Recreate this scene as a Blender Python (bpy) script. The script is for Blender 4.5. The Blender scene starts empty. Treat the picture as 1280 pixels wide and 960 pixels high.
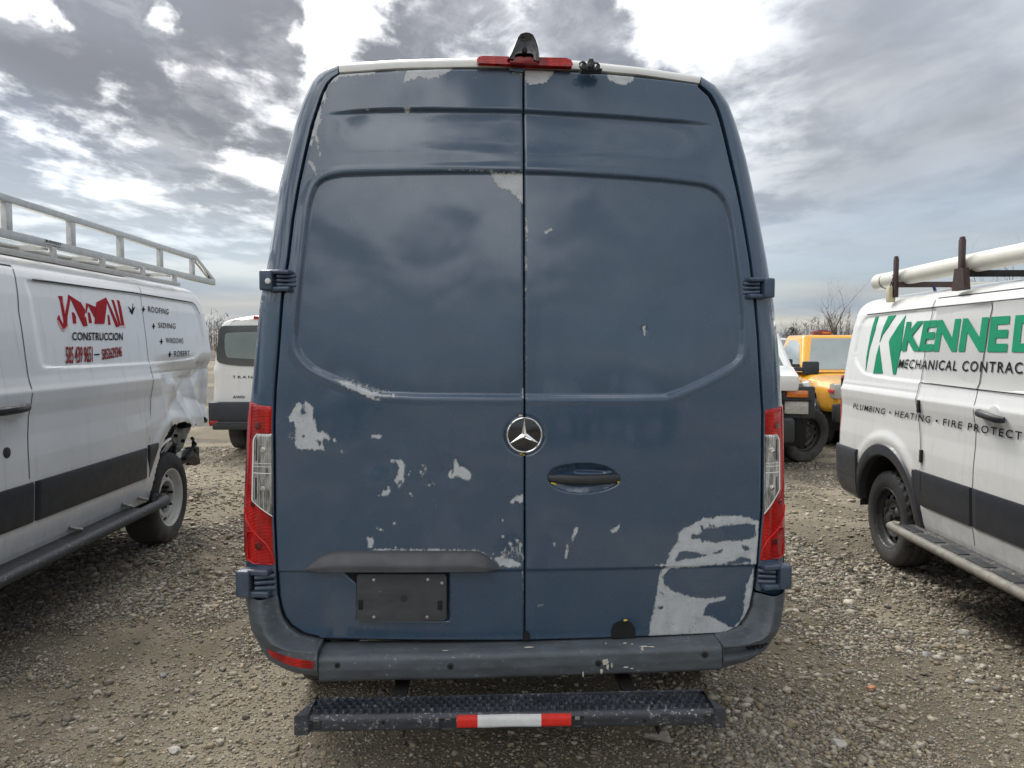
import bpy, bmesh, math, random
import numpy as np
from math import sin, cos, pi, radians, sqrt, atan2, atan, tan, hypot
from mathutils import Vector, Matrix, noise as mnoise

random.seed(7)
rng = np.random.default_rng(11)
S = bpy.context.scene
COL = S.collection

# ------------------------------------------------------------------ camera
CAM_H = 1.65
FPX = 960.0                      # focal length in pixels of a 1280 px wide frame
PITCH = atan(49 / FPX)
cd = bpy.data.cameras.new("camera")
cam = bpy.data.objects.new("camera", cd)
COL.objects.link(cam)
cam.location = (0, 0, CAM_H)
cam.rotation_euler = (pi / 2 - PITCH, 0, 0)
cd.sensor_width = 36
cd.lens = 36 * FPX / 1280
cd.clip_start = 0.05
cd.clip_end = 3000
S.camera = cam

# ------------------------------------------------------------------ light
SUN_EL, SUN_AZ = radians(48), radians(-25)      # azimuth from +Y towards +X
S.view_settings.view_transform = 'Standard'
S.view_settings.look = 'None'
S.view_settings.exposure = 1.0
S.view_settings.gamma = 1.0
S.view_settings.use_curve_mapping = False
sl = bpy.data.lights.new("sun", 'SUN')
sl.energy = 1.5
sl.angle = radians(22)
sl.color = (1.0, 0.97, 0.93)
sun = bpy.data.objects.new("sun", sl)
COL.objects.link(sun)
sd = Vector((sin(SUN_AZ) * cos(SUN_EL), cos(SUN_AZ) * cos(SUN_EL), sin(SUN_EL)))
sun.rotation_euler = (-sd).to_track_quat('-Z', 'Y').to_euler()

W = bpy.data.worlds.new("World")
S.world = W
W.use_nodes = True
wn, wl = W.node_tree.nodes, W.node_tree.links
wn.clear()


def nd(nodes, typ, **kw):
    n = nodes.new(typ)
    for k, v in kw.items():
        if k.startswith('i_'):
            n.inputs[k[2:].replace('_', ' ')].default_value = v
        else:
            setattr(n, k, v)
    return n


def pixdir(px, py):
    u = (px - 640) / FPX
    v = (480 - py) / FPX
    d = Vector((u, cos(PITCH) + v * sin(PITCH), -sin(PITCH) + v * cos(PITCH)))
    return d


def build_world():
    out = nd(wn, 'ShaderNodeOutputWorld')
    tc = nd(wn, 'ShaderNodeTexCoord')
    sep = nd(wn, 'ShaderNodeSeparateXYZ')
    wl.new(tc.outputs['Generated'], sep.inputs[0])

    def math_(op, a, b=None, c=None, clamp=False):
        m = nd(wn, 'ShaderNodeMath', operation=op)
        m.use_clamp = clamp
        for i, v in enumerate((a, b, c)):
            if v is None:
                continue
            if isinstance(v, (int, float)):
                m.inputs[i].default_value = v
            else:
                wl.new(v, m.inputs[i])
        return m.outputs[0]

    def rng_(v, a, b, c=0.0, d=1.0, smooth=True):
        m = nd(wn, 'ShaderNodeMapRange')
        m.interpolation_type = 'SMOOTHSTEP' if smooth else 'LINEAR'
        wl.new(v, m.inputs[0])
        for i, x in zip((1, 2, 3, 4), (a, b, c, d)):
            m.inputs[i].default_value = x
        return m.outputs[0]

    def mixc(f, a, b):
        m = nd(wn, 'ShaderNodeMix', data_type='RGBA')
        wl.new(f, m.inputs[0])
        for i, v in ((6, a), (7, b)):
            if isinstance(v, tuple):
                m.inputs[i].default_value = (*v, 1)
            else:
                wl.new(v, m.inputs[i])
        return m.outputs[2]
    z = sep.outputs[2]
    zz = math_('ADD', math_('MAXIMUM', z, 0.0), 0.07)
    px = math_('DIVIDE', sep.outputs[0], zz)
    py = math_('DIVIDE', sep.outputs[1], zz)
    cmb = nd(wn, 'ShaderNodeCombineXYZ')
    wl.new(px, cmb.inputs[0])
    wl.new(py, cmb.inputs[1])
    n1 = nd(wn, 'ShaderNodeTexNoise', i_Scale=2.1, i_Detail=10.0, i_Roughness=0.55, i_Distortion=0.25)
    mp = nd(wn, 'ShaderNodeMapping')
    mp.inputs[1].default_value = (3.1, 1.7, 0.4)
    mp.inputs[2].default_value = (0, 0, radians(-24))
    mp.inputs[3].default_value = (1.0, 0.62, 1)
    wl.new(cmb.outputs[0], mp.inputs[0])
    wl.new(mp.outputs[0], n1.inputs['Vector'])
    n2 = nd(wn, 'ShaderNodeTexNoise', i_Scale=0.55, i_Detail=5.0, i_Roughness=0.5)
    mp2 = nd(wn, 'ShaderNodeMapping')
    mp2.inputs[1].default_value = (7.3, 2.2, 1.4)
    mp2.inputs[2].default_value = (0, 0, radians(12))
    mp2.inputs[3].default_value = (0.75, 0.5, 1)
    wl.new(cmb.outputs[0], mp2.inputs[0])
    wl.new(mp2.outputs[0], n2.inputs['Vector'])
    # large masses of cloud and of bright gaps, as directions
    blobs = [((70, 75), 0.17, 0.17), ((190, 45), 0.14, 0.16), ((250, 85), 0.10, 0.10), ((305, 45), 0.10, 0.15), ((345, 95), 0.08, 0.12),
             ((110, 140), 0.09, 0.10), ((190, 165), 0.10, 0.16), ((290, 165), 0.12, 0.15), ((60, 190), 0.14, 0.12), ((240, 220), 0.16, 0.10),
             ((-120, 60), 0.20, 0.10), ((840, 100), 0.12, 0.10), ((1000, 60), 0.16, 0.14), ((1180, 30), 0.20, 0.12), ((730, 60), 0.06, 0.06),
             ((420, 20), 0.09, -0.24), ((570, 40), 0.13, 0.24), ((740, 30), 0.10, 0.20), ((650, -20), 0.10, 0.12), ((690, 70), 0.10, 0.16), ((880, 20), 0.12, -0.24), ((110, 108), 0.06, -0.20), ((170, 112), 0.06, -0.20), ((222, 122), 0.05, -0.18),
             ((260, 100), 0.05, -0.12), ((300, 100), 0.05, -0.14), ((20, 130), 0.06, -0.22), ((90, 165), 0.06, -0.22), ((150, 190), 0.05, -0.22), ((225, 20), 0.045, -0.2),
             ((215, 0), 0.04, -0.2), ((15, 10), 0.04, -0.2), ((335, 150), 0.05, -0.14), ((305, 175), 0.03, -0.12), ((220, 245), 0.03, -0.12), ((340, 235), 0.04, -0.12), ((640, 50), 0.03, -.10), ((400, 60), 0.05, -.16), ((860, 50), 0.06, -.16), ((30, 20), 0.04, -.18), ((265, 55), 0.03, -.14), ((200, 90), 0.035, -.16), ((40, 95), 0.03, -.14), ((330, 20), 0.04, .12), ((345, 60), 0.05, .12), ((120, 60), 0.03, -.10), ((170, 20), 0.025, -.12), ((280, 215), 0.03, -.14), ((60, 225), 0.04, -.12), ((130, 100), 0.05, -.14)]
    acc = n1.outputs[0]
    warp = nd(wn, 'ShaderNodeTexNoise', i_Scale=9.0, i_Detail=5.0, i_Roughness=0.6)
    wl.new(tc.outputs['Generated'], warp.inputs['Vector'])
    wsub = nd(wn, 'ShaderNodeVectorMath', operation='MULTIPLY_ADD')
    wl.new(warp.outputs['Color'], wsub.inputs[0])
    wsub.inputs[1].default_value = (0.17, 0.17, 0.17)
    wsub.inputs[2].default_value = (-0.085, -0.085, -0.085)
    nrm = nd(wn, 'ShaderNodeVectorMath', operation='ADD')
    wl.new(tc.outputs['Generated'], nrm.inputs[0])
    wl.new(wsub.outputs[0], nrm.inputs[1])
    for (bx, by), r, a in blobs:
        d = pixdir(bx, by).normalized()
        dm = nd(wn, 'ShaderNodeVectorMath', operation='DISTANCE')
        wl.new(nrm.outputs[0], dm.inputs[0])
        dm.inputs[1].default_value = d
        acc = math_('ADD', acc, rng_(dm.outputs['Value'], 0.0, r * 1.15, a * (0.60 if a > 0 else 0.80), 0.0))
    n4 = nd(wn, 'ShaderNodeTexNoise', i_Scale=6.5, i_Detail=8.0, i_Roughness=0.62, i_Distortion=0.3)
    wl.new(mp.outputs[0], n4.inputs['Vector'])
    acc = math_('ADD', acc, math_('MULTIPLY', math_('SUBTRACT', n4.outputs[0], 0.5), 0.30))
    cover = rng_(acc, 0.405, 0.615)
    # clouds get thinner contrast towards the right and the horizon
    right = rng_(sep.outputs[0], 0.05, 0.45)
    low = rng_(z, 0.05, 0.27)
    bright = mixc(rng_(n2.outputs[0], 0.35, 0.7), (1.15, 1.15, 1.13), (0.78, 0.79, 0.80))
    shade_n = math_('ADD', math_('MULTIPLY', n1.outputs[0], 0.55), math_('MULTIPLY', n4.outputs[0], 0.45))
    dark = mixc(rng_(shade_n, 0.40, 0.58), (0.25, 0.25, 0.255), (0.112, 0.112, 0.117))
    puffs = mixc(cover, bright, dark)
    soft = mixc(rng_(n2.outputs[0], 0.36, 0.66), (0.37, 0.372, 0.375), (0.235, 0.238, 0.243))
    rsoft = mixc(rng_(n1.outputs[0], 0.38, 0.68), soft, (0.20, 0.203, 0.212))
    stripe = nd(wn, 'ShaderNodeTexNoise', i_Scale=0.30, i_Detail=4.0, i_Roughness=0.45)
    mp3 = nd(wn, 'ShaderNodeMapping')
    mp3.inputs[1].default_value = (1.3, 4.2, 0.4)
    mp3.inputs[3].default_value = (0.55, 1.5, 1)
    wl.new(cmb.outputs[0], mp3.inputs[0])
    wl.new(mp3.outputs[0], stripe.inputs['Vector'])
    strat = mixc(rng_(stripe.outputs[0], 0.38, 0.64), (0.235, 0.275, 0.335), (0.32, 0.328, 0.338))
    strat = mixc(rng_(stripe.outputs[0], 0.60, 0.72), strat, (0.43, 0.44, 0.44))
    a = mixc(right, puffs, rsoft)
    b = mixc(low, strat, a)
    # an overcast sky brightens steadily from the horizon to the zenith
    gradient = math_('ADD', math_('MULTIPLY', math_('MAXIMUM', z, 0.0), 1.0), 0.66)
    sc = nd(wn, 'ShaderNodeVectorMath', operation='SCALE')
    wl.new(b, sc.inputs[0])
    wl.new(gradient, sc.inputs['Scale'])
    b = sc.outputs[0]
    # a few bluish thin places where the clear sky shows
    sky = nd(wn, 'ShaderNodeTexSky', sky_type='NISHITA', sun_disc=False)
    sky.sun_elevation = SUN_EL
    sky.sun_rotation = SUN_AZ
    bg1 = nd(wn, 'ShaderNodeBackground', i_Strength=0.10)
    wl.new(sky.outputs[0], bg1.inputs[0])
    bg2 = nd(wn, 'ShaderNodeBackground', i_Strength=1.0)
    wl.new(b, bg2.inputs[0])
    mx = nd(wn, 'ShaderNodeMixShader')
    thin = math_('SUBTRACT', 0.93, math_('MULTIPLY', rng_(n2.outputs[0], 0.6, 0.38), 0.13))
    wl.new(thin, mx.inputs[0])
    wl.new(bg1.outputs[0], mx.inputs[1])
    wl.new(bg2.outputs[0], mx.inputs[2])
    wl.new(mx.outputs[0], out.inputs[0])


build_world()

# ------------------------------------------------------------------ helpers


def tag(o, label=None, cat=None, group=None, kind=None):
    if label:
        o['label'] = label
    if cat:
        o['category'] = cat
    if group:
        o['group'] = group
    if kind:
        o['kind'] = kind
    return o


def empty(name, loc, rz=0.0, parent=None):
    o = bpy.data.objects.new(name, None)
    o.empty_display_size = 0.2
    COL.objects.link(o)
    o.location = loc
    o.rotation_euler = (0, 0, rz)
    if parent:
        o.parent = parent
    return o


def mk(name, V, F, mat=None, parent=None, smooth=False, ang=None, attrs=None):
    me = bpy.data.meshes.new(name)
    V = np.asarray(V, dtype=np.float32).reshape(-1, 3)
    if isinstance(F, np.ndarray) and F.ndim == 2:
        n, k = F.shape
        me.vertices.add(len(V))
        me.vertices.foreach_set('co', V.ravel())
        me.loops.add(n * k)
        me.loops.foreach_set('vertex_index', F.astype(np.int32).ravel())
        me.polygons.add(n)
        me.polygons.foreach_set('loop_start', np.arange(0, n * k, k, dtype=np.int32))
        me.update(calc_edges=True)
        me.validate()
    else:
        me.from_pydata(V.tolist(), [], [list(map(int, f)) for f in F])
        me.update()
    if attrs:
        for k, v in attrs.items():
            v = np.asarray(v, dtype=np.float32)
            if v.ndim == 1:
                a = me.attributes.new(k, 'FLOAT', 'POINT')
                a.data.foreach_set('value', v)
            else:
                a = me.attributes.new(k, 'FLOAT_COLOR', 'POINT')
                a.data.foreach_set('color', v.ravel())
    if smooth or ang:
        me.shade_smooth()
        if ang:
            me.set_sharp_from_angle(angle=radians(ang))
    o = bpy.data.objects.new(name, me)
    COL.objects.link(o)
    if mat:
        me.materials.append(mat)
    if parent:
        o.parent = parent
    return o


def bm_obj(name, bm, mat=None, parent=None, ang=35):
    bmesh.ops.recalc_face_normals(bm, faces=bm.faces)
    me = bpy.data.meshes.new(name)
    bm.to_mesh(me)
    bm.free()
    me.shade_smooth()
    me.set_sharp_from_angle(angle=radians(ang))
    o = bpy.data.objects.new(name, me)
    COL.objects.link(o)
    if mat:
        me.materials.append(mat)
    if parent:
        o.parent = parent
    return o


def gridfaces(nr, nc, keep=None):
    i = np.arange(nr - 1)[:, None] * nc + np.arange(nc - 1)[None, :]
    f = np.stack([i, i + 1, i + nc + 1, i + nc], -1).reshape(-1, 4)
    if keep is not None:
        f = f[keep.ravel()]
    return f


def smoothstep(t):
    t = np.clip(t, 0, 1)
    return t * t * (3 - 2 * t)


def add_box(bm, c, s, bev=0.004, rot=None, seg=2):
    """box centred at c of size s with bevelled edges"""
    r = bmesh.ops.create_cube(bm, size=1.0)
    vs = r['verts']
    for v in vs:
        v.co = Vector((v.co.x * s[0], v.co.y * s[1], v.co.z * s[2]))
    if bev > 0:
        es = list({e for v in vs for e in v.link_edges})
        rr = bmesh.ops.bevel(bm, geom=es, offset=min(bev, min(s) * 0.45), segments=seg, profile=0.6, affect='EDGES')
        vs = list({v for f in rr['faces'] for v in f.verts} | {v for v in vs if v.is_valid})
    M = Matrix.Translation(c)
    if rot is not None:
        M = M @ rot
    bmesh.ops.transform(bm, matrix=M, verts=vs)
    return vs


def add_cyl(bm, a, b, r, n=16, r2=None, bev=0.0):
    a = Vector(a)
    b = Vector(b)
    d = b - a
    q = d.to_track_quat('Z', 'Y').to_matrix().to_4x4()
    rr = bmesh.ops.create_cone(bm, cap_ends=True, segments=n, radius1=r, radius2=r if r2 is None else r2, depth=d.length)
    vs = rr['verts']
    if bev > 0:
        caps = [e for e in {e for v in vs for e in v.link_edges} if abs(e.verts[0].co.z - e.verts[1].co.z) < 1e-6]
        rb = bmesh.ops.bevel(bm, geom=caps, offset=bev, segments=2, profile=0.6, affect='EDGES')
        vs = list({v for f in rb['faces'] for v in f.verts} | {v for v in vs if v.is_valid})
    bmesh.ops.transform(bm, matrix=Matrix.Translation((a + b) / 2) @ q, verts=vs)
    return vs


def add_tube(bm, pts, r, n=10):
    pts = [Vector(p) for p in pts]
    rings = []
    up = Vector((0, 0, 1))
    for i, p in enumerate(pts):
        t = (pts[min(i + 1, len(pts) - 1)] - pts[max(i - 1, 0)]).normalized()
        s = t.cross(up)
        if s.length < 1e-3:
            s = t.cross(Vector((1, 0, 0)))
        s.normalize()
        u = s.cross(t)
        rad = r[i] if isinstance(r, (list, tuple)) else r
        rings.append([bm.verts.new(p + (s * cos(2 * pi * k / n) + u * sin(2 * pi * k / n)) * rad) for k in range(n)])
    for a, b in zip(rings[:-1], rings[1:]):
        for k in range(n):
            bm.faces.new((a[k], a[(k + 1) % n], b[(k + 1) % n], b[k]))
    bm.faces.new(rings[0][::-1])
    bm.faces.new(rings[-1])


def box_obj(name, c, s, mat, parent, bev=0.004, rot=None):
    bm = bmesh.new()
    add_box(bm, c, s, bev, rot)
    return bm_obj(name, bm, mat, parent)


def chaikin(P, n=1, closed=True):
    for _ in range(n):
        Q = []
        m = len(P)
        for i in range(m if closed else m - 1):
            a, b = P[i], P[(i + 1) % m]
            Q += [(a[0] * .75 + b[0] * .25, a[1] * .75 + b[1] * .25), (a[0] * .25 + b[0] * .75, a[1] * .25 + b[1] * .75)]
        if not closed:
            Q = [P[0]] + Q + [P[-1]]
        P = Q
    return P


def sdf(P, x, z):
    """signed distance (negative inside) of arrays x,z to polygon P"""
    P = np.asarray(P, float)
    d = np.full(x.shape, 1e9)
    ins = np.zeros(x.shape, bool)
    n = len(P)
    for i in range(n):
        ax, az = P[i]
        bx, bz = P[(i + 1) % n]
        ex, ez = bx - ax, bz - az
        L = ex * ex + ez * ez + 1e-12
        t = np.clip(((x - ax) * ex + (z - az) * ez) / L, 0, 1)
        d = np.minimum(d, (x - ax - t * ex) ** 2 + (z - az - t * ez) ** 2)
        if abs(ez) > 1e-9:
            c = ((az > z) != (bz > z)) & (x < (bx - ax) * (z - az) / ez + ax)
            ins ^= c
    d = np.sqrt(d)
    return np.where(ins, -d, d)


def sdf_local(P, x, z, margin=0.05, big=1.0):
    P = np.asarray(P, float)
    out = np.full(x.shape, big)
    m = (x > P[:, 0].min() - margin) & (x < P[:, 0].max() + margin) & (z > P[:, 1].min() - margin) & (z < P[:, 1].max() + margin)
    if m.any():
        out[m] = sdf(P, x[m], z[m])
    return out


def poly2d(P, step=0.05, holes=None):
    """filled 2D polygon, cut by a grid of lines so that it can be bent; returns verts, faces"""
    bm = bmesh.new()
    vs = [bm.verts.new((p[0], p[1], 0)) for p in P]
    f = bm.faces.new(vs)
    f.normal_update()
    bmesh.ops.triangulate(bm, faces=[f])
    P = np.asarray(P)
    if step:
        for ax in (0, 1):
            lo, hi = P[:, ax].min(), P[:, ax].max()
            k = int((hi - lo) / step)
            for j in range(1, k + 1):
                co = [0, 0, 0]
                no = [0, 0, 0]
                co[ax] = lo + (hi - lo) * j / (k + 1)
                no[ax] = 1
                bmesh.ops.bisect_plane(bm, geom=bm.verts[:] + bm.edges[:] + bm.faces[:], dist=1e-6, plane_co=co, plane_no=no)
    return bm


def poly_relief(name, P, fmap, h, mat, parent, step=0.05, bev=0.0, skirt=0.004, ang=40):
    """polygon P in 2D raised by h over the surface fmap(u, v, off) with side walls"""
    bm = poly2d(P, step)
    lay = bm.verts.layers.int.new('low')
    if h > 0:
        rim = [e for e in bm.edges if e.is_boundary]
        r = bmesh.ops.extrude_edge_only(bm, edges=rim)
        for g in r['geom']:
            if isinstance(g, bmesh.types.BMVert):
                g[lay] = 1
    if bev > 0 and h > 0:
        bmesh.ops.inset_region(bm, faces=[f for f in bm.faces if not any(v[lay] for v in f.verts)], thickness=bev, depth=0)
        for v in bm.verts:
            if v[lay]:
                v.co.z = -1
            elif any(e.other_vert(v)[lay] for e in v.link_edges):
                v.co.z = 0.45
            else:
                v.co.z = 1
    else:
        for v in bm.verts:
            v.co.z = -1 if v[lay] else 1
    for v in bm.verts:
        off = h * v.co.z if v.co.z > 0 else -skirt
        v.co = Vector(fmap(v.co.x, v.co.y, off))
    bmesh.ops.recalc_face_normals(bm, faces=bm.faces)
    return bm_obj(name, bm, mat, parent, ang)


def strip(bm, pts, w, fmap, off, closed=False):
    """flat ribbon of width w along 2D polyline on a mapped surface"""
    n = len(pts)
    prev = None
    for i, p in enumerate(pts):
        a = pts[max(i - 1, 0)]
        b = pts[min(i + 1, n - 1)]
        d = Vector((b[0] - a[0], b[1] - a[1]))
        d.normalize()
        nn = Vector((-d.y, d.x)) * w / 2
        cur = [bm.verts.new(fmap(p[0] + nn.x, p[1] + nn.y, off)), bm.verts.new(fmap(p[0] - nn.x, p[1] - nn.y, off))]
        if prev:
            bm.faces.new((prev[0], prev[1], cur[1], cur[0]))
        prev = cur


def densify(pts, step=0.04):
    out = []
    for a, b in zip(pts[:-1], pts[1:]):
        n = max(1, int(hypot(b[0] - a[0], b[1] - a[1]) / step))
        for k in range(n):
            out.append((a[0] + (b[0] - a[0]) * k / n, a[1] + (b[1] - a[1]) * k / n))
    return out + [pts[-1]]


def text_obj(name, txt, quad, fmap, off, mat, parent, bold=0.0, spacing=1.0, split=False):
    """text stretched into the quad (BL, BR, TR, TL) of 2D points on a mapped surface"""
    cu = bpy.data.curves.new(name, 'FONT')
    cu.body = txt
    cu.offset = bold
    cu.space_character = spacing
    cu.resolution_u = 3
    to = bpy.data.objects.new(name, cu)
    COL.objects.link(to)
    dg = bpy.context.evaluated_depsgraph_get()
    me = bpy.data.meshes.new_from_object(to.evaluated_get(dg))
    bpy.data.objects.remove(to)
    bpy.data.curves.remove(cu)
    co = np.array([v.co for v in me.vertices])
    lo, hi = co.min(0), co.max(0)
    BL, BR, TR, TL = [np.array(q) for q in quad]
    for v, c in zip(me.vertices, co):
        u = (c[0] - lo[0]) / (hi[0] - lo[0])
        t = (c[1] - lo[1]) / (hi[1] - lo[1])
        p = (BL * (1 - u) + BR * u) * (1 - t) + (TL * (1 - u) + TR * u) * t
        v.co = fmap(p[0], p[1], off)
    me.name = name
    me.materials.append(mat)
    if split:
        par = list(range(len(me.vertices)))

        def find(a):
            while par[a] != a:
                par[a] = par[par[a]]
                a = par[a]
            return a
        for e in me.edges:
            par[find(e.vertices[0])] = find(e.vertices[1])
        comp = {}
        for p in me.polygons:
            comp.setdefault(find(p.vertices[0]), []).append(list(p.vertices))
        for fs in comp.values():
            ids = sorted({i for f in fs for i in f})
            ix = {q: n_ for n_, q in enumerate(ids)}
            mk('letter', [tuple(me.vertices[i].co) for i in ids], [[ix[i] for i in f] for f in fs], mat, parent)
        bpy.data.meshes.remove(me)
        return None
    o = bpy.data.objects.new(name, me)
    COL.objects.link(o)
    o.parent = parent
    return o


# ------------------------------------------------------------------ materials


class NT:
    def __init__(s, mat):
        s.t = mat.node_tree
        s.n, s.l = s.t.nodes, s.t.links
        s.b = s.n['Principled BSDF']

    def new(s, typ, **kw):
        return nd(s.n, typ, **kw)

    def link(s, a, b):
        s.l.new(a, b)

    def tc(s, out='Object'):
        return s.new('ShaderNodeTexCoord').outputs[out]

    def mapped(s, scale=(1, 1, 1), rot=(0, 0, 0), loc=(0, 0, 0)):
        m = s.new('ShaderNodeMapping')
        m.inputs[1].default_value = loc
        m.inputs[2].default_value = rot
        m.inputs[3].default_value = scale
        s.link(s.tc(), m.inputs[0])
        return m.outputs[0]

    def noise(s, scale, detail=4, rough=0.5, vec=None, dist=0.0):
        n = s.new('ShaderNodeTexNoise', i_Scale=scale, i_Detail=detail, i_Roughness=rough, i_Distortion=dist)
        s.link(vec if vec is not None else s.tc(), n.inputs['Vector'])
        return n.outputs[0]

    def rng(s, v, a, b, c=0.0, d=1.0, smooth=False):
        m = s.new('ShaderNodeMapRange')
        if smooth:
            m.interpolation_type = 'SMOOTHSTEP'
        s.link(v, m.inputs[0])
        for i, x in zip((1, 2, 3, 4), (a, b, c, d)):
            m.inputs[i].default_value = x
        return m.outputs[0]

    def mix(s, f, a, b):
        m = s.new('ShaderNodeMix', data_type='RGBA')
        if isinstance(f, (int, float)):
            m.inputs[0].default_value = f
        else:
            s.link(f, m.inputs[0])
        for i, v in ((6, a), (7, b)):
            if isinstance(v, tuple):
                m.inputs[i].default_value = (*v[:3], 1)
            else:
                s.link(v, m.inputs[i])
        return m.outputs[2]

    def math(s, op, a, b=None, clamp=False):
        m = s.new('ShaderNodeMath', operation=op)
        m.use_clamp = clamp
        for i, v in enumerate((a, b)):
            if v is None:
                continue
            if isinstance(v, (int, float)):
                m.inputs[i].default_value = v
            else:
                s.link(v, m.inputs[i])
        return m.outputs[0]

    def attr(s, name, out='Fac'):
        a = s.new('ShaderNodeAttribute')
        a.attribute_name = name
        return a.outputs[out]

    def bump(s, h, strength=0.3, dist=0.01, prev=None):
        b = s.new('ShaderNodeBump', i_Strength=strength, i_Distance=dist)
        s.link(h, b.inputs['Height'])
        if prev is not None:
            s.link(prev, b.inputs['Normal'])
        return b.outputs[0]


def newmat(name):
    m = bpy.data.materials.new(name)
    m.use_nodes = True
    return m, NT(m)


def simple(name, col, rough=0.5, metal=0.0, coat=0.0, var=0.12, vscale=6.0, bump=0.0, bscale=200.0, rvar=0.1, dust=None, spec=0.5, ior=1.5):
    """paint / plastic / metal with colour variation, roughness variation, fine relief and dust"""
    m, t = newmat(name)
    n = t.noise(vscale, 6, 0.6)
    c = t.mix(t.rng(n, 0.3, 0.7), tuple(x * (1 - var) for x in col), tuple(min(1, x * (1 + var)) for x in col))
    if dust:
        dcol, z0, z1, amt = dust
        sep = t.new('ShaderNodeSeparateXYZ')
        t.link(t.tc(), sep.inputs[0])
        g = t.rng(sep.outputs[2], z1, z0)
        n2 = t.noise(9, 8, 0.7)
        f = t.math('MULTIPLY', t.math('MULTIPLY', g, t.rng(n2, 0.25, 0.7)), amt, clamp=True)
        c = t.mix(f, c, dcol)
    t.link(c, t.b.inputs['Base Color'])
    r = t.rng(t.noise(vscale * 2.3, 5), 0.3, 0.7, max(0.02, rough - rvar), min(1, rough + rvar))
    t.link(r, t.b.inputs['Roughness'])
    t.b.inputs['Metallic'].default_value = metal
    t.b.inputs['Coat Weight'].default_value = coat
    t.b.inputs['Coat Roughness'].default_value = 0.06
    t.b.inputs['IOR'].default_value = ior
    t.b.inputs['Specular IOR Level'].default_value = spec
    if bump > 0:
        t.link(t.bump(t.noise(bscale, 3), bump, 0.002), t.b.inputs['Normal'])
    return m


def blue_mat():
    m, t = newmat('blue_wrap_paint')
    pe = t.attr('peel')
    # ragged edge of the torn wrap
    nf = t.noise(75, 8, 0.80, t.mapped((1.0, 1.0, 0.5), (0, radians(28), 0)))
    ng = t.noise(420, 3, 0.6)
    s = t.math('ADD', pe, t.math('MULTIPLY', t.math('SUBTRACT', nf, 0.5), 1.9))
    s = t.math('ADD', s, t.math('MULTIPLY', t.math('SUBTRACT', ng, 0.5), 0.7))
    mask = t.rng(s, 0.485, 0.515)
    halo = t.rng(s, 0.34, 0.50)
    big = t.noise(1.6, 5, 0.6)
    stre = t.noise(3.5, 6, 0.65, t.mapped((2.2, 1, 0.35)))
    blue = t.mix(t.rng(big, 0.3, 0.7), (0.029, 0.066, 0.118), (0.040, 0.079, 0.132))
    blue = t.mix(t.rng(stre, 0.52, 0.75, 0.0, 0.35), blue, (0.052, 0.088, 0.140))
    blue = t.mix(t.math('MULTIPLY', halo, t.rng(t.noise(18, 5, 0.6), 0.45, 0.62, 0.0, 0.75)), blue, (0.20, 0.27, 0.34))
    scr = t.noise(60, 3, 0.5, t.mapped((6.0, 1, 0.25), (0, radians(55), 0)))
    blue = t.mix(t.rng(scr, 0.70, 0.74, 0, 0.5), blue, (0.16, 0.20, 0.25))
    # tiny nicks in the wrap
    nick = t.noise(260, 2, 0.5)
    blue = t.mix(t.rng(nick, 0.775, 0.80), blue, (0.30, 0.33, 0.35))
    grime = t.noise(26, 6, 0.7)
    prim = t.mix(t.rng(grime, 0.35, 0.7), (0.56, 0.58, 0.59), (0.43, 0.46, 0.48))
    prim = t.mix(t.rng(t.noise(170, 3), 0.66, 0.7), prim, (0.13, 0.13, 0.13))
    # road film, thicker low down, with runs
    sep = t.new('ShaderNodeSeparateXYZ')
    t.link(t.tc(), sep.inputs[0])
    film = t.math('MULTIPLY', t.rng(sep.outputs[2], 1.0, 0.55, 0.10, 0.55), t.rng(t.noise(6, 8, 0.75, t.mapped((3.0, 1, 0.5))), 0.38, 0.72), clamp=True)
    blue = t.mix(film, blue, (0.070, 0.088, 0.108))
    rim = t.math('MULTIPLY', t.rng(s, 0.40, 0.485), t.math('SUBTRACT', 1.0, mask))  # thin dark line painted round the torn edges: their shadow, with grime
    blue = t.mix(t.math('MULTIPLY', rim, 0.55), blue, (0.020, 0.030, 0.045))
    prim = t.mix(t.rng(t.noise(11, 6, 0.7, t.mapped((1, 1, 3))), 0.5, 0.72, 0, 0.6), prim, (0.27, 0.31, 0.34))
    prim = t.mix(film, prim, (0.30, 0.29, 0.26))
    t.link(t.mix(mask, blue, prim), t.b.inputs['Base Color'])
    rr = t.rng(t.noise(7, 6, 0.6), 0.3, 0.7, 0.20, 0.34)
    rm = t.new('ShaderNodeMix', data_type='FLOAT')
    t.link(mask, rm.inputs[0])
    t.link(rr, rm.inputs[2])
    rm.inputs[3].default_value = 0.5
    t.link(rm.outputs[0], t.b.inputs['Roughness'])
    cw = t.math('MULTIPLY', t.math('SUBTRACT', 1.0, mask), t.rng(t.noise(5, 6, 0.65), 0.35, 0.7, 1.0, 0.72))
    t.link(cw, t.b.inputs['Coat Weight'])
    t.b.inputs['Coat Roughness'].default_value = 0.06
    t.b.inputs['Coat IOR'].default_value = 1.62
    inv = t.math('SUBTRACT', 1.0, mask)
    b1 = t.bump(inv, 0.9, 0.0022)
    b2 = t.bump(t.noise(14, 4, 0.55), 0.10, 0.004, b1)
    t.link(b2, t.b.inputs['Normal'])
    return m


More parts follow.
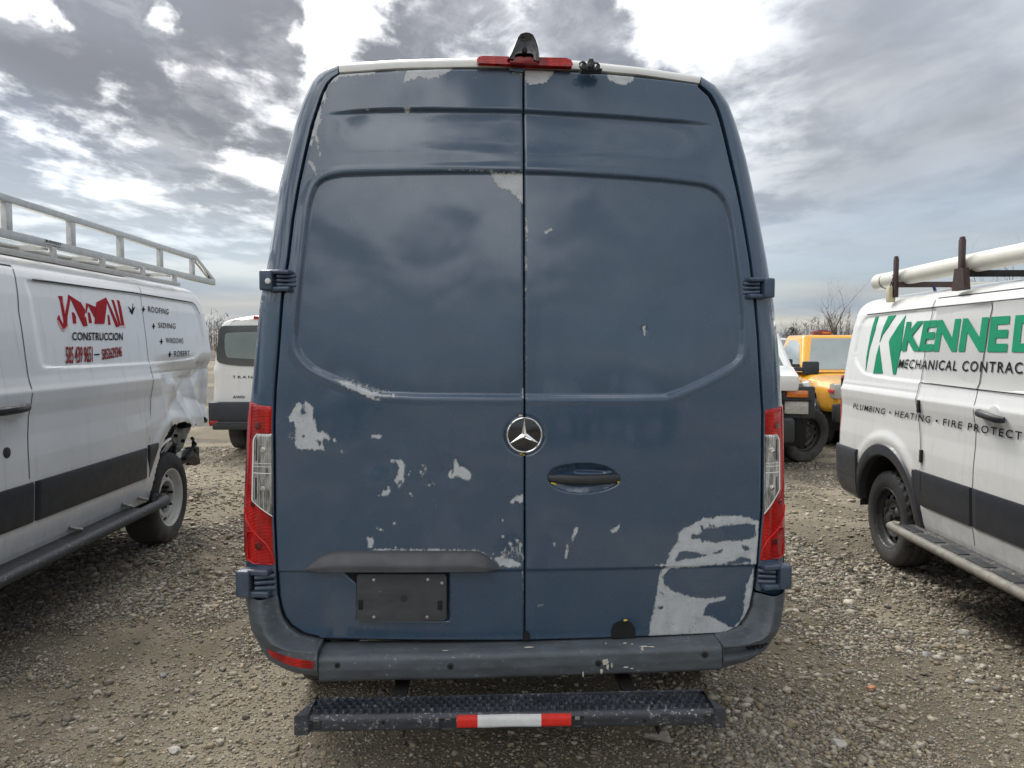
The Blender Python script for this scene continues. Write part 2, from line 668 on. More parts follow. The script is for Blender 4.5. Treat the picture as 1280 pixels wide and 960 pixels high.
def white_paint(name, col=(0.70, 0.71, 0.70), dirt=0.8):
    m, t = newmat(name)
    n = t.noise(2.2, 6, 0.6)
    c = t.mix(t.rng(n, 0.3, 0.7), tuple(x * 0.94 for x in col), col)
    st = t.noise(9, 7, 0.7, t.mapped((1.0, 2.2, 0.18)))
    c = t.mix(t.rng(st, 0.54, 0.72, 0, 0.35), c, (0.50, 0.48, 0.43))
    c = t.mix(t.rng(t.noise(150, 2), 0.73, 0.76, 0, 0.7), c, (0.22, 0.19, 0.15))
    sep = t.new('ShaderNodeSeparateXYZ')
    t.link(t.tc(), sep.inputs[0])
    g = t.rng(sep.outputs[2], 1.15, 0.35)
    g = t.math('MULTIPLY', g, g)
    f = t.math('MULTIPLY', t.math('MULTIPLY', g, t.rng(t.noise(7, 8, 0.72), 0.25, 0.62)), dirt, clamp=True)
    c = t.mix(f, c, (0.33, 0.30, 0.25))
    t.link(c, t.b.inputs['Base Color'])
    t.link(t.rng(f, 0, 0.8, 0.24, 0.7), t.b.inputs['Roughness'])
    t.b.inputs['Coat Weight'].default_value = 0.5
    t.b.inputs['Coat Roughness'].default_value = 0.08
    t.link(t.bump(t.noise(3.0, 3), 0.25, 0.006), t.b.inputs['Normal'])
    return m


def lens_mat(name, col, dark, scale=60.0):
    m, t = newmat(name)
    w = t.new('ShaderNodeTexWave', i_Scale=scale, i_Distortion=0.0)
    w.bands_direction = 'Z'
    t.link(t.tc(), w.inputs[0])
    n = t.noise(16, 3, 0.5, t.mapped((1.6, 1, 0.6)))
    c = t.mix(t.rng(n, 0.35, 0.62), dark, col)
    c = t.mix(t.rng(w.outputs[0], 0.5, 1.0, 0, 0.45), c, dark)
    t.link(c, t.b.inputs['Base Color'])
    t.b.inputs['Roughness'].default_value = 0.22
    t.b.inputs['Coat Weight'].default_value = 0.8
    t.b.inputs['Coat Roughness'].default_value = 0.02
    t.b.inputs['Specular IOR Level'].default_value = 0.1
    t.link(t.bump(w.outputs[0], 0.8, 0.004), t.b.inputs['Normal'])
    return m


def clear_lens_mat():
    m, t = newmat('clear_ribbed_lens')
    w = t.new('ShaderNodeTexWave', i_Scale=42.0, i_Distortion=1.2)
    w.bands_direction = 'X'
    t.link(t.tc(), w.inputs[0])
    nz = t.noise(30, 4, 0.6, t.mapped((2.4, 1, 0.5)))
    c = t.mix(t.rng(nz, 0.35, 0.62), (0.16, 0.16, 0.15), (0.74, 0.74, 0.71))
    c = t.mix(t.rng(w.outputs[0], 0.0, 0.35, 0.55, 0.0), c, (0.12, 0.12, 0.12))
    t.link(c, t.b.inputs['Base Color'])
    t.b.inputs['Metallic'].default_value = 0.55
    t.b.inputs['Roughness'].default_value = 0.2
    t.b.inputs['Coat Weight'].default_value = 1.0
    t.b.inputs['Coat Roughness'].default_value = 0.03
    t.link(t.bump(w.outputs[0], 0.6, 0.004), t.b.inputs['Normal'])
    return m


def scuffed(name, col, scuff, amt=0.62, zs=1.0, rough=0.55):
    """dark plastic or steel with pale scrapes"""
    m, t = newmat(name)
    n = t.noise(16, 7, 0.7, t.mapped((0.5, 1, 1.6)))
    f1 = t.noise(70, 6, 0.75, t.mapped((1, 1, 1.2)))
    c = t.mix(t.rng(n, 0.3, 0.75), tuple(x * 0.75 for x in col), tuple(x * 1.5 for x in col))
    msk = t.math('MULTIPLY', t.rng(f1, amt, amt + 0.035), t.rng(n, 0.45, 0.6))
    c = t.mix(msk, c, scuff)
    t.link(c, t.b.inputs['Base Color'])
    t.link(t.rng(n, 0.3, 0.7, rough - 0.12, rough + 0.12), t.b.inputs['Roughness'])
    t.link(t.bump(t.noise(380, 3), 0.25, 0.001), t.b.inputs['Normal'])
    return m


M = {}
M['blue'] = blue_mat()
M['offwhite'] = simple('bare_roof_paint', (0.60, 0.60, 0.56), 0.4, coat=0.2, var=0.06, vscale=9)
M['black'] = simple('black_rubber_gap', (0.008, 0.008, 0.008), 0.8, var=0.3)
M['plastic'] = simple('charcoal_plastic', (0.028, 0.030, 0.033), 0.5, bump=0.3, bscale=500, var=0.25, vscale=12)
M['bumper'] = scuffed('weathered_grey_bumper_plastic', (0.075, 0.088, 0.100), (0.30, 0.31, 0.30), 0.60)
M['trim'] = simple('grey_trim_plastic', (0.060, 0.065, 0.070), 0.42, var=0.2, vscale=10, bump=0.2, bscale=600)
M['step'] = scuffed('worn_black_step_coating', (0.038, 0.042, 0.050), (0.40, 0.40, 0.38), 0.57)
M['grate'] = scuffed('serrated_steel_grating', (0.045, 0.054, 0.068), (0.34, 0.36, 0.38), 0.56)
M['plate'] = scuffed('scratched_plate_bracket', (0.048, 0.051, 0.055), (0.20, 0.20, 0.19), 0.66)
M['hinge'] = simple('blue_grey_hinge_paint', (0.045, 0.072, 0.115), 0.36, coat=0.3, var=0.3, vscale=30, dust=((0.14, 0.15, 0.15), 0.6, 0.95, 0.5))
M['chrome'] = simple('bright_chrome', (0.85, 0.85, 0.84), 0.10, metal=1.0, var=0.03, rvar=0.04)
M['badge'] = simple('gloss_black_badge', (0.012, 0.013, 0.016), 0.18, coat=1.0, var=0.1)
M['yellow_bit'] = simple('yellow_foam_scrap', (0.72, 0.50, 0.06), 0.7)
M['red'] = lens_mat('red_tail_lens', (0.72, 0.010, 0.004), (0.33, 0.004, 0.003))
M['reddark'] = lens_mat('deep_red_side_lens', (0.34, 0.006, 0.012), (0.20, 0.004, 0.008))
M['bulb'] = simple('dark_bulb_behind_red', (0.10, 0.006, 0.006), 0.3, coat=1.0)
M['clear'] = clear_lens_mat()
M['lensline'] = simple('pale_lens_rib', (0.75, 0.75, 0.72), 0.25, coat=0.8)
M['redrib'] = simple('raised_red_lens_rib', (0.62, 0.012, 0.008), 0.2, coat=0.5, spec=0.2)
M['tape_red'] = simple('red_reflective_tape', (0.75, 0.03, 0.02), 0.35, coat=0.4, var=0.1, vscale=60)
M['tape_white'] = simple('white_reflective_tape', (0.74, 0.75, 0.74), 0.35, coat=0.3, var=0.08, vscale=40)
M['splat'] = simple('dried_cream_splatter', (0.55, 0.51, 0.41), 0.8, var=0.2, vscale=60, bump=0.4)
M['rubber'] = simple('tyre_rubber', (0.022, 0.022, 0.023), 0.7, var=0.3, vscale=14, bump=0.3, bscale=300, dust=((0.15, 0.14, 0.12), -0.40, 0.1, 0.85))
M['rubber_muddy'] = simple('muddy_tyre_rubber', (0.035, 0.034, 0.033), 0.8, var=0.3, vscale=14, bump=0.3, bscale=300, dust=((0.20, 0.185, 0.16), -0.40, -0.1, 1.3))
M['steelblack'] = simple('black_steel_wheel', (0.020, 0.020, 0.021), 0.45, var=0.3, vscale=20, dust=((0.10, 0.095, 0.08), -0.3, 0.3, 0.5))
M['steelsilver'] = simple('silver_steel_wheel', (0.66, 0.66, 0.64), 0.38, metal=0.1, var=0.12, vscale=20, dust=((0.34, 0.30, 0.23), -0.35, 0.15, 0.7))
M['rust'] = simple('rusty_rim_edge', (0.30, 0.25, 0.20), 0.6, metal=0.3, var=0.3, vscale=25)
M['white_l'] = white_paint('white_van_paint_dusty', (0.86, 0.87, 0.86), 0.4)
M['white_r'] = white_paint('warm_white_van_paint', (0.83, 0.83, 0.80), 0.6)
M['white_f'] = white_paint('clean_white_van_paint', (0.80, 0.80, 0.77), 0.3)
M['clad'] = simple('dark_slate_cladding', (0.022, 0.026, 0.034), 0.45, var=0.15, vscale=8, bump=0.15, bscale=500, dust=((0.11, 0.10, 0.09), 0.4, 0.8, 0.35))
M['seam'] = simple('panel_gap', (0.02, 0.02, 0.02), 0.8, var=0.3)
M['softseam'] = simple('fine_grey_panel_gap', (0.10, 0.10, 0.10), 0.7, var=0.3)
M['alu'] = simple('brushed_aluminium', (0.55, 0.55, 0.53), 0.36, metal=0.75, var=0.12, vscale=18)
M['alu_w'] = simple('pale_rack_deck', (0.62, 0.61, 0.56), 0.5, var=0.1, vscale=10)
M['rackbrown'] = simple('rust_brown_rack_coating', (0.050, 0.026, 0.022), 0.5, var=0.35, vscale=30)
M['pvc'] = simple('cream_pvc_pipe', (0.74, 0.72, 0.62), 0.38, coat=0.2, var=0.07, vscale=7)
M['creampaint'] = simple('cream_steel', (0.62, 0.55, 0.36), 0.5, var=0.15, vscale=20)
M['redclamp'] = simple('red_clamp', (0.60, 0.03, 0.03), 0.4)
M['bluestrap'] = simple('navy_strap', (0.02, 0.035, 0.12), 0.7)
M['green'] = simple('green_vinyl_lettering', (0.012, 0.27, 0.135), 0.7, spec=0.12, var=0.08, vscale=12)
M['ink'] = simple('black_vinyl_lettering', (0.012, 0.013, 0.015), 0.7, spec=0.12)
M['navyink'] = simple('navy_vinyl_lettering', (0.012, 0.014, 0.07), 0.7, spec=0.12)
M['redink'] = simple('crimson_vinyl_lettering', (0.42, 0.018, 0.028), 0.7, spec=0.12, var=0.08, vscale=20)
M['pinkline'] = simple('pale_pink_outline', (0.70, 0.42, 0.42), 0.4)
M['patch'] = simple('pale_grey_vinyl_panel', (0.56, 0.56, 0.535), 0.42, var=0.05, vscale=4)
M['patchlight'] = simple('whiter_vinyl_panel', (0.66, 0.67, 0.65), 0.4, var=0.04, vscale=4)
M['glass'] = simple('dark_window_glass', (0.05, 0.065, 0.068), 0.04, coat=1.0, var=0.1, rvar=0.02, spec=1.0)
M['glass_light'] = simple('sky_lit_window_glass', (0.20, 0.25, 0.25), 0.05, coat=1.0, var=0.2, vscale=1.5, rvar=0.02, spec=1.0)
M['yellow'] = simple('yellow_truck_paint', (0.78, 0.37, 0.012), 0.25, coat=0.7, var=0.06, vscale=4)
M['amber'] = simple('amber_signal_lens', (0.60, 0.15, 0.01), 0.2, coat=1.0)
M['headlamp'] = simple('clouded_headlamp', (0.42, 0.41, 0.36), 0.15, coat=1.0, var=0.2, vscale=40)
M['beacon'] = simple('dark_red_beacon_bar', (0.16, 0.02, 0.012), 0.25, coat=1.0)
M['darkmetal'] = simple('greasy_dark_steel', (0.020, 0.019, 0.018), 0.55, metal=0.4, var=0.4, vscale=20)
M['tornmetal'] = simple('torn_inner_metal', (0.42, 0.42, 0.38), 0.45, metal=0.2, var=0.3, vscale=14, dust=((0.20, 0.17, 0.12), 0.3, 1.0, 0.8))
M['under'] = simple('underbody_coating', (0.018, 0.017, 0.016), 0.8, var=0.3)

# ------------------------------------------------------------------ the blue van (rear towards us)
VX, VY, VYAW = 0.04, 2.78, radians(3.2)
van = empty('panel_van', (VX, VY, 0), VYAW)
tag(van, 'dark blue high roof panel van seen from behind, its wrap peeling off in white patches', 'van')
_vr = np.array([cos(VYAW), sin(VYAW)])
_vf = np.array([-sin(VYAW), cos(VYAW)])


def ys(x, z):
    """depth of the rear face (van frame, +y forward): crowned across, leaning in towards the roof"""
    x = np.asarray(x, float)
    z = np.asarray(z, float)
    return 0.032 * (x / 0.75) ** 2 + 0.030 * (z - 1.0) + 0.045 * np.maximum(0, z - 1.75) ** 1.6


def V(px, py, y=None, off=0.0):
    """photo pixel -> (x, z) in the van frame, on the rear face or on the plane y"""
    d = pixdir(px, py)
    o = -np.array([VX, VY])
    d2 = np.array([d.x, d.y])
    yy = 0.0 if y is None else y
    for _ in range(8):
        t = (yy - o @ _vf) / (d2 @ _vf)
        p = o + t * d2
        x, z = float(p @ _vr), CAM_H + t * d.z
        if y is not None:
            break
        yy = float(ys(x, z)) - off
    return x, z


def VP(pts, y=None, off=0.0):
    return [V(a, b, y, off) for a, b in pts]


def Z(ox, oy, k, pts, y=None, off=0.0):
    """points read in an enlargement of the photograph"""
    return [V(ox + a / k, oy + b / k, y, off) for a, b in pts]


GLpx = [(347.6, 746), (346, 713), (343.4, 649), (342.5, 527), (344, 487.5), (349, 424), (353, 370.6), (360, 325.5), (366.4, 272), (373, 232.5),
        (382, 190), (390, 155.5), (397, 134), (402, 118), (409, 104), (416, 96.5), (424, 91.5)]
GRpx = [(943.7, 738), (946.5, 713), (949, 677), (952.7, 637.5), (953.5, 514), (951, 474), (948, 423.7), (944, 376), (937.5, 322.8), (929, 272),
        (921.5, 232.5), (913.6, 198), (905.6, 163.4), (901, 146), (896, 131.6), (887, 115.6), (874, 105)]
OLpx = [(308, 746), (309.5, 713), (308, 649), (312.5, 527), (316, 487), (321, 434), (326.5, 376), (336, 328), (344.6, 270), (350, 232),
        (360, 193), (369.6, 155), (375, 139), (381, 124), (393, 98), (404, 88.5), (425, 81)]
ORpx = [(979, 740), (978.5, 713), (976.5, 677), (976, 637.5), (974.8, 514), (973, 474), (969.5, 423.7), (964, 376), (955.5, 322.8), (946, 272),
        (938, 232.5), (930.5, 198), (921, 163.4), (915, 146), (908, 129), (894, 108.5), (874, 97)]
GL, GR = VP(GLpx), VP(GRpx)
YO = 0.17
OL, OR_ = VP(OLpx, YO), VP(ORpx, YO)
# bottom arc of the doors
BLpx = [(347.6, 746), (350, 761), (354, 774), (362, 786), (377, 796), (397, 801)]
BRpx = [(943.7, 738), (940, 760), (934, 773), (926, 784), (911, 791), (893, 794.5)]
BL, BR = VP(BLpx), VP(BRpx)
leftline = sorted([(z, x) for x, z in GL + BL[1:]])
rightline = sorted([(z, x) for x, z in GR + BR[1:]])
lz, lx = [np.array(a) for a in zip(*leftline)]
rz, rx = [np.array(a) for a in zip(*rightline)]


def resamp(P, n):
    P = np.asarray(P, float)
    s = np.r_[0, np.cumsum(np.hypot(*np.diff(P, axis=0).T))]
    t = np.linspace(0, s[-1], n)
    return np.stack([np.interp(t, s, P[:, 0]), np.interp(t, s, P[:, 1])], 1)


# ---- door surface relief
WINpx_L = [(656, 212.5), (539, 212.6), (433, 215), (414, 218), (401, 223), (391.6, 232.5), (385, 253.7), (382, 274), (377, 320), (371.7, 368), (368.5, 402.5),
           (367.7, 423.7), (370.4, 440), (379.7, 453), (393, 463.6), (419.5, 475.5), (459, 490), (486, 496), (655, 497.6)]
WINpx_R = [(826, 497.6), (839, 495.4), (865.8, 484.8), (905.6, 465), (924, 453), (929.5, 439.7), (930.8, 402.5), (928, 368), (921.5, 315), (916, 275),
           (909.6, 253.7), (901.6, 240.5), (887, 231), (865.8, 227), (812.6, 221.5), (746, 217)]
WIN = chaikin(VP(WINpx_L + WINpx_R), 1)
BROW = [V(a, b) for a, b in [(400, 143.5), (414, 140), (441, 137.4), (470, 135), (530, 134.5), (655, 136.5), (773, 143.5), (852.5, 149.6), (892, 154), (900, 156)]]
CREASE = [V(a, b) for a, b in [(346, 713), (653, 711.5), (800, 709), (946, 705)]]
PLATEPOCK = VP([(426, 713), (446, 732), (446, 778), (562, 778), (562, 713)])
DISH = chaikin(VP([(684, 597), (687, 588), (696, 583), (712, 579.5), (740, 579), (760, 584), (773, 593), (776.5, 600), (773, 606), (760, 612.5), (742, 616.5), (722, 617.5),
                   (703, 614.5), (690, 608)]), 1)
NOTCH = VP([(717, 579.5), (740, 579), (758, 583), (770, 590), (757, 593), (720, 592)])
STARC = V(655.3, 543.5)


def relief(x, z):
    d = np.zeros_like(x)
    sd_ = sdf_local(WIN, x, z, 0.05)
    d += 0.014 * smoothstep(-sd_ / 0.012)
    # soft shoulder outside the pressing
    d -= 0.0015 * smoothstep(1 - np.abs(sd_ - 0.012) / 0.02)
    bx, bz = zip(*BROW)
    t = np.interp(x, bx, bz) - z
    amp = 0.017 * smoothstep((x - bx[0]) / 0.22) * smoothstep((bx[-1] - x) / 0.22)
    d += amp * smoothstep(t / 0.012) * (1 - smoothstep((t - 0.01) / 0.16))
    cx, cz = zip(*CREASE)
    t = np.interp(x, cx, cz) - z
    d += 0.007 * smoothstep(t / 0.010) + 0.04 * np.maximum(0, t - 0.01)
    d += 0.022 * smoothstep(-sdf_local(PLATEPOCK, x, z) / 0.006)
    d += 0.024 * np.sqrt(smoothstep(-sdf_local(DISH, x, z) / 0.034))
    d += 0.014 * smoothstep(-sdf_local(NOTCH, x, z) / 0.006)
    rr = np.hypot(x - STARC[0], z - STARC[1])
    d += 0.005 * smoothstep((0.078 - rr) / 0.006)
    # slight unevenness of the sheet metal
    d += 0.0007 * (np.sin(7.3 * x + 1.3 + 1.1 * np.sin(4.1 * z)) * np.sin(5.1 * z + 0.7) + 0.6 * np.sin(15 * x + 4 * z + 2) * np.sin(11 * z - 3 * x))
    # small dents
    for (px, py, r, a) in [(470, 580, 0.05, 0.003), (560, 590, 0.04, 0.003), (806, 413, 0.012, 0.003), (880, 690, 0.09, 0.004), (500, 545, 0.08, 0.003),
                           (640, 690, 0.05, 0.004), (785, 790, 0.03, 0.008)]:
        c = V(px, py)
        d += a * np.exp(-((x - c[0]) ** 2 + (z - c[1]) ** 2) / r ** 2)
    return d


def surf(x, z, off=0.0):
    xa, za = np.array([float(x)]), np.array([float(z)])
    return Vector((x, float(ys(x, z)) + float(relief(xa, za)[0]) - off, z))


def surf0(x, z, off=0.0):
    return Vector((x, float(ys(x, z)) - off, z))


# ---- where the wrap has come off: (polygon in enlargement coordinates, origin, scale)
PEEL, HOLE, SPECK = [], [], []
k = 8.0
PEEL += [Z(340, 490, k, p) for p in [
    [(160, 250), (185, 240), (200, 190), (240, 120), (275, 105), (300, 130), (305, 180), (318, 190), (322, 130), (330, 95), (355, 108), (385, 125), (410, 160), (405, 200), (425, 270),
     (445, 330), (455, 395), (480, 400), (510, 390), (555, 425), (585, 465), (560, 485), (520, 470), (500, 485), (512, 530), (525, 580), (470, 580), (400, 575), (300, 578), (250, 560), (228, 520),
     (240, 480), (225, 430), (240, 370), (222, 300), (185, 300)],
    [(585, 470), (632, 458), (635, 490), (600, 485)], [(985, 430), (1030, 425), (1100, 432), (1095, 465), (1040, 468), (1000, 455)],
    [(685, 592), (705, 588), (705, 606), (688, 606)]]]
SPECK += [Z(340, 490, k, p) for p in [[(140, 440), (170, 400), (230, 390), (230, 470), (180, 490)], [(780, 430), (850, 425), (850, 465), (790, 455)], [(700, 590), (800, 595), (800, 612), (700, 606)],
                                      [(970, 600), (1000, 640), (1010, 670), (985, 640)]]]
HOLE += [Z(340, 490, k, p) for p in [[(298, 170), (312, 165), (335, 200), (320, 222), (290, 200)], [(425, 470), (450, 480), (470, 490), (495, 480), (490, 530), (480, 540), (455, 500)],
                                     [(310, 430), (328, 435), (315, 462)]]]
k = 6.4
PEEL += [Z(460, 560, k, p) for p in [
    [(180, 95), (200, 90), (210, 100), (240, 85), (262, 88), (275, 110), (292, 140), (290, 200), (280, 270), (262, 265), (250, 260), (225, 290), (205, 265), (235, 210), (245, 170), (235, 130), (215, 105), (200, 120), (185, 110)],
    [(240, 300), (262, 278), (262, 300), (245, 322)], [(80, 380), (110, 365), (120, 345), (150, 330), (178, 340), (175, 355), (150, 388), (120, 380)], [(155, 312), (175, 308), (178, 325), (160, 326)],
    [(632, 230), (650, 195), (668, 170), (672, 250), (645, 240)], [(680, 190), (682, 110), (690, 88), (715, 110), (732, 150), (790, 165), (828, 205), (825, 248), (790, 260), (770, 250), (730, 235), (700, 225), (685, 245), (672, 220)],
    [(1128, 435), (1155, 405), (1190, 385), (1245, 368), (1245, 435), (1215, 440), (1180, 420), (1145, 445)],
    [(1075, 570), (1090, 575), (1082, 590)], [(1068, 700), (1092, 700), (1090, 722), (1070, 720)], [(1172, 725), (1210, 735), (1230, 770), (1225, 820), (1210, 830), (1208, 780)],
    [(1120, 755), (1135, 745), (1150, 770), (1145, 790), (1120, 775)], [(1010, 885), (1040, 870), (1080, 880), (1165, 895), (1170, 920), (1200, 950), (1060, 950), (1040, 930)],
    [(-5, 715), (35, 718), (48, 760), (30, 795), (-5, 800)], [(200, 600), (225, 590), (222, 612), (200, 614)], [(75, 640), (100, 645), (125, 660), (100, 662)],
    [(1070, 840), (1100, 800), (1100, 830)], [(295, 358), (310, 358), (308, 364), (297, 364)], [(335, 360), (350, 362), (350, 378), (338, 372)]]]
SPECK += [Z(460, 560, k, p) for p in [
    [(300, 240), (330, 180), (390, 140), (390, 180), (330, 220)], [(405, 190), (420, 120), (490, 125), (500, 175), (440, 240), (405, 240)], [(420, 300), (540, 255), (550, 310), (430, 310)],
    [(330, 360), (400, 380), (410, 412), (360, 395)], [(410, 400), (480, 390), (560, 420), (550, 500), (530, 500), (540, 430)], [(985, 850), (1010, 820), (1025, 850), (985, 880)],
    [(1050, 690), (1090, 690), (1090, 710)], [(1030, 860), (1110, 800), (1110, 850)], [(180, 480), (230, 470), (230, 490)], [(180, 620), (240, 570), (235, 610)], [(50, 625), (90, 628), (130, 665), (80, 655)],
    [(180, 770), (240, 790), (240, 798), (180, 790)]]]
k = 8.0
PEEL += [Z(800, 630, k, p) for p in [
    [(150, 612), (260, 600), (300, 490), (330, 430), (380, 380), (385, 290), (450, 230), (520, 205), (600, 165), (650, 135), (700, 145), (790, 120), (870, 115), (1000, 120), (1090, 130), (1140, 165),
     (1192, 160), (1192, 330), (1180, 600), (1100, 600), (1020, 600), (870, 612), (700, 612), (570, 640), (430, 640), (300, 650), (250, 720), (228, 740), (250, 810), (320, 870), (400, 900), (500, 935), (640, 950),
     (760, 948), (870, 935), (860, 960), (700, 1010), (655, 1060), (650, 1120), (720, 1140), (820, 1190), (900, 1235), (930, 1250), (960, 1240), (1020, 1180), (1050, 1100), (1045, 1050), (1055, 900), (1075, 820),
     (1110, 720), (1140, 650), (1150, 720), (1145, 900), (1110, 1040), (1050, 1180), (960, 1270), (800, 1310), (100, 1335), (120, 1180), (160, 1020), (180, 850), (190, 750), (225, 650), (300, 628), (230, 625)]]]
HOLE += [Z(800, 630, k, p) for p in [
    [(615, 215), (640, 245), (700, 240), (800, 232), (900, 210), (1000, 205), (1070, 195), (1150, 210), (1150, 270), (1160, 315), (1120, 340), (1040, 360), (930, 368), (850, 365), (790, 390), (740, 385), (690, 370), (625, 375), (600, 340), (570, 350), (520, 345), (520, 300), (590, 310), (615, 280)],
    [(690, 190), (755, 230), (700, 235)], [(345, 570), (390, 490), (430, 475), (560, 480), (600, 500), (680, 512), (640, 522), (560, 545), (450, 550), (400, 570)],
    [(725, 500), (790, 470), (830, 440), (835, 462), (790, 492)], [(745, 600), (860, 600), (950, 560), (1020, 525), (1100, 545), (1120, 580), (1060, 575), (1000, 600), (900, 607)],
    [(1020, 410), (1060, 420), (1090, 460), (1050, 465)], [(180, 1040), (240, 1035), (220, 1080)], [(218, 890), (240, 895), (240, 950)]]]
k = 1280 / 300
PEEL += [Z(380, 60, k, p) for p in [
    [(120, 200), (150, 165), (185, 135), (300, 118), (375, 112), (520, 108), (795, 104), (780, 125), (735, 150), (660, 168), (625, 150), (527, 187), (545, 125), (380, 124), (372, 140), (240, 150), (200, 158), (150, 185)],
    [(92, 285), (110, 215), (122, 270), (108, 292)], [(75, 330), (92, 300), (92, 380), (70, 440), (72, 470), (86, 560), (82, 582), (66, 520), (58, 470), (30, 530), (45, 440)],
    [(15, 600), (40, 600), (62, 630), (68, 690), (50, 650), (25, 625)], [(330, 318), (345, 318), (345, 330), (332, 330)], [(533, 318), (570, 312), (560, 338), (535, 340)],
    [(1005, 660), (1172, 665), (1172, 830), (1120, 780), (1090, 750), (1040, 740), (1008, 700)], [(1180, 108), (1178, 190), (1230, 196), (1290, 180), (1320, 150), (1350, 108)],
    [(1145, 110), (1176, 110), (1172, 180), (1158, 140), (1125, 135), (1100, 128)]]]
SPECK += [Z(380, 60, k, p) for p in [[(10, 560), (60, 470), (60, 420), (90, 380), (90, 440), (50, 520)], [(705, 640), (1170, 648), (1170, 668), (940, 666), (705, 652)], [(800, 668), (860, 668), (860, 680), (800, 680)],
                                     [(830, 155), (950, 155), (950, 163), (830, 163)], [(440, 595), (450, 595), (450, 612), (440, 612)]]]
PEEL += [VP(p) for p in [
    [(758, 92), (793, 95), (791, 101), (782, 106), (770, 105), (760, 100)],
    [(657.5, 268), (659.5, 268), (659.5, 300), (657.5, 300)], [(656.5, 320), (659, 320), (659, 338), (656.5, 338)], [(653, 486), (656, 486), (656, 497), (653, 497)],
    [(804, 408), (807, 407), (809, 415), (807, 419)], [(680, 290), (690, 284), (692, 286), (683, 292)], [(416, 474), (430, 476), (460, 487), (480, 493), (497, 494), (497, 496), (470, 496), (455, 494), (430, 483)],
    [(452, 491), (476, 499), (474, 502), (458, 496)], [(718, 660), (723, 658), (723, 664), (716, 674), (713, 679)], [(707, 684), (710, 680), (709, 697), (706, 698)], [(764, 664), (776, 652), (777, 656), (770, 665), (766, 666)],
    [(692, 679), (694, 679), (694, 682), (692, 682)], [(467, 686), (596, 687), (610, 694), (622, 703), (606, 691), (596, 688.5), (467, 688)], [(627, 704), (640, 700), (652, 704), (652, 708), (636, 710)]]]
# the vinyl residue under the window line, on the right pressed edge
SPECK += [VP(p) for p in [[(655, 345), (659, 345), (659, 480), (655, 480)], [(430, 470), (500, 492), (500, 500), (440, 484)], [(690, 588), (708, 586), (708, 589), (690, 591)], [(655, 600), (658, 600), (658, 640), (655, 640)],
                          [(650, 690), (656, 690), (656, 760), (652, 760)], [(620, 690), (652, 680), (652, 710), (630, 710)], [(670, 756), (682, 755), (682, 760), (670, 761)]]]


def peel(x, z):
    m = np.full(x.shape, -1.0)
    for P in PEEL:
        m = np.maximum(m, -sdf_local(P, x, z, 0.03))
    for P in HOLE:
        m = np.minimum(m, sdf_local(P, x, z, 0.03))
    v = np.clip(0.5 + m / 0.022, 0, 1)
    for P in SPECK:
        v = np.maximum(v, 0.42 * smoothstep(0.5 - sdf_local(P, x, z, 0.03) / 0.012))
    return v


def door(name, side):
    zb = V(655, 803)[1]
    ztc = GL[-1][1]
    top = [GL[-1], V(500, 87.2), V(596, 85.8), V(655.5, 86), V(720, 88.5), V(800, 95), GR[-1]]
    tx, tz = zip(*top)
    ct = np.polyfit(tx, tz, 2)
    step = 0.0042
    zr = np.arange(zb + 0.002, ztc - 0.003, step)
    zr = np.unique(np.round(np.r_[zb + 0.002 + np.arange(0, 0.03, 0.0015), zr[zr > zb + 0.034]], 5))
    nr = len(zr)
    xc = V(655.3, 300)[0]
    if side < 0:
        x0 = np.interp(zr, lz, lx) + 0.0042
        x1 = np.full(nr, xc - 0.0032)
    else:
        x0 = np.full(nr, xc + 0.0032)
        x1 = np.interp(zr, rz, rx) - 0.0042
    nc = 190
    u = np.linspace(0, 1, nc)
    X = x0[:, None] + (x1 - x0)[:, None] * u[None, :]
    Zr = np.repeat(zr[:, None], nc, 1)
    dz = np.polyval(ct, X) - ztc
    Zz = Zr + dz * smoothstep((Zr - 1.9) / (ztc - 1.9))
    # the bottom edge rises a little outwards to the right
    bl = V(397, 801)[1] - zb
    br = V(893, 794.5)[1] - zb
    bdz = np.where(X < xc, bl * (xc - X) / 0.72, br * (X - xc) / 0.72)
    Zz = Zz + bdz * (1 - smoothstep((Zr - zb) / 0.2))
    Y = ys(X, Zz) + relief(X.ravel(), Zz.ravel()).reshape(X.shape)
    e = np.minimum(np.minimum(X - x0[:, None], x1[:, None] - X), np.minimum(Zr - zr[0], zr[-1] - Zr))
    Y = Y + 0.003 * (1 - np.clip(e / 0.0045, 0, 1)) ** 2
    pl = peel(X.ravel(), Zz.ravel())
    Vt = np.stack([X.ravel(), Y.ravel(), Zz.ravel()], 1)
    F = gridfaces(nr, nc)[:, ::1]
    # folded edge
    loop = np.r_[np.arange(nc), np.arange(1, nr) * nc + nc - 1, (nr - 1) * nc + np.arange(nc - 2, -1, -1), np.arange(nr - 2, 0, -1) * nc]
    E = Vt[loop].copy()
    E[:, 1] += 0.03
    b = len(Vt)
    n = len(loop)
    i = np.arange(n)
    j = (i + 1) % n
    F2 = np.stack([loop[i], b + i, b + j, loop[j]], 1)
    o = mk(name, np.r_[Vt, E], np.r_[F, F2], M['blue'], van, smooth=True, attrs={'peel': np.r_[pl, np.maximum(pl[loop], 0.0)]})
    return o


left_door = door('rear_door', -1)
right_door = door('rear_door', 1)

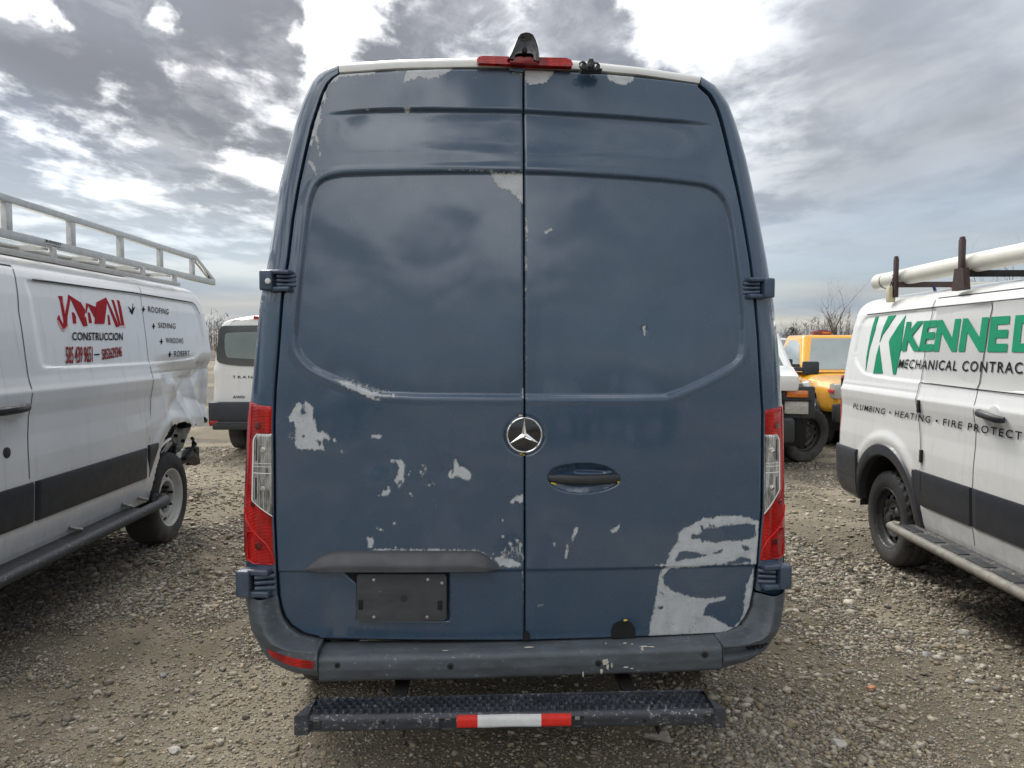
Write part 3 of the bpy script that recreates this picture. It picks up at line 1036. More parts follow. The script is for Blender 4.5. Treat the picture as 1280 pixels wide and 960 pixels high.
# black rubber behind the gaps
sealL = np.array(leftline)
bm = bmesh.new()
zbm = V(655, 803)[1]
outline = [(x, z) for z, x in leftline] + [(x, z) for z, x in reversed(rightline)]
inner = [(x * 0.93, zbm + 0.04 + (z - zbm) * 0.955) for x, z in outline]
outer = [(x * 1.012, zbm - 0.012 + (z - zbm) * 1.007) for x, z in outline]
prev = None
rings = []
for (a, b), (c, d) in zip(outer, inner):
    rings.append((bm.verts.new((a, float(ys(a, b)) + 0.035, b)), bm.verts.new((c, float(ys(c, d)) + 0.035, d))))
for r0, r1 in zip(rings, rings[1:] + rings[:1]):
    bm.faces.new((r0[0], r0[1], r1[1], r1[0]))
xc = V(655.3, 300)[0]
vv = [bm.verts.new((xc + sx * 0.02, float(ys(xc, z)) + 0.03, z)) for z in np.linspace(zbm, 2.62, 20) for sx in (-1, 1)]
for i in range(19):
    bm.faces.new((vv[2 * i], vv[2 * i + 1], vv[2 * i + 3], vv[2 * i + 2]))
bm_obj('door_seal', bm, M['black'], van)

# ---- body shell: pillars wrapping round from the door gap to the sides, then forward
zfront = [(0.0, 9), (3.55, 9), (3.9, 2.62), (4.3, 2.35), (4.75, 1.75), (4.9, 1.45), (5.35, 1.22), (5.55, 1.0), (5.62, 0.6)]
wfront = [(0, 1), (3.6, 1), (4.9, 0.93), (5.4, 0.85), (5.62, 0.7)]
NS = 70


def shell_rings(G, O, sgn, top=False):
    """rings of points from door gap G round to the outline O and on to the front"""
    G = resamp(G, NS) if not top else resamp(G, 40)
    O = resamp(O, len(G))
    G = G.copy()
    if not top:
        G[:, 0] += sgn * 0.0045
    yG = ys(G[:, 0], G[:, 1]) + 0.002
    R = []
    R.append(np.stack([G[:, 0], yG + 0.04, G[:, 1]], 1))
    R.append(np.stack([G[:, 0], yG + 0.003, G[:, 1]], 1))
    for a in np.linspace(0.03, pi / 2, 14):
        s, c = sin(a), cos(a)
        P = G + (O - G) * s
        y = yG + (YO - yG) * (1 - c)
        R.append(np.stack([P[:, 0], y, P[:, 1]], 1))
    for y in [0.3, 0.6, 1.0, 1.6, 2.2, 2.8, 3.3, 3.6, 3.9, 4.1, 4.3, 4.5, 4.75, 4.9, 5.1, 5.35, 5.5, 5.58, 5.62]:
        zc = np.interp(y, *zip(*zfront))
        wf = np.interp(y, *zip(*wfront))
        R.append(np.stack([O[:, 0] * wf, np.full(len(O), y), np.minimum(O[:, 1], zc - 0.02 * (O[:, 0]) ** 2)], 1))
    return np.stack(R)


def shell(name, R, mat, flip=False):
    nr, nc, _ = R.shape
    F = gridfaces(nr, nc)
    if flip:
        F = F[:, ::-1]
    return mk(name, R.reshape(-1, 3), F, mat, van, ang=50)


RL = shell_rings(GL, OL, -1)
RR = shell_rings(GR, OR_, 1)
for R_, nm in ((RL, 'l'), (RR, 'r')):
    # carry the side panel down to the sill
    pass
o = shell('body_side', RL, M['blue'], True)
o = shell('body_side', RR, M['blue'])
topG = [GL[-1], V(500, 86), V(596, 84.5), V(655.5, 84.5), V(720, 87), V(800, 94), GR[-1]]
topG = [(x, z + 0.003) for x, z in topG]
topO = VP([(425, 81), (500, 76.6), (596, 74.3), (655, 74.6), (720, 78), (800, 86.5), (874, 97)], YO)
RT = shell_rings(topG, topO, 1, True)
shell('roof', RT, M['offwhite'])
# lower sides with sill, simple closed volume below the pillars
for R_, sgn in ((RL, -1), (RR, 1)):
    base = R_[17:, 0, :]
    rows = []
    for zz, ox in ((1.0, 0), (0.8, 0.004), (0.62, 0), (0.5, -0.05), (0.42, -0.10)):
        rr = base.copy()
        m = base[:, 2]
        rr[:, 2] = np.minimum(m, zz * m[0] if zz == 1.0 else zz)
        rr[:, 0] += sgn * ox
        rows.append(rr)
    rows = np.stack(rows)
    F = gridfaces(rows.shape[0], rows.shape[1])
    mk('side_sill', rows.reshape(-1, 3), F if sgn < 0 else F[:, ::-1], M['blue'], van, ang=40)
# floor and axle underneath
box_obj('floor_pan', (0, 2.8, 0.56), (1.6, 5.2, 0.08), M['under'], van, 0.02)
bm = bmesh.new()
add_cyl(bm, (-0.8, 1.05, 0.36), (0.8, 1.05, 0.36), 0.05)
add_cyl(bm, (-0.16, 1.05, 0.36), (0.16, 1.05, 0.36), 0.14, 20)
add_cyl(bm, (0, 1.2, 0.40), (0, 3.6, 0.45), 0.04)
bm_obj('rear_axle', bm, M['under'], van)

# ---- bumper
Cy = -0.085
BSL, BSR = V(396, 820, Cy)[0], V(905, 815, Cy)[0]


def bumper_profile():
    zt = V(655, 804)[1]
    zc_ = V(640, 818, Cy)[1]
    zb_ = V(640, 850, Cy)[1]
    return [(0.05, zt - 0.004), (-0.03, zt - 0.003), (-0.068, zc_ + 0.004), (-0.080, zc_ - 0.002), (-0.085, zc_ - 0.012), (-0.086, (zc_ + zb_) / 2), (-0.080, zb_ + 0.012), (-0.068, zb_ + 0.002),
            (-0.045, zb_ - 0.006), (0.04, zb_ - 0.012)]


prof = bumper_profile()
xs = np.linspace(BSL + 0.003, BSR - 0.003, 120)
rows = []
SENS = [(V(421, 833, Cy), 0.011), (V(563, 833, Cy), 0.012), (V(748, 829, Cy), 0.013), (V(882, 819.5, Cy), 0.013)]
prof2 = resamp(prof, 70)
for (yy, zz) in prof2:
    crown = 0.012 * (xs / 0.72) ** 2
    rows.append(np.stack([xs, yy + crown + 0.0015 * np.sin(xs * 9) * np.sin(zz * 60), zz + 0.004 * (xs / 0.7) + 0 * xs], 1))
rows = np.stack(rows)
mk('bumper_centre', rows.reshape(-1, 3), gridfaces(*rows.shape[:2])[:, ::-1], M['bumper'], van, ang=60)


def bumper_face_y(x):
    return Cy + 0.012 * (x / 0.72) ** 2


# corner pieces
def bumper_corner(sgn):
    G = GL[:1] + BL[1:] if sgn < 0 else GR[:1] + BR[1:]
    inn = sorted([(z, x) for x, z in G])
    iz, ix = zip(*inn)
    opx = [(308, 746), (311, 783), (316, 812), (321, 826), (330, 838), (345, 844), (365, 846.5), (397, 849)] if sgn < 0 else \
          [(979, 740), (975, 785.6), (970, 806), (962, 818), (946, 826), (930, 832), (915, 836), (905, 841)]
    yo = [0.13, 0.10, 0.05, 0.02, -0.02, -0.05, -0.07, -0.08]
    O = [V(a, b, y) for (a, b), y in zip(opx, yo)]
    oz = [p[1] for p in O][::-1]
    ox = [p[0] for p in O][::-1]
    zs = np.unique(np.r_[np.linspace(oz[0] + 0.001, 0.56, 24), iz[0] - 0.0008, iz[0] + 0.0008, np.arange(0.5605, 0.62, 0.0022), np.linspace(0.622, O[0][1] + 0.03, 34)])
    seam = BSL if sgn < 0 else BSR
    rows = []
    nc = 40
    for z in zs:
        xo = np.interp(z, oz, ox)
        xi = np.interp(z, iz, ix) + sgn * 0.003 if z > iz[0] else seam
        if z <= iz[0] + 0.0:
            xi = seam
        if sgn * (xo - xi) < 0.004:
            xi = xo - sgn * 0.004
        yf = np.interp(z, [0.46, 0.50, 0.565, 0.64, 0.80], [-0.055, -0.083, -0.080, -0.045, -0.002])
        yside = 0.17
        pts = [(xi, 0.06, z)]
        for c in np.linspace(0, 1, nc - 1):
            a = c * pi / 2
            x = xi + (xo - xi) * sin(a)
            y = yf + (yside - yf) * (1 - cos(a))
            if z > iz[0]:
                w = 1 - smoothstep(c / 0.28)
                y = y * (1 - w) + w * (float(ys(xi, z)) + 0.004)
                y = max(y, yf) if w < 0.5 else y
            pts.append((x, y, z + 0.0))
        for yy in (0.3, 0.5, 0.7):
            pts.append((xo - sgn * (0.002 + 0.02 * (yy - 0.17)), yy, z))
        rows.append(pts)
    rows = np.array(rows)
    # reflector slot
    if sgn > 0:
        SL = [V(905, 808, -0.07), V(935, 806, -0.06), V(958, 802, -0.0), V(961, 808, -0.0), V(940, 817, -0.05), V(905, 821, -0.07)]
        X, Zz = rows[:, :nc, 0], rows[:, :nc, 2]
        s_ = sdf_local([(p[0], p[1]) for p in SL], X.ravel(), Zz.ravel()).reshape(X.shape)
        rows[:, :nc, 1] += 0.035 * smoothstep(-s_ / 0.006)
    F = gridfaces(*rows.shape[:2])
    return mk('bumper_corner', rows.reshape(-1, 3), F if sgn > 0 else F[:, ::-1], M['bumper'], van, ang=50), rows


bcL, rowsL = bumper_corner(-1)
bcR, rowsR = bumper_corner(1)


def corner_map(rows, nc=40):
    R = rows[:, :nc]

    def f(x, z, off):
        i = int(np.argmin(np.abs(R[:, 0, 2] - z)))
        xs_ = R[i, :, 0]
        ys_ = R[i, :, 1]
        if xs_[0] > xs_[-1]:
            xs_, ys_ = xs_[::-1], ys_[::-1]
        return Vector((x, float(np.interp(x, xs_, ys_)) - off, z))
    return f


cmL, cmR = corner_map(rowsL), corner_map(rowsR)
RFL = [V(a, b, -0.06) for a, b in [(328.5, 818.5), (340, 819), (393, 823.5), (393, 832.5), (365, 831), (346, 828.5), (334, 825.5)]]
poly_relief('reflector', RFL, cmL, 0.004, M['red'], van, 0.015, 0.0)
bm = bmesh.new()
for a, b in [((910, 813), (930, 811)), ((933, 809), (945, 813)), ((925, 817), (950, 807)), ((948, 804), (949, 811)), ((953, 803), (954, 810))]:
    p, q = V(*a, -0.03), V(*b, -0.03)
    add_cyl(bm, (p[0], -0.03, p[1]), (q[0], -0.02, q[1]), 0.004, 6)
bm_obj('reflector_clip', bm, M['darkmetal'], van)
# parking sensors
for n_, ((x, z), r) in enumerate(SENS):
    bm = bmesh.new()
    y0 = bumper_face_y(x)
    add_cyl(bm, (x, y0 + 0.005, z), (x, y0 - 0.0025, z), r, 20, bev=0.001)
    s_ = bm_obj('parking_sensor', bm, M['plastic'], van)
    bm = bmesh.new()
    add_cyl(bm, (x, y0 + 0.004, z), (x, y0 - 0.0038, z), r * 0.62, 16, bev=0.001)
    bm_obj('sensor_eye', bm, M['black'], s_)
# dried splatter on the bumper
bm = bmesh.new()


def blob(bm, px, py, r, sx=1.0, sz=1.0, y=None, n=11):
    yy = Cy - 0.003 if y is None else y
    x, z = V(px, py, yy)
    yy = bumper_face_y(x) - 0.0035 if y is None else y
    vs = []
    for k in range(n):
        a = 2 * pi * k / n
        rr = r * (0.65 + 0.6 * random.random())
        vs.append(bm.verts.new((x + rr * sx * cos(a), yy, z + rr * sz * sin(a))))
    c = bm.verts.new((x, yy - 0.003, z))
    for k in range(n):
        bm.faces.new((vs[k], vs[(k + 1) % n], c))


def splat(name, mat, items, yf=None):
    for a in items:
        b_ = bmesh.new()
        blob(b_, *a, y=None if yf is None else yf(a))
        bm_obj(name, b_, mat, van)


splat('dried_splatter', M['splat'], [(757, 828, .014, 1, 1), (760, 834, .008, .6, 1.4), (752, 839, .007, .8, 1.5), (765, 832, .006, .7, 1.6), (783, 834.5, .005, 2.2, .5), (729, 843, .004, .7, 2.5), (790, 836, .004, 1.5, .5)])
splat('dried_splatter', M['splat'], [(805, 808, .006, 3.2, .55), (803, 812, .006, 1, 1.6), (815, 808.5, .005, 2.4, .6), (781, 804, .004, 1.6, .6), (790, 805, .004, 1.5, .5), (757.5, 804.5, .003, 1, 1), (660, 809, .006, 3, .4), (557, 813, .004, 3, .4)], lambda a: -0.075)

# ---- number plate bracket
PL = VP([(446, 719), (449, 717), (555, 717), (558.5, 720), (558.5, 773), (555, 776.5), (449, 777.5), (445, 774)], None, 0.0)


def plate_map(x, z, off=0.0):
    return Vector((x, float(ys(x, z)) + 0.010 - off, z))


pb = poly_relief('plate_bracket', PL, plate_map, 0.012, M['plate'], van, 0.08, 0.002)
for a, b in [(467.5, 724.5), (535, 724), (467.5, 771), (534, 771), (552.5, 728.5)]:
    x, z = V(a, b)
    bm = bmesh.new()
    p = plate_map(x, z, 0.011)
    add_cyl(bm, p, p + Vector((0, -0.005, 0)), 0.006, 10, bev=0.0015)
    bm_obj('screw', bm, M['alu'], pb)
for a, b in [(451, 756), (550, 756.5)]:
    x, z = V(a, b)
    p = plate_map(x, z, 0.011)
    bm = bmesh.new()
    add_box(bm, p + Vector((0, -0.001, 0)), (0.017, 0.004, 0.035), 0.001)
    bm_obj('mounting_slot', bm, M['black'], pb)
x, z = V(505, 748)
bm = bmesh.new()
p = plate_map(x, z, 0.0125)
add_cyl(bm, p, p + Vector((0, -0.001, 0)), 0.013, 20)
bm_obj('plate_boss', bm, M['plastic'], pb)
# black sheet standing in for the shaded plate recess, upper left
poly_relief('plate_recess_shade', VP([(427, 714), (446, 714), (446, 731)]), lambda x, z, o: Vector((x, float(ys(x, z)) + 0.020 - o, z)), 0.003, M['black'], van, 0)
# ---- grey trim strip over the plate
TR = chaikin(VP([(380, 712.5), (388, 705), (397, 698), (405, 692.5), (414, 689.5), (430, 688.3), (590, 688.6), (598, 690), (608, 695.5), (617, 703), (626, 712.5)]), 0)


def trim_map(x, z, off=0.0):
    return surf0(x, z, off)


tb = []
zt0, zt1 = V(500, 688.6)[1], V(500, 712.5)[1]
xsT = np.linspace(TR[0][0], TR[-1][0], 90)
tz_ = np.interp(xsT, [p[0] for p in TR], [p[1] for p in TR])
rows = []
for t in np.linspace(0, 1, 16):
    z = zt1 + (tz_ - zt1) * t
    hh = 0.030 * np.minimum(1, np.maximum(0.12, (tz_ - zt1) / 0.05)) * (1 - 0.72 * smoothstep((t - 0.25) / 0.75))
    y = ys(xsT, z) - hh
    rows.append(np.stack([xsT, y, z], 1))
rows = [np.stack([xsT, ys(xsT, 0 * xsT + zt1) + 0.01, 0 * xsT + zt1 + 0.002], 1)] + rows + [np.stack([xsT, ys(xsT, tz_) + 0.004, tz_ + 0.0015], 1)]
rows = np.stack(rows)
mk('plate_trim', rows.reshape(-1, 3), gridfaces(*rows.shape[:2]), M['trim'], van, ang=40)

# ---- star badge
bx_, bz_ = STARC
by_ = float(ys(bx_, bz_))
bm = bmesh.new()
n = 48
R0 = 0.0655
for (r, y) in [(0, 0)]:
    pass
add_cyl(bm, (bx_, by_ + 0.006, bz_), (bx_, by_ - 0.006, bz_), R0, 48, bev=0.003)
badge = bm_obj('star_badge', bm, M['badge'], van)
bm = bmesh.new()
rings = []
for k in range(64):
    a = 2 * pi * k / 64
    ring = []
    for j in range(8):
        b = 2 * pi * j / 8
        rr = R0 - 0.003 + 0.0035 * cos(b)
        ring.append(bm.verts.new((bx_ + rr * cos(a), by_ - 0.008 + 0.004 * sin(b), bz_ + rr * sin(a))))
    rings.append(ring)
for k in range(64):
    A, B = rings[k], rings[(k + 1) % 64]
    for j in range(8):
        bm.faces.new((A[j], A[(j + 1) % 8], B[(j + 1) % 8], B[j]))
bm_obj('badge_ring', bm, M['chrome'], badge)
bm = bmesh.new()
cen = bm.verts.new((bx_, by_ - 0.016, bz_))
tips, mids = [], []
for k in range(3):
    a = pi / 2 + 2 * pi * k / 3
    tips.append(bm.verts.new((bx_ + (R0 - 0.004) * cos(a), by_ - 0.0095, bz_ + (R0 - 0.004) * sin(a))))
    a2 = a + pi / 3
    mids.append(bm.verts.new((bx_ + 0.0105 * cos(a2), by_ - 0.007, bz_ + 0.0105 * sin(a2))))
for k in range(3):
    bm.faces.new((cen, tips[k], mids[k]))
    bm.faces.new((cen, mids[k - 1], tips[k]))
bm_obj('badge_star', bm, M['chrome'], badge, 1)
bm = bmesh.new()
for a, b, r in [(651.5, 567.5, .0045), (655, 568.5, .004), (648.5, 565.5, .003)]:
    blob(bm, a, b, r, 1.2, 0.7, y=by_ - 0.004)
bm_obj('foam_scrap', bm, M['yellow_bit'], van)
bm = bmesh.new()
blob(bm, 651, 519.5, .006, 1.2, .7, y=by_ - 0.002)
bm_obj('badge_putty', bm, M['splat'], van)

# ---- door handle
bm = bmesh.new()
hp = []
zc_h = V(730, 598)[1]
for t in np.linspace(0, 1, 25):
    px = 685.5 + (774.5 - 685.5) * t
    py = 598.3 + 1.2 * sin(pi * t) - 0.4
    x, z = V(px, py)
    lift = 0.006 + 0.022 * sin(pi * min(1, max(0, t))) ** 0.6
    hp.append((x, float(ys(x, z)) - lift + 0.010, z, 0.0185 if 0.12 < t < 0.92 else 0.0165 * (0.75 + 0.25 * sin(pi * min(1, t * 6) / 2))))
rings = []
for (x, y, z, r) in hp:
    rings.append([bm.verts.new((x, y + 0.010 * cos(a), z + r * 0.98 * (abs(sin(a)) ** 0.8) * (1 if sin(a) > 0 else -1))) for a in np.linspace(0, 2 * pi, 18, endpoint=False)])
for A, B in zip(rings[:-1], rings[1:]):
    for k in range(18):
        bm.faces.new((A[k], A[(k + 1) % 18], B[(k + 1) % 18], B[k]))
bm.faces.new(rings[0])
bm.faces.new(rings[-1][::-1])
bm_obj('door_handle', bm, M['plastic'], van)
splat('foam_scrap', M['yellow_bit'], [(692, 604.5, .006, 1.7, .8), (772.5, 603, .005, 1.2, .8)], lambda a: float(ys(*V(a[0], a[1]))) - 0.006)

# black scorched plug and rubber stop low on the right door
poly_relief('rubber_plug', VP([(765, 799.5), (765, 789), (768, 782), (774, 778.5), (783, 777), (790, 780), (795, 787), (796, 799.5)]), surf, 0.003, M['black'], van, 0)
poly_relief('rubber_plug', VP([(654.5, 802), (655, 793), (659, 790), (663, 795), (663.5, 802)]), surf, 0.003, M['black'], van, 0)
bm = bmesh.new()
for a, b, r, sx, sz in [(781.5, 775.5, .006, 1.4, .7)]:
    x, z = V(a, b)
    blob(bm, a, b, r, sx, sz, y=float(surf(x, z).y) - 0.006)
bm_obj('foam_scrap', bm, M['yellow_bit'], van)

# ---- tail lamps


def pillar_pt(sgn, z, a, off, yext=0.0):
    """point on the rear pillar at height z; a runs from the door gap (0) to the flank (pi/2)"""
    xg = float(np.interp(z, lz, lx)) - 0.0045 if sgn < 0 else float(np.interp(z, rz, rx)) + 0.0045
    O = OL if sgn < 0 else OR_
    P = sorted([(q[1], q[0]) for q in O])
    xo = float(np.interp(z, *zip(*P)))
    yg = float(ys(xg, z)) + 0.002
    x = xg + (xo - xg) * sin(a)
    y = yg + (YO - yg) * (1 - cos(a)) + yext
    nx, ny = sgn * sin(a) * 1.0, -cos(a)
    L = hypot(nx, ny)
    return (x + nx / L * off, y + ny / L * off, z)


def lamp_patch(name, sgn, z0, z1, a0, a1, off, mat, parent, nz=50, na=22, ztop=None, extra=()):
    """a0, a1, offsets may be functions of z"""
    rows = []
    for i in range(nz):
        t = i / (nz - 1)
        row = []
        for j in range(na):
            u = j / (na - 1)
            zt_ = z1 if ztop is None else ztop(u)
            z = z0 + (zt_ - z0) * t
            A0 = a0(z) if callable(a0) else a0
            A1 = a1(z) if callable(a1) else a1
            e = min(i, nz - 1 - i, j) / 1.0
            o_ = off if (e >= 1) else (off - 0.006)
            row.append(pillar_pt(sgn, z, A0 + (A1 - A0) * u, o_))
        for yy in extra:
            z = z0 + ((z1 if ztop is None else ztop(1.0)) - z0) * t
            row.append(pillar_pt(sgn, z, pi / 2, off if 0 < i < nz - 1 else off - 0.01, yy))
        rows.append(row)
    rows = np.array(rows)
    F = gridfaces(*rows.shape[:2])
    return mk(name, rows.reshape(-1, 3), F if sgn > 0 else F[:, ::-1], mat, parent, ang=45)


zb_l = V(330, 709)[1]
for sgn, (ti, to) in ((-1, (V(342.6, 507)[1], V(315.6, 499, 0.15)[1])), (1, (V(953.5, 511)[1], V(973, 503, 0.15)[1]))):
    zbot = V(345, 708)[1] if sgn < 0 else V(948, 702)[1]
    tl = lamp_patch('tail_lamp', sgn, zbot, ti, 0.02, pi / 2, 0.004, M['red'], van, 60, 24, ztop=lambda u, ti=ti, to=to: ti + (to - ti) * smoothstep(u) * 1.0, extra=(0.02, 0.06, 0.12))
    # darker side band
    lamp_patch('side_lens', sgn, zbot + 0.01, to - 0.015, 1.28, pi / 2, 0.0062, M['reddark'], tl, 30, 6, extra=(0.02, 0.06, 0.10))
    zc0 = V(342, 645)[1] if sgn < 0 else V(954, 642)[1]
    zc1 = V(342, 542)[1] if sgn < 0 else V(954, 543)[1]
    zdiag = V(323, 626)[1] if sgn < 0 else V(967, 612)[1]
    AM = 0.66 if sgn < 0 else 0.60

    def a1f(z, zc0=zc0, zc1=zc1, zdiag=zdiag):
        if z < zdiag:
            return 0.03 + (AM - 0.03) * max(0.0, (z - zc0) / (zdiag - zc0))
        if z > zc1 - 0.03:
            return AM - 0.16 * ((z - (zc1 - 0.03)) / 0.03) ** 2
        return AM
    cl = lamp_patch('reverse_lens', sgn, zc0, zc1, 0.02, a1f, 0.0085, M['clear'], tl, 50, 14)
    for (zf, r_b) in ((0.80, 0.011), (0.33, 0.010)):
        zq = zc0 + (zc1 - zc0) * zf
        bm = bmesh.new()
        c = Vector(pillar_pt(sgn, zq, AM * 0.42, 0.0082))
        c2 = Vector(pillar_pt(sgn, zq, AM * 0.42, 0.0115))
        add_cyl(bm, c, c2, r_b, 16, bev=0.0015)
        bm_obj('lamp_bulb', bm, M['chrome'], cl)
        bm = bmesh.new()
        for u0, u1 in ((0.72, 0.80),):
            q = [bm.verts.new(pillar_pt(sgn, zq + dz, AM * uu, 0.0094)) for uu, dz in ((u0, -0.04), (u1, -0.04), (u1, 0.04), (u0, 0.04))]
            bm.faces.new(q)
        o_ = bm_obj('reflector_edge', bm, M['plastic'], cl)
    # pale ribs across and round the clear lens
    bm = bmesh.new()
    for zq, w in ((zc0 + (zc1 - zc0) * 0.52, 0.0035), (zc0 + (zc1 - zc0) * 0.64, 0.002), (zc0 + (zc1 - zc0) * 0.60, 0.002)):
        for j in range(8):
            a_, b_ = 0.04 + (AM - 0.06) * j / 8, 0.04 + (AM - 0.06) * (j + 1) / 8
            q = [bm.verts.new(pillar_pt(sgn, zq + dz, a, 0.0097)) for a, dz in ((a_, -w / 2), (b_, -w / 2), (b_, w / 2), (a_, w / 2))]
            bm.faces.new(q)
    prev = None
    for i in range(41):
        z = zc0 + (zc1 - zc0) * i / 40
        a = a1f(z)
        cur = [bm.verts.new(pillar_pt(sgn, z, a, 0.0102)), bm.verts.new(pillar_pt(sgn, z, max(0.0, a - 0.06), 0.0102))]
        if prev:
            bm.faces.new((prev[0], prev[1], cur[1], cur[0]))
        prev = cur
    bm_obj('lens_rib', bm, M['lensline'], tl)
    # raised curve in the red lens and the lower square signal
    bm = bmesh.new()

    def pt(px, py, off=0.006):
        # px measured on the left lamp (310..345), mirrored for the right one
        u = min(1.0, max(0.0, (344 - px) / 34.0))
        z = zbot + (V(330, py)[1] - V(330, 708)[1])
        return pillar_pt(sgn, z, math.asin(min(1, u)), off)
    cv = [(313, 640), (317, 652), (322, 662), (330, 672), (337, 680), (342, 692), (343, 704)]
    add_tube(bm, [pt(*c) for c in cv], 0.0028, 6)
    sq = [(318, 668), (317, 690), (318, 703), (324, 706), (342, 705)]
    add_tube(bm, [pt(*c) for c in sq], 0.0022, 6)
    add_tube(bm, [pt(*c) for c in [(318, 667), (325, 666), (327, 672)]], 0.0022, 6)
    add_tube(bm, [pt(*c) for c in [(318, 508), (318, 560), (317, 620)]], 0.0016, 6)
    bm_obj('lens_ridge', bm, M['redrib'], tl)
    for (px, py, r) in [(327.5, 532.5, 0.013), (323.5, 632, 0.010), (329, 683.5, 0.014)]:
        bm = bmesh.new()
        c = Vector(pt(px, py, 0.005))
        c2 = Vector(pt(px, py, 0.0072))
        add_cyl(bm, c, c2, r, 16, bev=0.001)
        add_cyl(bm, c, c2 + (c2 - c) * 0.5, r * 0.45, 8)
        bm_obj('bulb', bm, M['bulb'], tl)

# ---- hinges


def hinge(sgn, x0, z0, x1, z1, lower=False):
    """hinge body covering the rectangle x0..x1, z0..z1 (outer to inner)"""
    cx, cz = (x0 + x1) / 2, (z0 + z1) / 2
    w, h = abs(x1 - x0), abs(z1 - z0)
    yb = float(ys(cx, cz)) + 0.01
    ry = Matrix.Rotation(sgn * radians(10), 4, 'Z')
    bm = bmesh.new()
    fw = 0.60 if not lower else 0.56
    # fixed half with the notch: a C shape made of a plate and two arms
    ox = cx + sgn * w * (0.5 - fw / 2)
    add_box(bm, Vector((cx + sgn * w * 0.31, yb - 0.022, cz)), (w * 0.36, 0.05, h * 0.92), 0.009, ry, 3)
    add_box(bm, Vector((cx + sgn * w * 0.02, yb - 0.020, cz + h * 0.38)), (w * 0.72, 0.046, h * 0.20), 0.007, ry, 3)
    add_box(bm, Vector((cx + sgn * w * 0.02, yb - 0.020, cz - h * 0.38)), (w * 0.72, 0.046, h * 0.22), 0.007, ry, 3)
    add_box(bm, Vector((cx + sgn * w * 0.485, yb + 0.01, cz)), (w * 0.07, 0.05, h * (0.42 if not lower else 0.66)), 0.004, ry, 2)
    hb = bm_obj('door_hinge', bm, M['hinge'], van, 40)
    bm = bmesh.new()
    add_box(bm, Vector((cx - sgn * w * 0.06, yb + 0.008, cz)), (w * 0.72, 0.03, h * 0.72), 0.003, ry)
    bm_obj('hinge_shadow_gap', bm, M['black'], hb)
    bm = bmesh.new()
    for dz, th in ((0.21, 0.17), (0.0, 0.15), (-0.21, 0.17)):
        add_cyl(bm, (cx - sgn * w * 0.44, yb - 0.012 - 0.004, cz + h * dz), (cx + sgn * w * 0.06, yb - 0.030, cz + h * dz * 0.9), h * th * 0.5, 12, bev=0.002)
    bm_obj('hinge_knuckle', bm, M['hinge'], hb)
    return hb, (cx, yb, cz, w, h)


a, b = V(323, 336, 0.03), V(370, 364, 0.03)
hb, (cx, yb, cz, w, h) = hinge(-1, a[0], a[1], b[0], b[1])
bm = bmesh.new()
q = V(334, 351, yb - 0.06)
add_cyl(bm, (q[0], yb - 0.045, q[1]), (q[0], yb - 0.056, q[1]), 0.0105, 12, bev=0.003)
bm_obj('hinge_bolt', bm, M['lensline'], hb)
a, b = V(970, 346, 0.03), V(930.5, 373, 0.03)
hinge(1, a[0], a[1], b[0], b[1])
a, b = V(296, 711, 0.03), V(347, 746, 0.03)
hinge(-1, a[0], a[1], b[0], b[1], True)
a, b = V(987.5, 704, 0.03), V(945, 737, 0.03)
hinge(1, a[0], a[1], b[0], b[1], True)

# ---- third brake light, camera and bracket on the roof edge
Yr = 0.10
bm = poly2d([V(p[0], p[1], Yr) for p in [(596, 78), (598.5, 75), (604, 74), (706, 76.5), (712, 79), (714.5, 84.5), (713, 87), (598, 83), (596, 81)]], 0)
ret = bmesh.ops.extrude_face_region(bm, geom=bm.faces[:])
for v in bm.verts:
    v.co = Vector((v.co.x, Yr, v.co.y))
tv = [g for g in ret['geom'] if isinstance(g, bmesh.types.BMVert)]
for v in tv:
    v.co.y = Yr - 0.045
    v.co.z -= 0.004
bmesh.ops.recalc_face_normals(bm, faces=bm.faces)
bl3 = bm_obj('third_brake_light', bm, M['red'], van, 25)
for (px, py) in [(600.5, 77), (709, 81)]:
    bm = bmesh.new()
    x, z = V(px, py, Yr - 0.05)
    add_cyl(bm, (x, Yr - 0.04, z), (x, Yr - 0.0475, z), 0.0045, 10)
    bm_obj('screw', bm, M['bulb'], bl3)
for (a, b) in [((621, 71.8), (637, 73.2)), ((674, 73), (687, 74.5))]:
    bm = bmesh.new()
    p, q = V(*a, Yr), V(*b, Yr)
    add_box(bm, Vector(((p[0] + q[0]) / 2, Yr + 0.02, (p[1] + q[1]) / 2)), (abs(q[0] - p[0]), 0.05, 0.006), 0.002)
    bm_obj('camera_foot', bm, M['trim'], bl3)
# hooded camera: arch with an opening below
outer = [(634, 75), (638.5, 67.5), (643, 57), (646.5, 48), (650, 43.3), (656, 41.3), (662, 41.8), (667, 44.5), (670.5, 51), (673.5, 60), (674.3, 68), (674.3, 78)]
inner_ = [(641.5, 75.3), (644, 69.5), (648, 68), (656, 67.8), (664, 68.2), (666.6, 70), (667, 75.6)]
no = 40


def arch_sec(y, sc, lift):
    O_ = resamp([V(p[0], p[1], Yr - 0.05) for p in outer], no)
    I_ = resamp([V(p[0], p[1], Yr - 0.05) for p in inner_], no)
    zb0 = O_[:, 1].min()
    cx0 = (O_[0, 0] + O_[-1, 0]) / 2
    f = lambda P: np.stack([cx0 + (P[:, 0] - cx0) * sc, np.full(no, y), zb0 + (P[:, 1] - zb0) * lift], 1)
    return f(O_), np.stack([I_[:, 0], np.full(no, y), I_[:, 1]], 1)


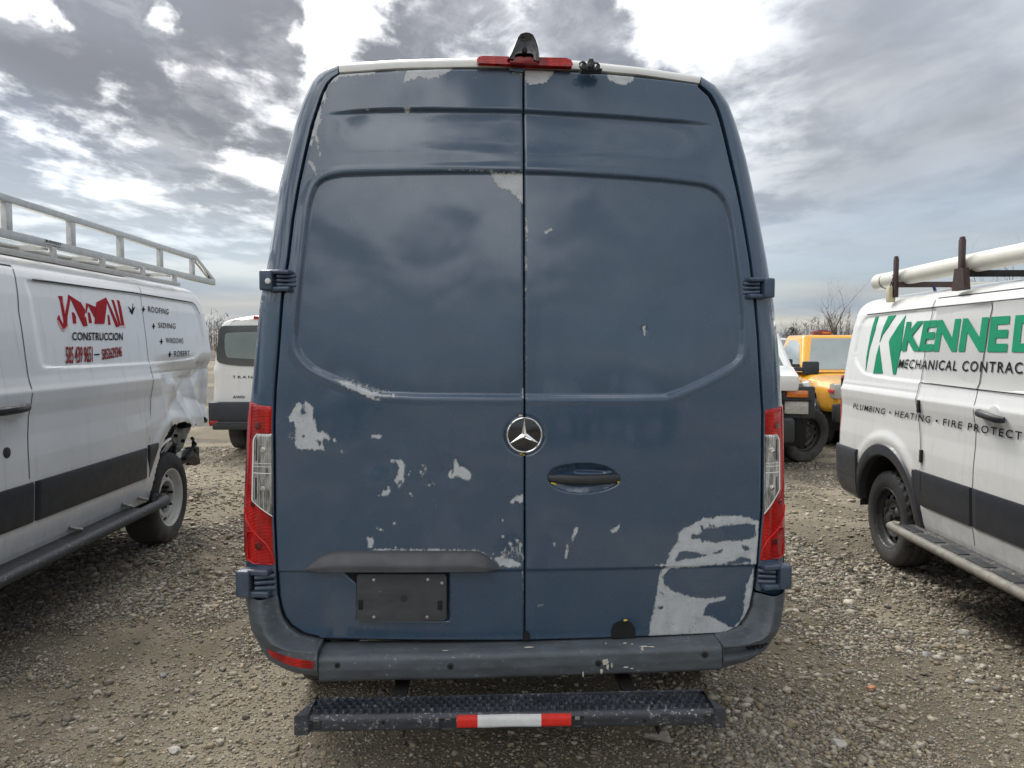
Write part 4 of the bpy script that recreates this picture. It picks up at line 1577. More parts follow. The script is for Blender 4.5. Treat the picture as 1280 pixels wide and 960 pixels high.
secs = [arch_sec(Yr - 0.062, 0.84, 0.90), arch_sec(Yr - 0.066, 0.93, 0.965), arch_sec(Yr - 0.055, 1.0, 1.0), arch_sec(Yr - 0.01, 1.02, 0.98), arch_sec(Yr + 0.06, 0.95, 0.80), arch_sec(Yr + 0.13, 0.8, 0.45)]
Vv, Ff = [], []
prof_rings = [secs[0][1]] + [s[0] for s in secs] + [secs[-1][1], secs[3][1], secs[0][1]]
for r in prof_rings:
    Vv.append(r)
R_ = np.stack(Vv)
hood = mk('roof_camera_hood', R_.reshape(-1, 3), gridfaces(*R_.shape[:2]), M['badge'], van, ang=50)
bm = bmesh.new()
x, z = V(656, 62, Yr - 0.07)
add_cyl(bm, (x, Yr - 0.058, z), (x, Yr - 0.072, z), 0.010, 16, bev=0.002)
bm_obj('camera_lens', bm, M['black'], hood)
# dark shadowed block in the lower arch, red base under the camera
p, q = V(637, 76, Yr - 0.05), V(673, 80.5, Yr - 0.05)
box_obj('camera_base', ((p[0] + q[0]) / 2, Yr - 0.042, (p[1] + q[1]) / 2), (q[0] - p[0], 0.03, abs(q[1] - p[1])), M['reddark'], hood, 0.003)
bm = bmesh.new()
for a, b, w_, h_ in [(735, 87.5, 17, 4), (738, 83, 9, 9), (738, 78, 6, 5), (729, 84, 5, 6), (747, 85, 4, 6), (746, 88.5, 12, 2)]:
    x, z = V(a, b, 0.04)
    add_box(bm, Vector((x, 0.045, z)), (w_ / 345, 0.05, h_ / 345), 0.003)
x, z = V(738.5, 81, 0.0)
add_cyl(bm, (x, 0.02, z), (x, 0.0, z), 0.008, 12, bev=0.002)
for a, b in [(728.5, 81.5), (745, 83)]:
    x, z = V(a, b, 0.02)
    add_tube(bm, [(x + 0.012 * cos(t), 0.02, z + 0.012 * sin(t)) for t in np.linspace(0, 2 * pi, 12)], 0.0035, 6)
bm_obj('antenna_bracket', bm, M['plastic'], van)

# a torn piece of latch trim at the top of the split
bm = bmesh.new()
for a, b, w_, h_ in [(645, 89, 18, 4), (651, 88, 10, 3)]:
    x, z = V(a, b)
    add_box(bm, Vector((x, float(ys(x, z)) - 0.006, z)), (w_ / 345, 0.012, h_ / 345), 0.003, Matrix.Rotation(radians(8), 4, 'Y'))
bm_obj('latch_cover', bm, M['hinge'], van)

# ---- rear step
ST_YF, ST_YB = -0.34, -0.225
stp = empty('rear_step', (0, 0, 0), 0, van)
zt_s = V(640, 889, ST_YF)[1]
zb_s = V(640, 911.5, ST_YF)[1]
sx0, sx1 = V(386, 890, ST_YF)[0], V(893, 888, ST_YF)[0]
ex0, ex1 = V(367, 890, ST_YF)[0], V(907.5, 888, ST_YF)[0]
ztilt = (V(893, 886.5, ST_YF)[1] - V(386, 889.5, ST_YF)[1]) / (sx1 - sx0)


def zst(x):
    return (x - sx0) * ztilt * 0.5


# front channel: rounded face
xs = np.linspace(sx0, sx1, 160)
pr = resamp([(ST_YB + 0.02, zt_s - 0.006), (ST_YF + 0.03, zt_s - 0.004), (ST_YF + 0.012, zt_s - 0.002), (ST_YF + 0.002, zt_s - 0.010), (ST_YF, zt_s - 0.022), (ST_YF + 0.004, zb_s + 0.010), (ST_YF + 0.016, zb_s + 0.001),
             (ST_YF + 0.04, zb_s - 0.002), (ST_YF + 0.05, zb_s + 0.006)], 40)[6:]
SLOT = [(392, 400), (553, 566), (716, 728), (882, 893)]
rows = []
for (y, z) in pr:
    yy = y + 0 * xs
    tt = (zt_s - z) / (zt_s - zb_s)
    if 0.25 < tt < 0.95:
        for a, b in [(386, 402), (549, 571), (716, 730), (880, 893)]:
            xa, xb = V(a, 898, ST_YF)[0], V(b, 898, ST_YF)[0]
            m = smoothstep((xs - xa) / 0.006) * smoothstep((xb - xs) / 0.006)
            yy = yy + 0.012 * m * smoothstep((tt - 0.25) / 0.1) * smoothstep((0.95 - tt) / 0.1)
    rows.append(np.stack([xs, yy, z + zst(xs)], 1))
rows = np.stack(rows)
mk('step_front_channel', rows.reshape(-1, 3), gridfaces(*rows.shape[:2])[:, ::-1], M['step'], stp, ang=50)
for (xa, xb) in ((ex0, sx0), (sx1, ex1)):
    bm = bmesh.new()
    outl = xa if xa < 0 else xb
    inn_ = xb if xa < 0 else xa
    sh = 0.03 * (1 if outl < 0 else -1)
    vs = []
    for x, y in ((outl, ST_YF - 0.004), (inn_, ST_YF - 0.004), (inn_, ST_YB), (outl + sh * 2.0, ST_YB)):
        for z in (zb_s - 0.001, zt_s + 0.004):
            vs.append(bm.verts.new((x, y, z + zst(x) + (0.008 if y == ST_YB and z > zt_s else 0))))
    for i in range(4):
        j = (i + 1) % 4
        bm.faces.new((vs[2 * i], vs[2 * j], vs[2 * j + 1], vs[2 * i + 1]))
    bm.faces.new([vs[i] for i in (1, 3, 5, 7)])
    bm.faces.new([vs[i] for i in (6, 4, 2, 0)])
    bmesh.ops.bevel(bm, geom=bm.edges[:], offset=0.003, segments=2, affect='EDGES')
    bm_obj('step_end_cap', bm, M['step'], stp)
# slot inserts and bolt holes
for a, b in [(395, 905), (560, 903), (722, 903), (886, 897)]:
    x, z = V(a, b, ST_YF)
    box_obj('step_slot_bracket', (x, ST_YF + 0.006, z + 0.012), (0.016, 0.004, 0.012), M['alu'], stp, 0.001)
for a, b in [(479, 903), (806, 901)]:
    x, z = V(a, b, ST_YF)
    bm = bmesh.new()
    add_cyl(bm, (x, ST_YF - 0.0015, z), (x, ST_YF + 0.01, z), 0.006, 10)
    bm_obj('bolt_hole', bm, M['black'], stp)
# reflective tape
for (a, b, mt) in [(571, 597, 'tape_red'), (597, 676.5, 'tape_white'), (676.5, 714, 'tape_red')]:
    xa, xb = V(a, 898, ST_YF)[0], V(b, 898, ST_YF)[0]
    za, zb2 = V(640, 890.5, ST_YF)[1], V(640, 906.5, ST_YF)[1]
    xx = np.linspace(xa, xb, 12)
    prr = [(ST_YF - 0.0012 + 0.004 * (1 - smoothstep((za - z) / 0.02)) + 0.004 * (1 - smoothstep((z - zb2) / 0.006)), z) for z in np.linspace(za, zb2, 10)]
    rows = np.stack([np.stack([xx, y - 0.0005 + 0 * xx, z + zst(xx) + 0.0006 * np.sin(xx * 300) * (i in (0, 9))], 1) for i, (y, z) in enumerate(prr)])
    mk('reflective_tape', rows.reshape(-1, 3), gridfaces(*rows.shape[:2])[:, ::-1], M[mt], stp, smooth=True)
# serrated grating: wavy upright strips meeting in pairs, with teeth
bm = bmesh.new()
pitchx = 0.0285
nst = 4
gx0, gx1 = ex0 + 0.055, ex1 - 0.045
for r in range(nst):
    y0 = ST_YF + 0.018 + (ST_YB - ST_YF - 0.02) * (r + 0.5) / nst
    amp = (ST_YB - ST_YF) / nst * 0.46
    sg = 1 if r % 2 == 0 else -1
    xx = np.arange(gx0 + 0.001 * r, gx1 - 0.001 * r, pitchx / 10)
    prev = None
    for i, x in enumerate(xx):
        ph = 2 * pi * (x - gx0) / pitchx
        y = y0 + sg * amp * max(-0.8, min(0.8, 1.3 * cos(ph)))
        tooth = 0.009 * abs(cos(ph)) + (0.0035 if i % 2 else 0.0)
        zt_ = zt_s + 0.004 + tooth + zst(x)
        cur = [bm.verts.new((x, y - 0.0012, zt_s - 0.014 + zst(x))), bm.verts.new((x, y - 0.0012, zt_)), bm.verts.new((x, y + 0.0012, zt_)), bm.verts.new((x, y + 0.0012, zt_s - 0.014 + zst(x)))]
        if prev:
            for k in range(3):
                bm.faces.new((prev[k], prev[k + 1], cur[k + 1], cur[k]))
        prev = cur
bm_obj('step_grating', bm, M['grate'], stp, 30)
bm = bmesh.new()
add_box(bm, Vector(((sx0 + sx1) / 2, ST_YB + 0.004, zt_s - 0.014)), (sx1 - sx0, 0.006, 0.03), 0.002)
for k in range(4):
    xk = sx0 + (sx1 - sx0) * (k + 0.5) / 4
    add_box(bm, Vector((xk, (ST_YF + ST_YB) / 2, zt_s - 0.025)), (0.03, ST_YB - ST_YF, 0.004), 0.001)
bm_obj('step_back_rail', bm, M['step'], stp)
# brackets back to the chassis
for px in (500, 785):
    bm = bmesh.new()
    x, z = V(px, 858, -0.1)
    add_box(bm, Vector((x, 0.12, zb_s + 0.012)), (0.05, 0.62, 0.022), 0.004)
    add_box(bm, Vector((x, 0.30, 0.46)), (0.06, 0.16, 0.14), 0.01)
    bm_obj('step_bracket', bm, M['darkmetal'], stp)
for px, pz in ((505, 915), (822, 912)):
    bm = bmesh.new()
    x, z = V(px, pz, ST_YF + 0.06)
    add_box(bm, Vector((x, ST_YF + 0.07, z + 0.005)), (0.006, 0.05, 0.03), 0.002)
    bm_obj('step_bolt_tab', bm, M['darkmetal'], stp)

# ------------------------------------------------------------------ wheels


def wheel(name, parent, loc, side, style, R=0.356, Wd=0.235, tyre_mat=None, tilt=0.0, steer=0.0, tread=True):
    """wheel at loc (centre of the hub plane in the parent's frame); outer face towards side * x"""
    w = empty(name, loc, 0, parent)
    w.rotation_euler = (0, tilt, steer)
    s = side
    # tyre profile (x outwards, r)
    prf = [(-0.45, 0.60), (-0.50, 0.66), (-0.53, 0.75), (-0.52, 0.86), (-0.47, 0.945), (-0.42, 0.978), (-0.34, 0.992), (-0.17, 0.999), (0, 1.0), (0.17, 0.999), (0.34, 0.992), (0.42, 0.978), (0.47, 0.945), (0.52, 0.86),
           (0.53, 0.75), (0.50, 0.66), (0.45, 0.60)]
    pp = resamp(prf, 44)
    na = 120
    V_ = np.zeros((na, len(pp), 3))
    for i in range(na):
        a = 2 * pi * i / na
        r = pp[:, 1] * R
        x = pp[:, 0] * Wd
        if tread:
            g = np.zeros(len(pp))
            on = np.abs(pp[:, 0]) < 0.47
            for gx in (-0.25, 0.0, 0.25):
                g = np.maximum(g, (np.abs(pp[:, 0] - gx) < 0.035) * 0.010)
            blk = ((i + (np.abs(pp[:, 0]) * 12).astype(int)) % 4 == 0) & (np.abs(pp[:, 0]) > 0.28)
            g = np.maximum(g, blk * 0.014)
            r = r - g * on
        V_[i, :, 0] = x * s
        V_[i, :, 1] = r * cos(a)
        V_[i, :, 2] = r * sin(a)
    idx = np.arange(na)[:, None] * len(pp) + np.arange(len(pp) - 1)[None]
    nx = (np.arange(na)[:, None] + 1) % na * len(pp) + np.arange(len(pp) - 1)[None]
    F = np.stack([idx, idx + 1, nx + 1, nx], -1).reshape(-1, 4)
    mk('tyre', V_.reshape(-1, 3), F[:, ::-1] if s > 0 else F, tyre_mat or M['rubber'], w, ang=38)
    # rim, lathe with holes
    rm = 0.62 * R
    if style == 'black':
        lp = [(0.46, 1.04), (0.49, 1.02), (0.47, 0.97), (0.30, 0.93), (0.22, 0.88), (0.26, 0.82), (0.30, 0.72), (0.31, 0.62), (0.24, 0.50), (0.25, 0.40), (0.33, 0.34), (0.36, 0.26), (0.36, 0.0)]
        mat = M['steelblack']
        holes, hr0, hr1 = 10, 0.66, 0.78
    elif style == 'silver':
        lp = [(0.46, 1.04), (0.50, 1.02), (0.48, 0.97), (0.30, 0.92), (0.24, 0.88), (0.28, 0.82), (0.34, 0.70), (0.34, 0.58), (0.10, 0.54), (0.05, 0.50), (0.03, 0.36), (0.12, 0.30), (0.16, 0.20), (0.16, 0.0)]
        mat = M['steelsilver']
        holes, hr0, hr1 = 12, 0.70, 0.80
    else:
        lp = [(0.46, 1.04), (0.50, 1.02), (0.47, 0.95), (0.2, 0.9), (0.30, 0.8), (0.36, 0.5), (0.30, 0.4), (0.42, 0.3), (0.42, 0.0)]
        mat = M['steelsilver']
        holes, hr0, hr1 = 8, 0.6, 0.78
    lp2 = resamp(lp, 40)
    nb = 96
    V_ = np.zeros((nb, 40, 3))
    for i in range(nb):
        a = 2 * pi * i / nb
        V_[i, :, 0] = s * lp2[:, 0] * Wd
        V_[i, :, 1] = lp2[:, 1] * rm * cos(a)
        V_[i, :, 2] = lp2[:, 1] * rm * sin(a)
    idx = np.arange(nb)[:, None] * 40 + np.arange(39)[None]
    nx = (np.arange(nb)[:, None] + 1) % nb * 40 + np.arange(39)[None]
    F = np.stack([idx, idx + 1, nx + 1, nx], -1).reshape(-1, 4)
    ri = np.repeat(np.arange(nb), 39)
    rr = np.tile((lp2[:-1, 1] + lp2[1:, 1]) / 2, nb)
    per = nb / holes
    hole = (np.mod(ri, per) < per * 0.42) & (rr > hr0) & (rr < hr1)
    F = F[~hole]
    mk('rim', V_.reshape(-1, 3), F[:, ::-1] if s > 0 else F, mat, w, ang=40)
    bm = bmesh.new()
    add_cyl(bm, (s * -0.30 * Wd, 0, 0), (s * -0.02 * Wd, 0, 0), rm * 0.9, 32)
    bm_obj('brake_drum', bm, M['under'], w)
    bm = bmesh.new()
    if style == 'silver':
        add_cyl(bm, (0, 0, 0), (s * 0.20 * Wd, 0, 0), rm * 0.46, 28, bev=0.01)
        add_cyl(bm, (0, 0, 0), (s * 0.34 * Wd, 0, 0), rm * 0.2, 20, bev=0.005)
        hm = M['darkmetal']
    else:
        add_cyl(bm, (0, 0, 0), (s * 0.46 * Wd, 0, 0), rm * 0.17, 20, bev=0.005)
        hm = M['steelblack'] if style == 'black' else M['chrome']
    for k in range(6 if style != 'silver' else 5):
        a = 2 * pi * k / (6 if style != 'silver' else 5) + 0.3
        add_cyl(bm, (s * 0.1 * Wd, 0.36 * rm * cos(a), 0.36 * rm * sin(a)), (s * 0.42 * Wd, 0.36 * rm * cos(a), 0.36 * rm * sin(a)), 0.011, 6)
    bm_obj('hub', bm, hm, w)
    return w


for sgn in (-1, 1):
    for yy in (1.05, 4.72):
        wheel('wheel', van, (sgn * 0.885, yy, 0.35), sgn, 'black', 0.35, 0.22, tread=False)

# ------------------------------------------------------------------ low roof vans seen from the side
TZ = [.38, .45, .55, .80, .93, 1.05, 1.15, 1.22, 1.28, 1.31, 1.36, 1.60, 1.80, 1.90, 1.945, 1.975, 2.00, 2.02]
TH = [.985, 1.005, 1.02, 1.03, 1.028, 1.018, 1.016, 1.026, 1.030, 1.018, 1.005, .972, .938, .912, .893, .868, .835, .79]
TY0, TY1, TR_ = -0.945, 4.35, 0.16


def t_x(y, z, bury=0.0):
    """half width of the van at station y and height z"""
    h = float(np.interp(z, TZ, TH))
    yr = TY0 + 0.05 * max(0.0, z - 1.4) ** 1.2
    u = (yr + TR_ - y) / TR_
    if u > 0:
        h -= TR_ * (1 - sqrt(max(0.0, 1 - min(1, u) ** 2)))
    if y > 2.6:
        h *= 1 - 0.10 * ((y - 2.6) / 1.75) ** 2
    return h


TWIN = chaikin([(-.70, 1.56), (-.69, 1.80), (-.64, 1.872), (-.56, 1.892), (1.74, 1.905), (1.79, 1.88), (1.80, 1.42), (1.77, 1.39), (-.34, 1.392), (-.55, 1.45)], 2)


def t_relief(y, z, dent):
    d = 0.011 * smoothstep(-sdf_local(TWIN, y, z) / 0.014)
    m = (y > -.84) & (y < .47)
    d = d + m * 0.008 * np.clip(1 - np.abs(z - 1.322) / 0.007, 0, 1)
    # swage round the wheel arch
    r = np.hypot(y - 0.04, z - 0.36)
    d = d - 0.010 * smoothstep(1 - np.abs(r - 0.60) / 0.07) * (z > 0.4)
    if dent:
        w = smoothstep((0.50 - y) / 0.55) * smoothstep((1.47 - z) / 0.20)
        d = d + w * (0.035 + 0.025 * np.sin(2.6 * y + 1.0) * np.sin(5.0 * z))
        for (y0, z0, y1, z1, am, wd) in [(0.45, 1.30, -0.45, 1.25, 0.030, 0.10), (-0.45, 1.25, -1.0, 1.40, 0.040, 0.12), (0.36, 1.34, 0.22, 0.95, -0.028, 0.07), (0.12, 1.02, -0.55, 1.34, 0.042, 0.12),
                                         (-0.42, 1.38, -0.56, 0.84, -0.045, 0.10), (-0.72, 1.42, -0.70, 0.84, 0.040, 0.10), (0.0, 1.22, -0.22, 0.93, -0.030, 0.07), (-0.30, 1.10, -0.9, 0.98, 0.030, 0.09)]:
            ey, ez = y1 - y0, z1 - z0
            tt = np.clip(((y - y0) * ey + (z - z0) * ez) / (ey * ey + ez * ez), 0, 1)
            dd_ = np.sqrt((y - y0 - tt * ey) ** 2 + (z - z0 - tt * ez) ** 2 + 0.006 ** 2)
            d = d + w * am * np.exp(-dd_ / wd)
        w2 = smoothstep((1.25 - y) / 1.0) * smoothstep((1.35 - z) / 0.3) * smoothstep((z - 0.8) / 0.2)
        d = d + w2 * 0.006 * np.sin(6 * y + 9 * z)
    return d


t_x_v = np.vectorize(t_x)
CUT = [(0.40, 0.30), (0.40, 0.62), (0.37, 0.74), (0.30, 0.82), (0.20, 0.875), (0.085, 0.925), (0.0, 0.90), (-0.09, 0.935), (-0.16, 0.90), (-0.234, 0.885), (-0.30, 0.84), (-0.40, 0.865), (-0.47, 0.83), (-0.55, 0.85), (-0.66, 0.83), (-0.8, 0.86), (-1.3, 0.84), (-1.3, 0.2)]


def transit(name, label, loc, rz, side, paint, dent=False, fine=True, cat='van'):
    root = empty(name, loc, rz)
    tag(root, label, cat)
    dz = 0.009 if fine else 0.03
    zs = np.r_[np.arange(0.40, 1.93, dz), [1.945, 1.96, 1.975, 1.99, 2.0, 2.01, 2.02]]
    dy = 0.022 if fine else 0.06
    # rear rounding stations first
    ya = TY0 + TR_ * (1 - np.cos(np.linspace(0.0, pi / 2, 12)))
    ys_ = np.r_[ya[:-1], np.arange(TY0 + TR_, TY1 - 0.01, dy), TY1]
    Yg, Zg = np.meshgrid(ys_, zs, indexing='ij')
    base = t_x_v(Yg, Zg)
    cap = np.interp(Yg, [0, 2.45, 2.9, 3.45, 3.55, 4.1, 4.3, 4.35], [9, 9, 1.75, 1.27, 1.22, 1.05, 0.9, 0.75])
    for sg in (-1, 1):
        rel = t_relief(Yg.ravel(), Zg.ravel(), dent and sg == side).reshape(Yg.shape) if (fine and sg == side) else 0
        X = sg * (base - rel)
        V_ = np.stack([X, Yg, np.minimum(Zg, cap)], -1)
        keep = np.ones((len(ys_) - 1, len(zs) - 1), bool)
        cy, cz_ = (Yg[:-1, :-1] + Yg[1:, 1:]) / 2, (Zg[:-1, :-1] + Zg[1:, 1:]) / 2
        for wy in (0.04, 3.34):
            keep &= np.hypot(cy - wy, cz_ - 0.36) > 0.475
        if dent and sg == side:
            keep &= sdf_local(CUT, cy.ravel(), cz_.ravel()).reshape(cy.shape) > 0
        # snap the arch rim
        for wy in (0.04, 3.34):
            r = np.hypot(Yg - wy, Zg - 0.36)
            m = (r < 0.475 + dz * 0.0) & (r > 0.475 - 0.05)
            f = 0.475 / np.maximum(r, 1e-3)
            V_[..., 1] = np.where(m, wy + (Yg - wy) * f, V_[..., 1])
            V_[..., 2] = np.where(m, 0.36 + (Zg - 0.36) * f, V_[..., 2])
        F = gridfaces(len(ys_), len(zs), keep)
        mk('body_side', V_.reshape(-1, 3), F[:, ::-1] if sg > 0 else F, paint, root, ang=50 if not dent else 28)
    # roof
    us = np.linspace(-1, 1, 33)
    rows = []
    for y in ys_:
        h = t_x(y, 2.02)
        c = float(np.interp(y, [0, 2.45, 2.9, 3.45, 3.55, 4.1, 4.3, 4.35], [9, 9, 1.75, 1.27, 1.22, 1.05, 0.9, 0.75]))
        yr = (TY0 + TR_ - y) / TR_
        drop = 0.10 * max(0, yr) ** 3
        rows.append([(u * h, y, min(2.02 + 0.085 * (1 - abs(u) ** 2.2) - drop * (1 - abs(u) ** 4) * 0.6, c + 0.03 * (1 - u * u) if c < 5 else 9)) for u in us])
    rows = np.array(rows)
    mk('roof', rows.reshape(-1, 3), gridfaces(*rows.shape[:2])[:, ::-1], paint, root, ang=40)
    # rear doors
    zr = np.r_[np.arange(0.88 if dent else 0.42, 2.0, 0.05), 2.02]
    rows = []
    for z in zr:
        yq = TY0 + 0.05 * max(0.0, z - 1.4) ** 1.2
        h = t_x(TY0, z)
        row = []
        for u in np.linspace(-1, 1, 31):
            row.append((u * h, TY0 - 0.012 * (1 - u * u) + (0.0 if z < 2.0 else 0.01), z))
        rows.append(row)
    # join up to the curved roof
    rows.append([(u * t_x(TY0, 2.02), TY0, 2.02 + 0.085 * (1 - abs(u) ** 2.2) - 0.10 * (1 - abs(u) ** 4) * 0.6) for u in np.linspace(-1, 1, 31)])
    rows = np.array(rows)
    mk('rear_doors', rows.reshape(-1, 3), gridfaces(*rows.shape[:2]), paint, root, ang=40)
    # front
    bm = bmesh.new()
    add_box(bm, Vector((0, TY1 - 0.02, 0.66)), (1.70, 0.10, 0.5), 0.03)
    bm_obj('front_grille', bm, M['clad'], root)
    box_obj('underbody', (0, 1.9 if dent else 1.7, 0.46), (1.4, 4.6 if dent else 5.0, 0.12), M['under'], root, 0.02)
    for sg in (-1, 1):
        for wy in (0.04, 3.34):
            V_ = []
            for a in np.linspace(0.0, pi, 30):
                for xx in (0.70, 1.0):
                    V_.append((sg * xx, wy + 0.485 * cos(a), 0.36 + 0.485 * sin(a)))
            V_ = np.array(V_)
            if dent and sg == side and wy < 1:
                V_[:, 0] = np.where(np.abs(V_[:, 0]) > 0.9, sg * 0.86, V_[:, 0])
                V_ = V_[:44]
            mk('wheel_well', V_, gridfaces(len(V_) // 2, 2), M['under'], root, smooth=True)
            V2 = [(sg * 0.70, wy, 0.40)] + [(sg * 0.70, wy + 0.485 * cos(a), max(0.36, 0.36 + 0.485 * sin(a))) for a in np.linspace(0, 2 * pi, 28, endpoint=False)]
            mk('inner_well', V2, [(0, i + 1, (i + 1) % 28 + 1) for i in range(28)], M['under'], root)
    # cab glass
    for sg in (-1, 1):
        P = [(2.30, 1.36), (2.27, 1.86), (2.5, 1.86), (2.95, 1.62), (3.3, 1.38)]
        poly_relief('cab_window', P, lambda y, z, o, sg=sg: Vector((sg * (t_x(y, z) + o), y, z)), 0.004, M['glass'], root, 0.2)
    rows = np.array([[(u * 0.80, y, z + 0.02 * (1 - u * u) + 0.006) for u in np.linspace(-1, 1, 9)] for y, z in ((2.55, 1.98), (2.9, 1.76), (3.42, 1.30))])
    mk('windscreen', rows.reshape(-1, 3), gridfaces(3, 9)[:, ::-1], M['glass'], root, smooth=True)
    return root


def side_map(side):
    return lambda y, z, off=0.0: Vector((side * (t_x(y, z) + off), y, z))


def clad_patch(root, side, y0, y1, zlo, zhi, off=0.013, name='side_cladding', n=60, mat='clad'):
    rows = []
    ysn = np.linspace(y0, y1, n)
    for y in ysn:
        a, b = (zlo(y) if callable(zlo) else zlo), (zhi(y) if callable(zhi) else zhi)
        row = []
        for k, t in enumerate((0, 0.0, 0.06, 0.3, 0.5, 0.7, 0.94, 1.0, 1.0)):
            z = a + (b - a) * t
            o = 0 if k in (0, 8) else (off * 0.7 if k in (1, 7) else off)
            e = min(y - y0, y1 - y)
            if e < 1e-4:
                o = 0
            row.append((side * (t_x(y, z) + o), y, z))
        rows.append(row)
    rows = np.array(rows)
    F = gridfaces(*rows.shape[:2])
    return mk(name, rows.reshape(-1, 3), F[:, ::-1] if side > 0 else F, M[mat], root, ang=35)


def arch_trim(root, side, wy, a0, a1, r0=0.465, r1=0.565, off=0.022):
    rows = []
    for a in np.linspace(a0, a1, 60):
        row = []
        for t, o in ((0, -0.04), (0.02, off * 0.6), (0.12, off), (0.5, off * 1.05), (0.85, off * 0.9), (1.0, 0.002)):
            r = r0 + (r1 - r0) * t
            y, z = wy + r * cos(a), 0.36 + r * sin(a)
            row.append((side * (t_x(y, max(z, 0.36)) + o), y, z))
        rows.append(row)
    rows = np.array(rows)
    F = gridfaces(*rows.shape[:2])
    return mk('wheel_arch_trim', rows.reshape(-1, 3), F[:, ::-1] if side < 0 else F, M['clad'], root, ang=40)


def seam_line(root, side, pts, w=0.007, mat='seam', name='door_gap', off=0.0014, rel=True):
    bm = bmesh.new()
    fm = side_map(side)

    def f(y, z, o):
        r = float(t_relief(np.array([y]), np.array([z]), False)[0]) if rel else 0
        return fm(y, z, o - r)
    strip(bm, densify(pts, 0.03), w, f, off)
    return bm_obj(name, bm, M[mat], root)


def vinyl_map(side):
    fm = side_map(side)

    def f(y, z, o=0.0):
        r = float(t_relief(np.array([y]), np.array([z]), False)[0])
        return fm(y, z, o - r)
    return f


def VS(root_loc, th, side):
    """photo pixel -> (y, z) on the flank of a van"""
    r = np.array([cos(th), sin(th)])
    fw = np.array([-sin(th), cos(th)])

    def f(px, py):
        d = pixdir(px, py)
        o = -np.array(root_loc[:2])
        z = 1.0
        for _ in range(30):
            xs_ = side * t_x(0.8, z)
            t = (xs_ - o @ r) / (np.array([d.x, d.y]) @ r)
            z = CAM_H - root_loc[2] + t * d.z
        p = o + t * np.array([d.x, d.y])
        return float(p @ fw), z
    return f


# ================= right hand van =================
THR = pi - 0.035
LR = (3.794, 5.666, 0.0)
vr = transit('cargo_van', 'white van with green company lettering and a long cream pipe on its roof rack', LR, THR, 1, M['white_r'])
SM = side_map(1)
VM = vinyl_map(1)
pr_ = VS(LR, THR, 1)


def ZR(pts, ox=1050, oy=370, k=1162 / 230):
    return [pr_(ox + a / k, oy + b / k) for a, b in pts]


clad_patch(vr, 1, 0.50, 1.195, 0.572, 0.805)
clad_patch(vr, 1, 1.203, 2.85, 0.572, 0.805)
clad_patch(vr, 1, -0.945, -0.42, lambda y: 0.43 + 0.17 * smoothstep(-(y + 0.72) / 0.2), 0.81, 0.03, 'bumper_corner')
clad_patch(vr, 1, -0.93, -0.43, 0.585, 0.591, 0.0315, 'bumper_crease', 20, 'seam')
box_obj('rear_bumper', (0, TY0 - 0.02, 0.60), (1.72, 0.12, 0.32), M['clad'], vr, 0.03)
arch_trim(vr, 1, 0.04, 0.12, pi - 0.12)
arch_trim(vr, 1, 3.34, 0.12, pi - 0.12)
clad_patch(vr, 1, 0.46, 0.60, lambda y: 0.44, lambda y: 0.80 - 1.2 * max(0, y - 0.5), 0.012, 'arch_flap', 10)
seam_line(vr, 1, [(0.435, 1.96), (0.450, 1.895), (0.462, 1.66), (0.478, 1.44), (0.487, 1.32), (0.53, 1.118), (0.575, 0.95), (0.60, 0.82)], 0.008, off=0.0062)
seam_line(vr, 1, [(0.60, 0.82), (0.60, 0.57), (0.62, 0.42)], 0.007, off=0.0145)
seam_line(vr, 1, [(1.14, 1.90), (1.16, 1.66), (1.17, 1.39)], 0.009, off=0.0062)
seam_line(vr, 1, [(1.17, 1.39), (1.195, 1.14), (1.20, 0.82), (1.20, 0.46)], 0.006, 'softseam')
seam_line(vr, 1, [(1.80, 1.90), (1.82, 1.39), (1.86, 1.1), (1.86, 0.42)], 0.009)
seam_line(vr, 1, [(0.445, 1.967), (1.0, 1.968), (1.80, 1.968), (2.4, 1.965)], 0.008, name='roof_gutter_gap')
seam_line(vr, 1, [(-0.60, 1.897), (0.5, 1.905), (1.78, 1.909)], 0.007, name='pressing_edge', rel=False, off=0.003)
seam_line(vr, 1, [(-0.83, 1.322), (0.47, 1.319)], 0.006, name='rail_gap', off=-0.004, rel=False)
seam_line(vr, 1, [(0.49, 1.395), (1.165, 1.387), (1.81, 1.383)], 0.006, name='pressing_edge', off=0.004)
# vinyl panels
VMp = VM
GP = ZR([(612, 75), (972, 40), (1290, -2), (1290, 655), (875, 595), (525, 550), (540, 380), (597, 130)])
poly_relief('grey_vinyl_panel', GP, VM, 0.0025, M['patch'], vr, 0.06)
K1 = ZR([(218, 132), (238, 128), (215, 215), (180, 330), (155, 475), (160, 390), (185, 250)])
K2 = ZR([(300, 125), (347, 120), (300, 192), (262, 245), (243, 292), (258, 225)])
K3 = ZR([(241, 310), (262, 488), (203, 488), (222, 380)])
K4 = ZR([(408, 122), (378, 330), (345, 492), (328, 495), (302, 292), (308, 272)])
for i, P in enumerate((K1, K2, K3, K4)):
    poly_relief('logo_blade', P, VM, 0.0042, M['green'], vr, 0.04)


def run_text(a, b, quad, mat, bold, sp, extra):
    """text a fills the traced quad, text b carries the line on towards the cab"""
    bl, br, tr, tl = [np.array(q) for q in ZR(quad)]
    text_obj('lettering', a, [bl, br, tr, tl], VM, 0.0065, mat, vr, bold, sp, True)
    if b:
        gp = (br - bl) * 0.035
        text_obj('lettering', b, [br + gp, br + gp + (br - bl) * extra, tr + gp + (br - bl) * extra, tr + gp], VM, 0.0065, mat, vr, bold, sp, True)


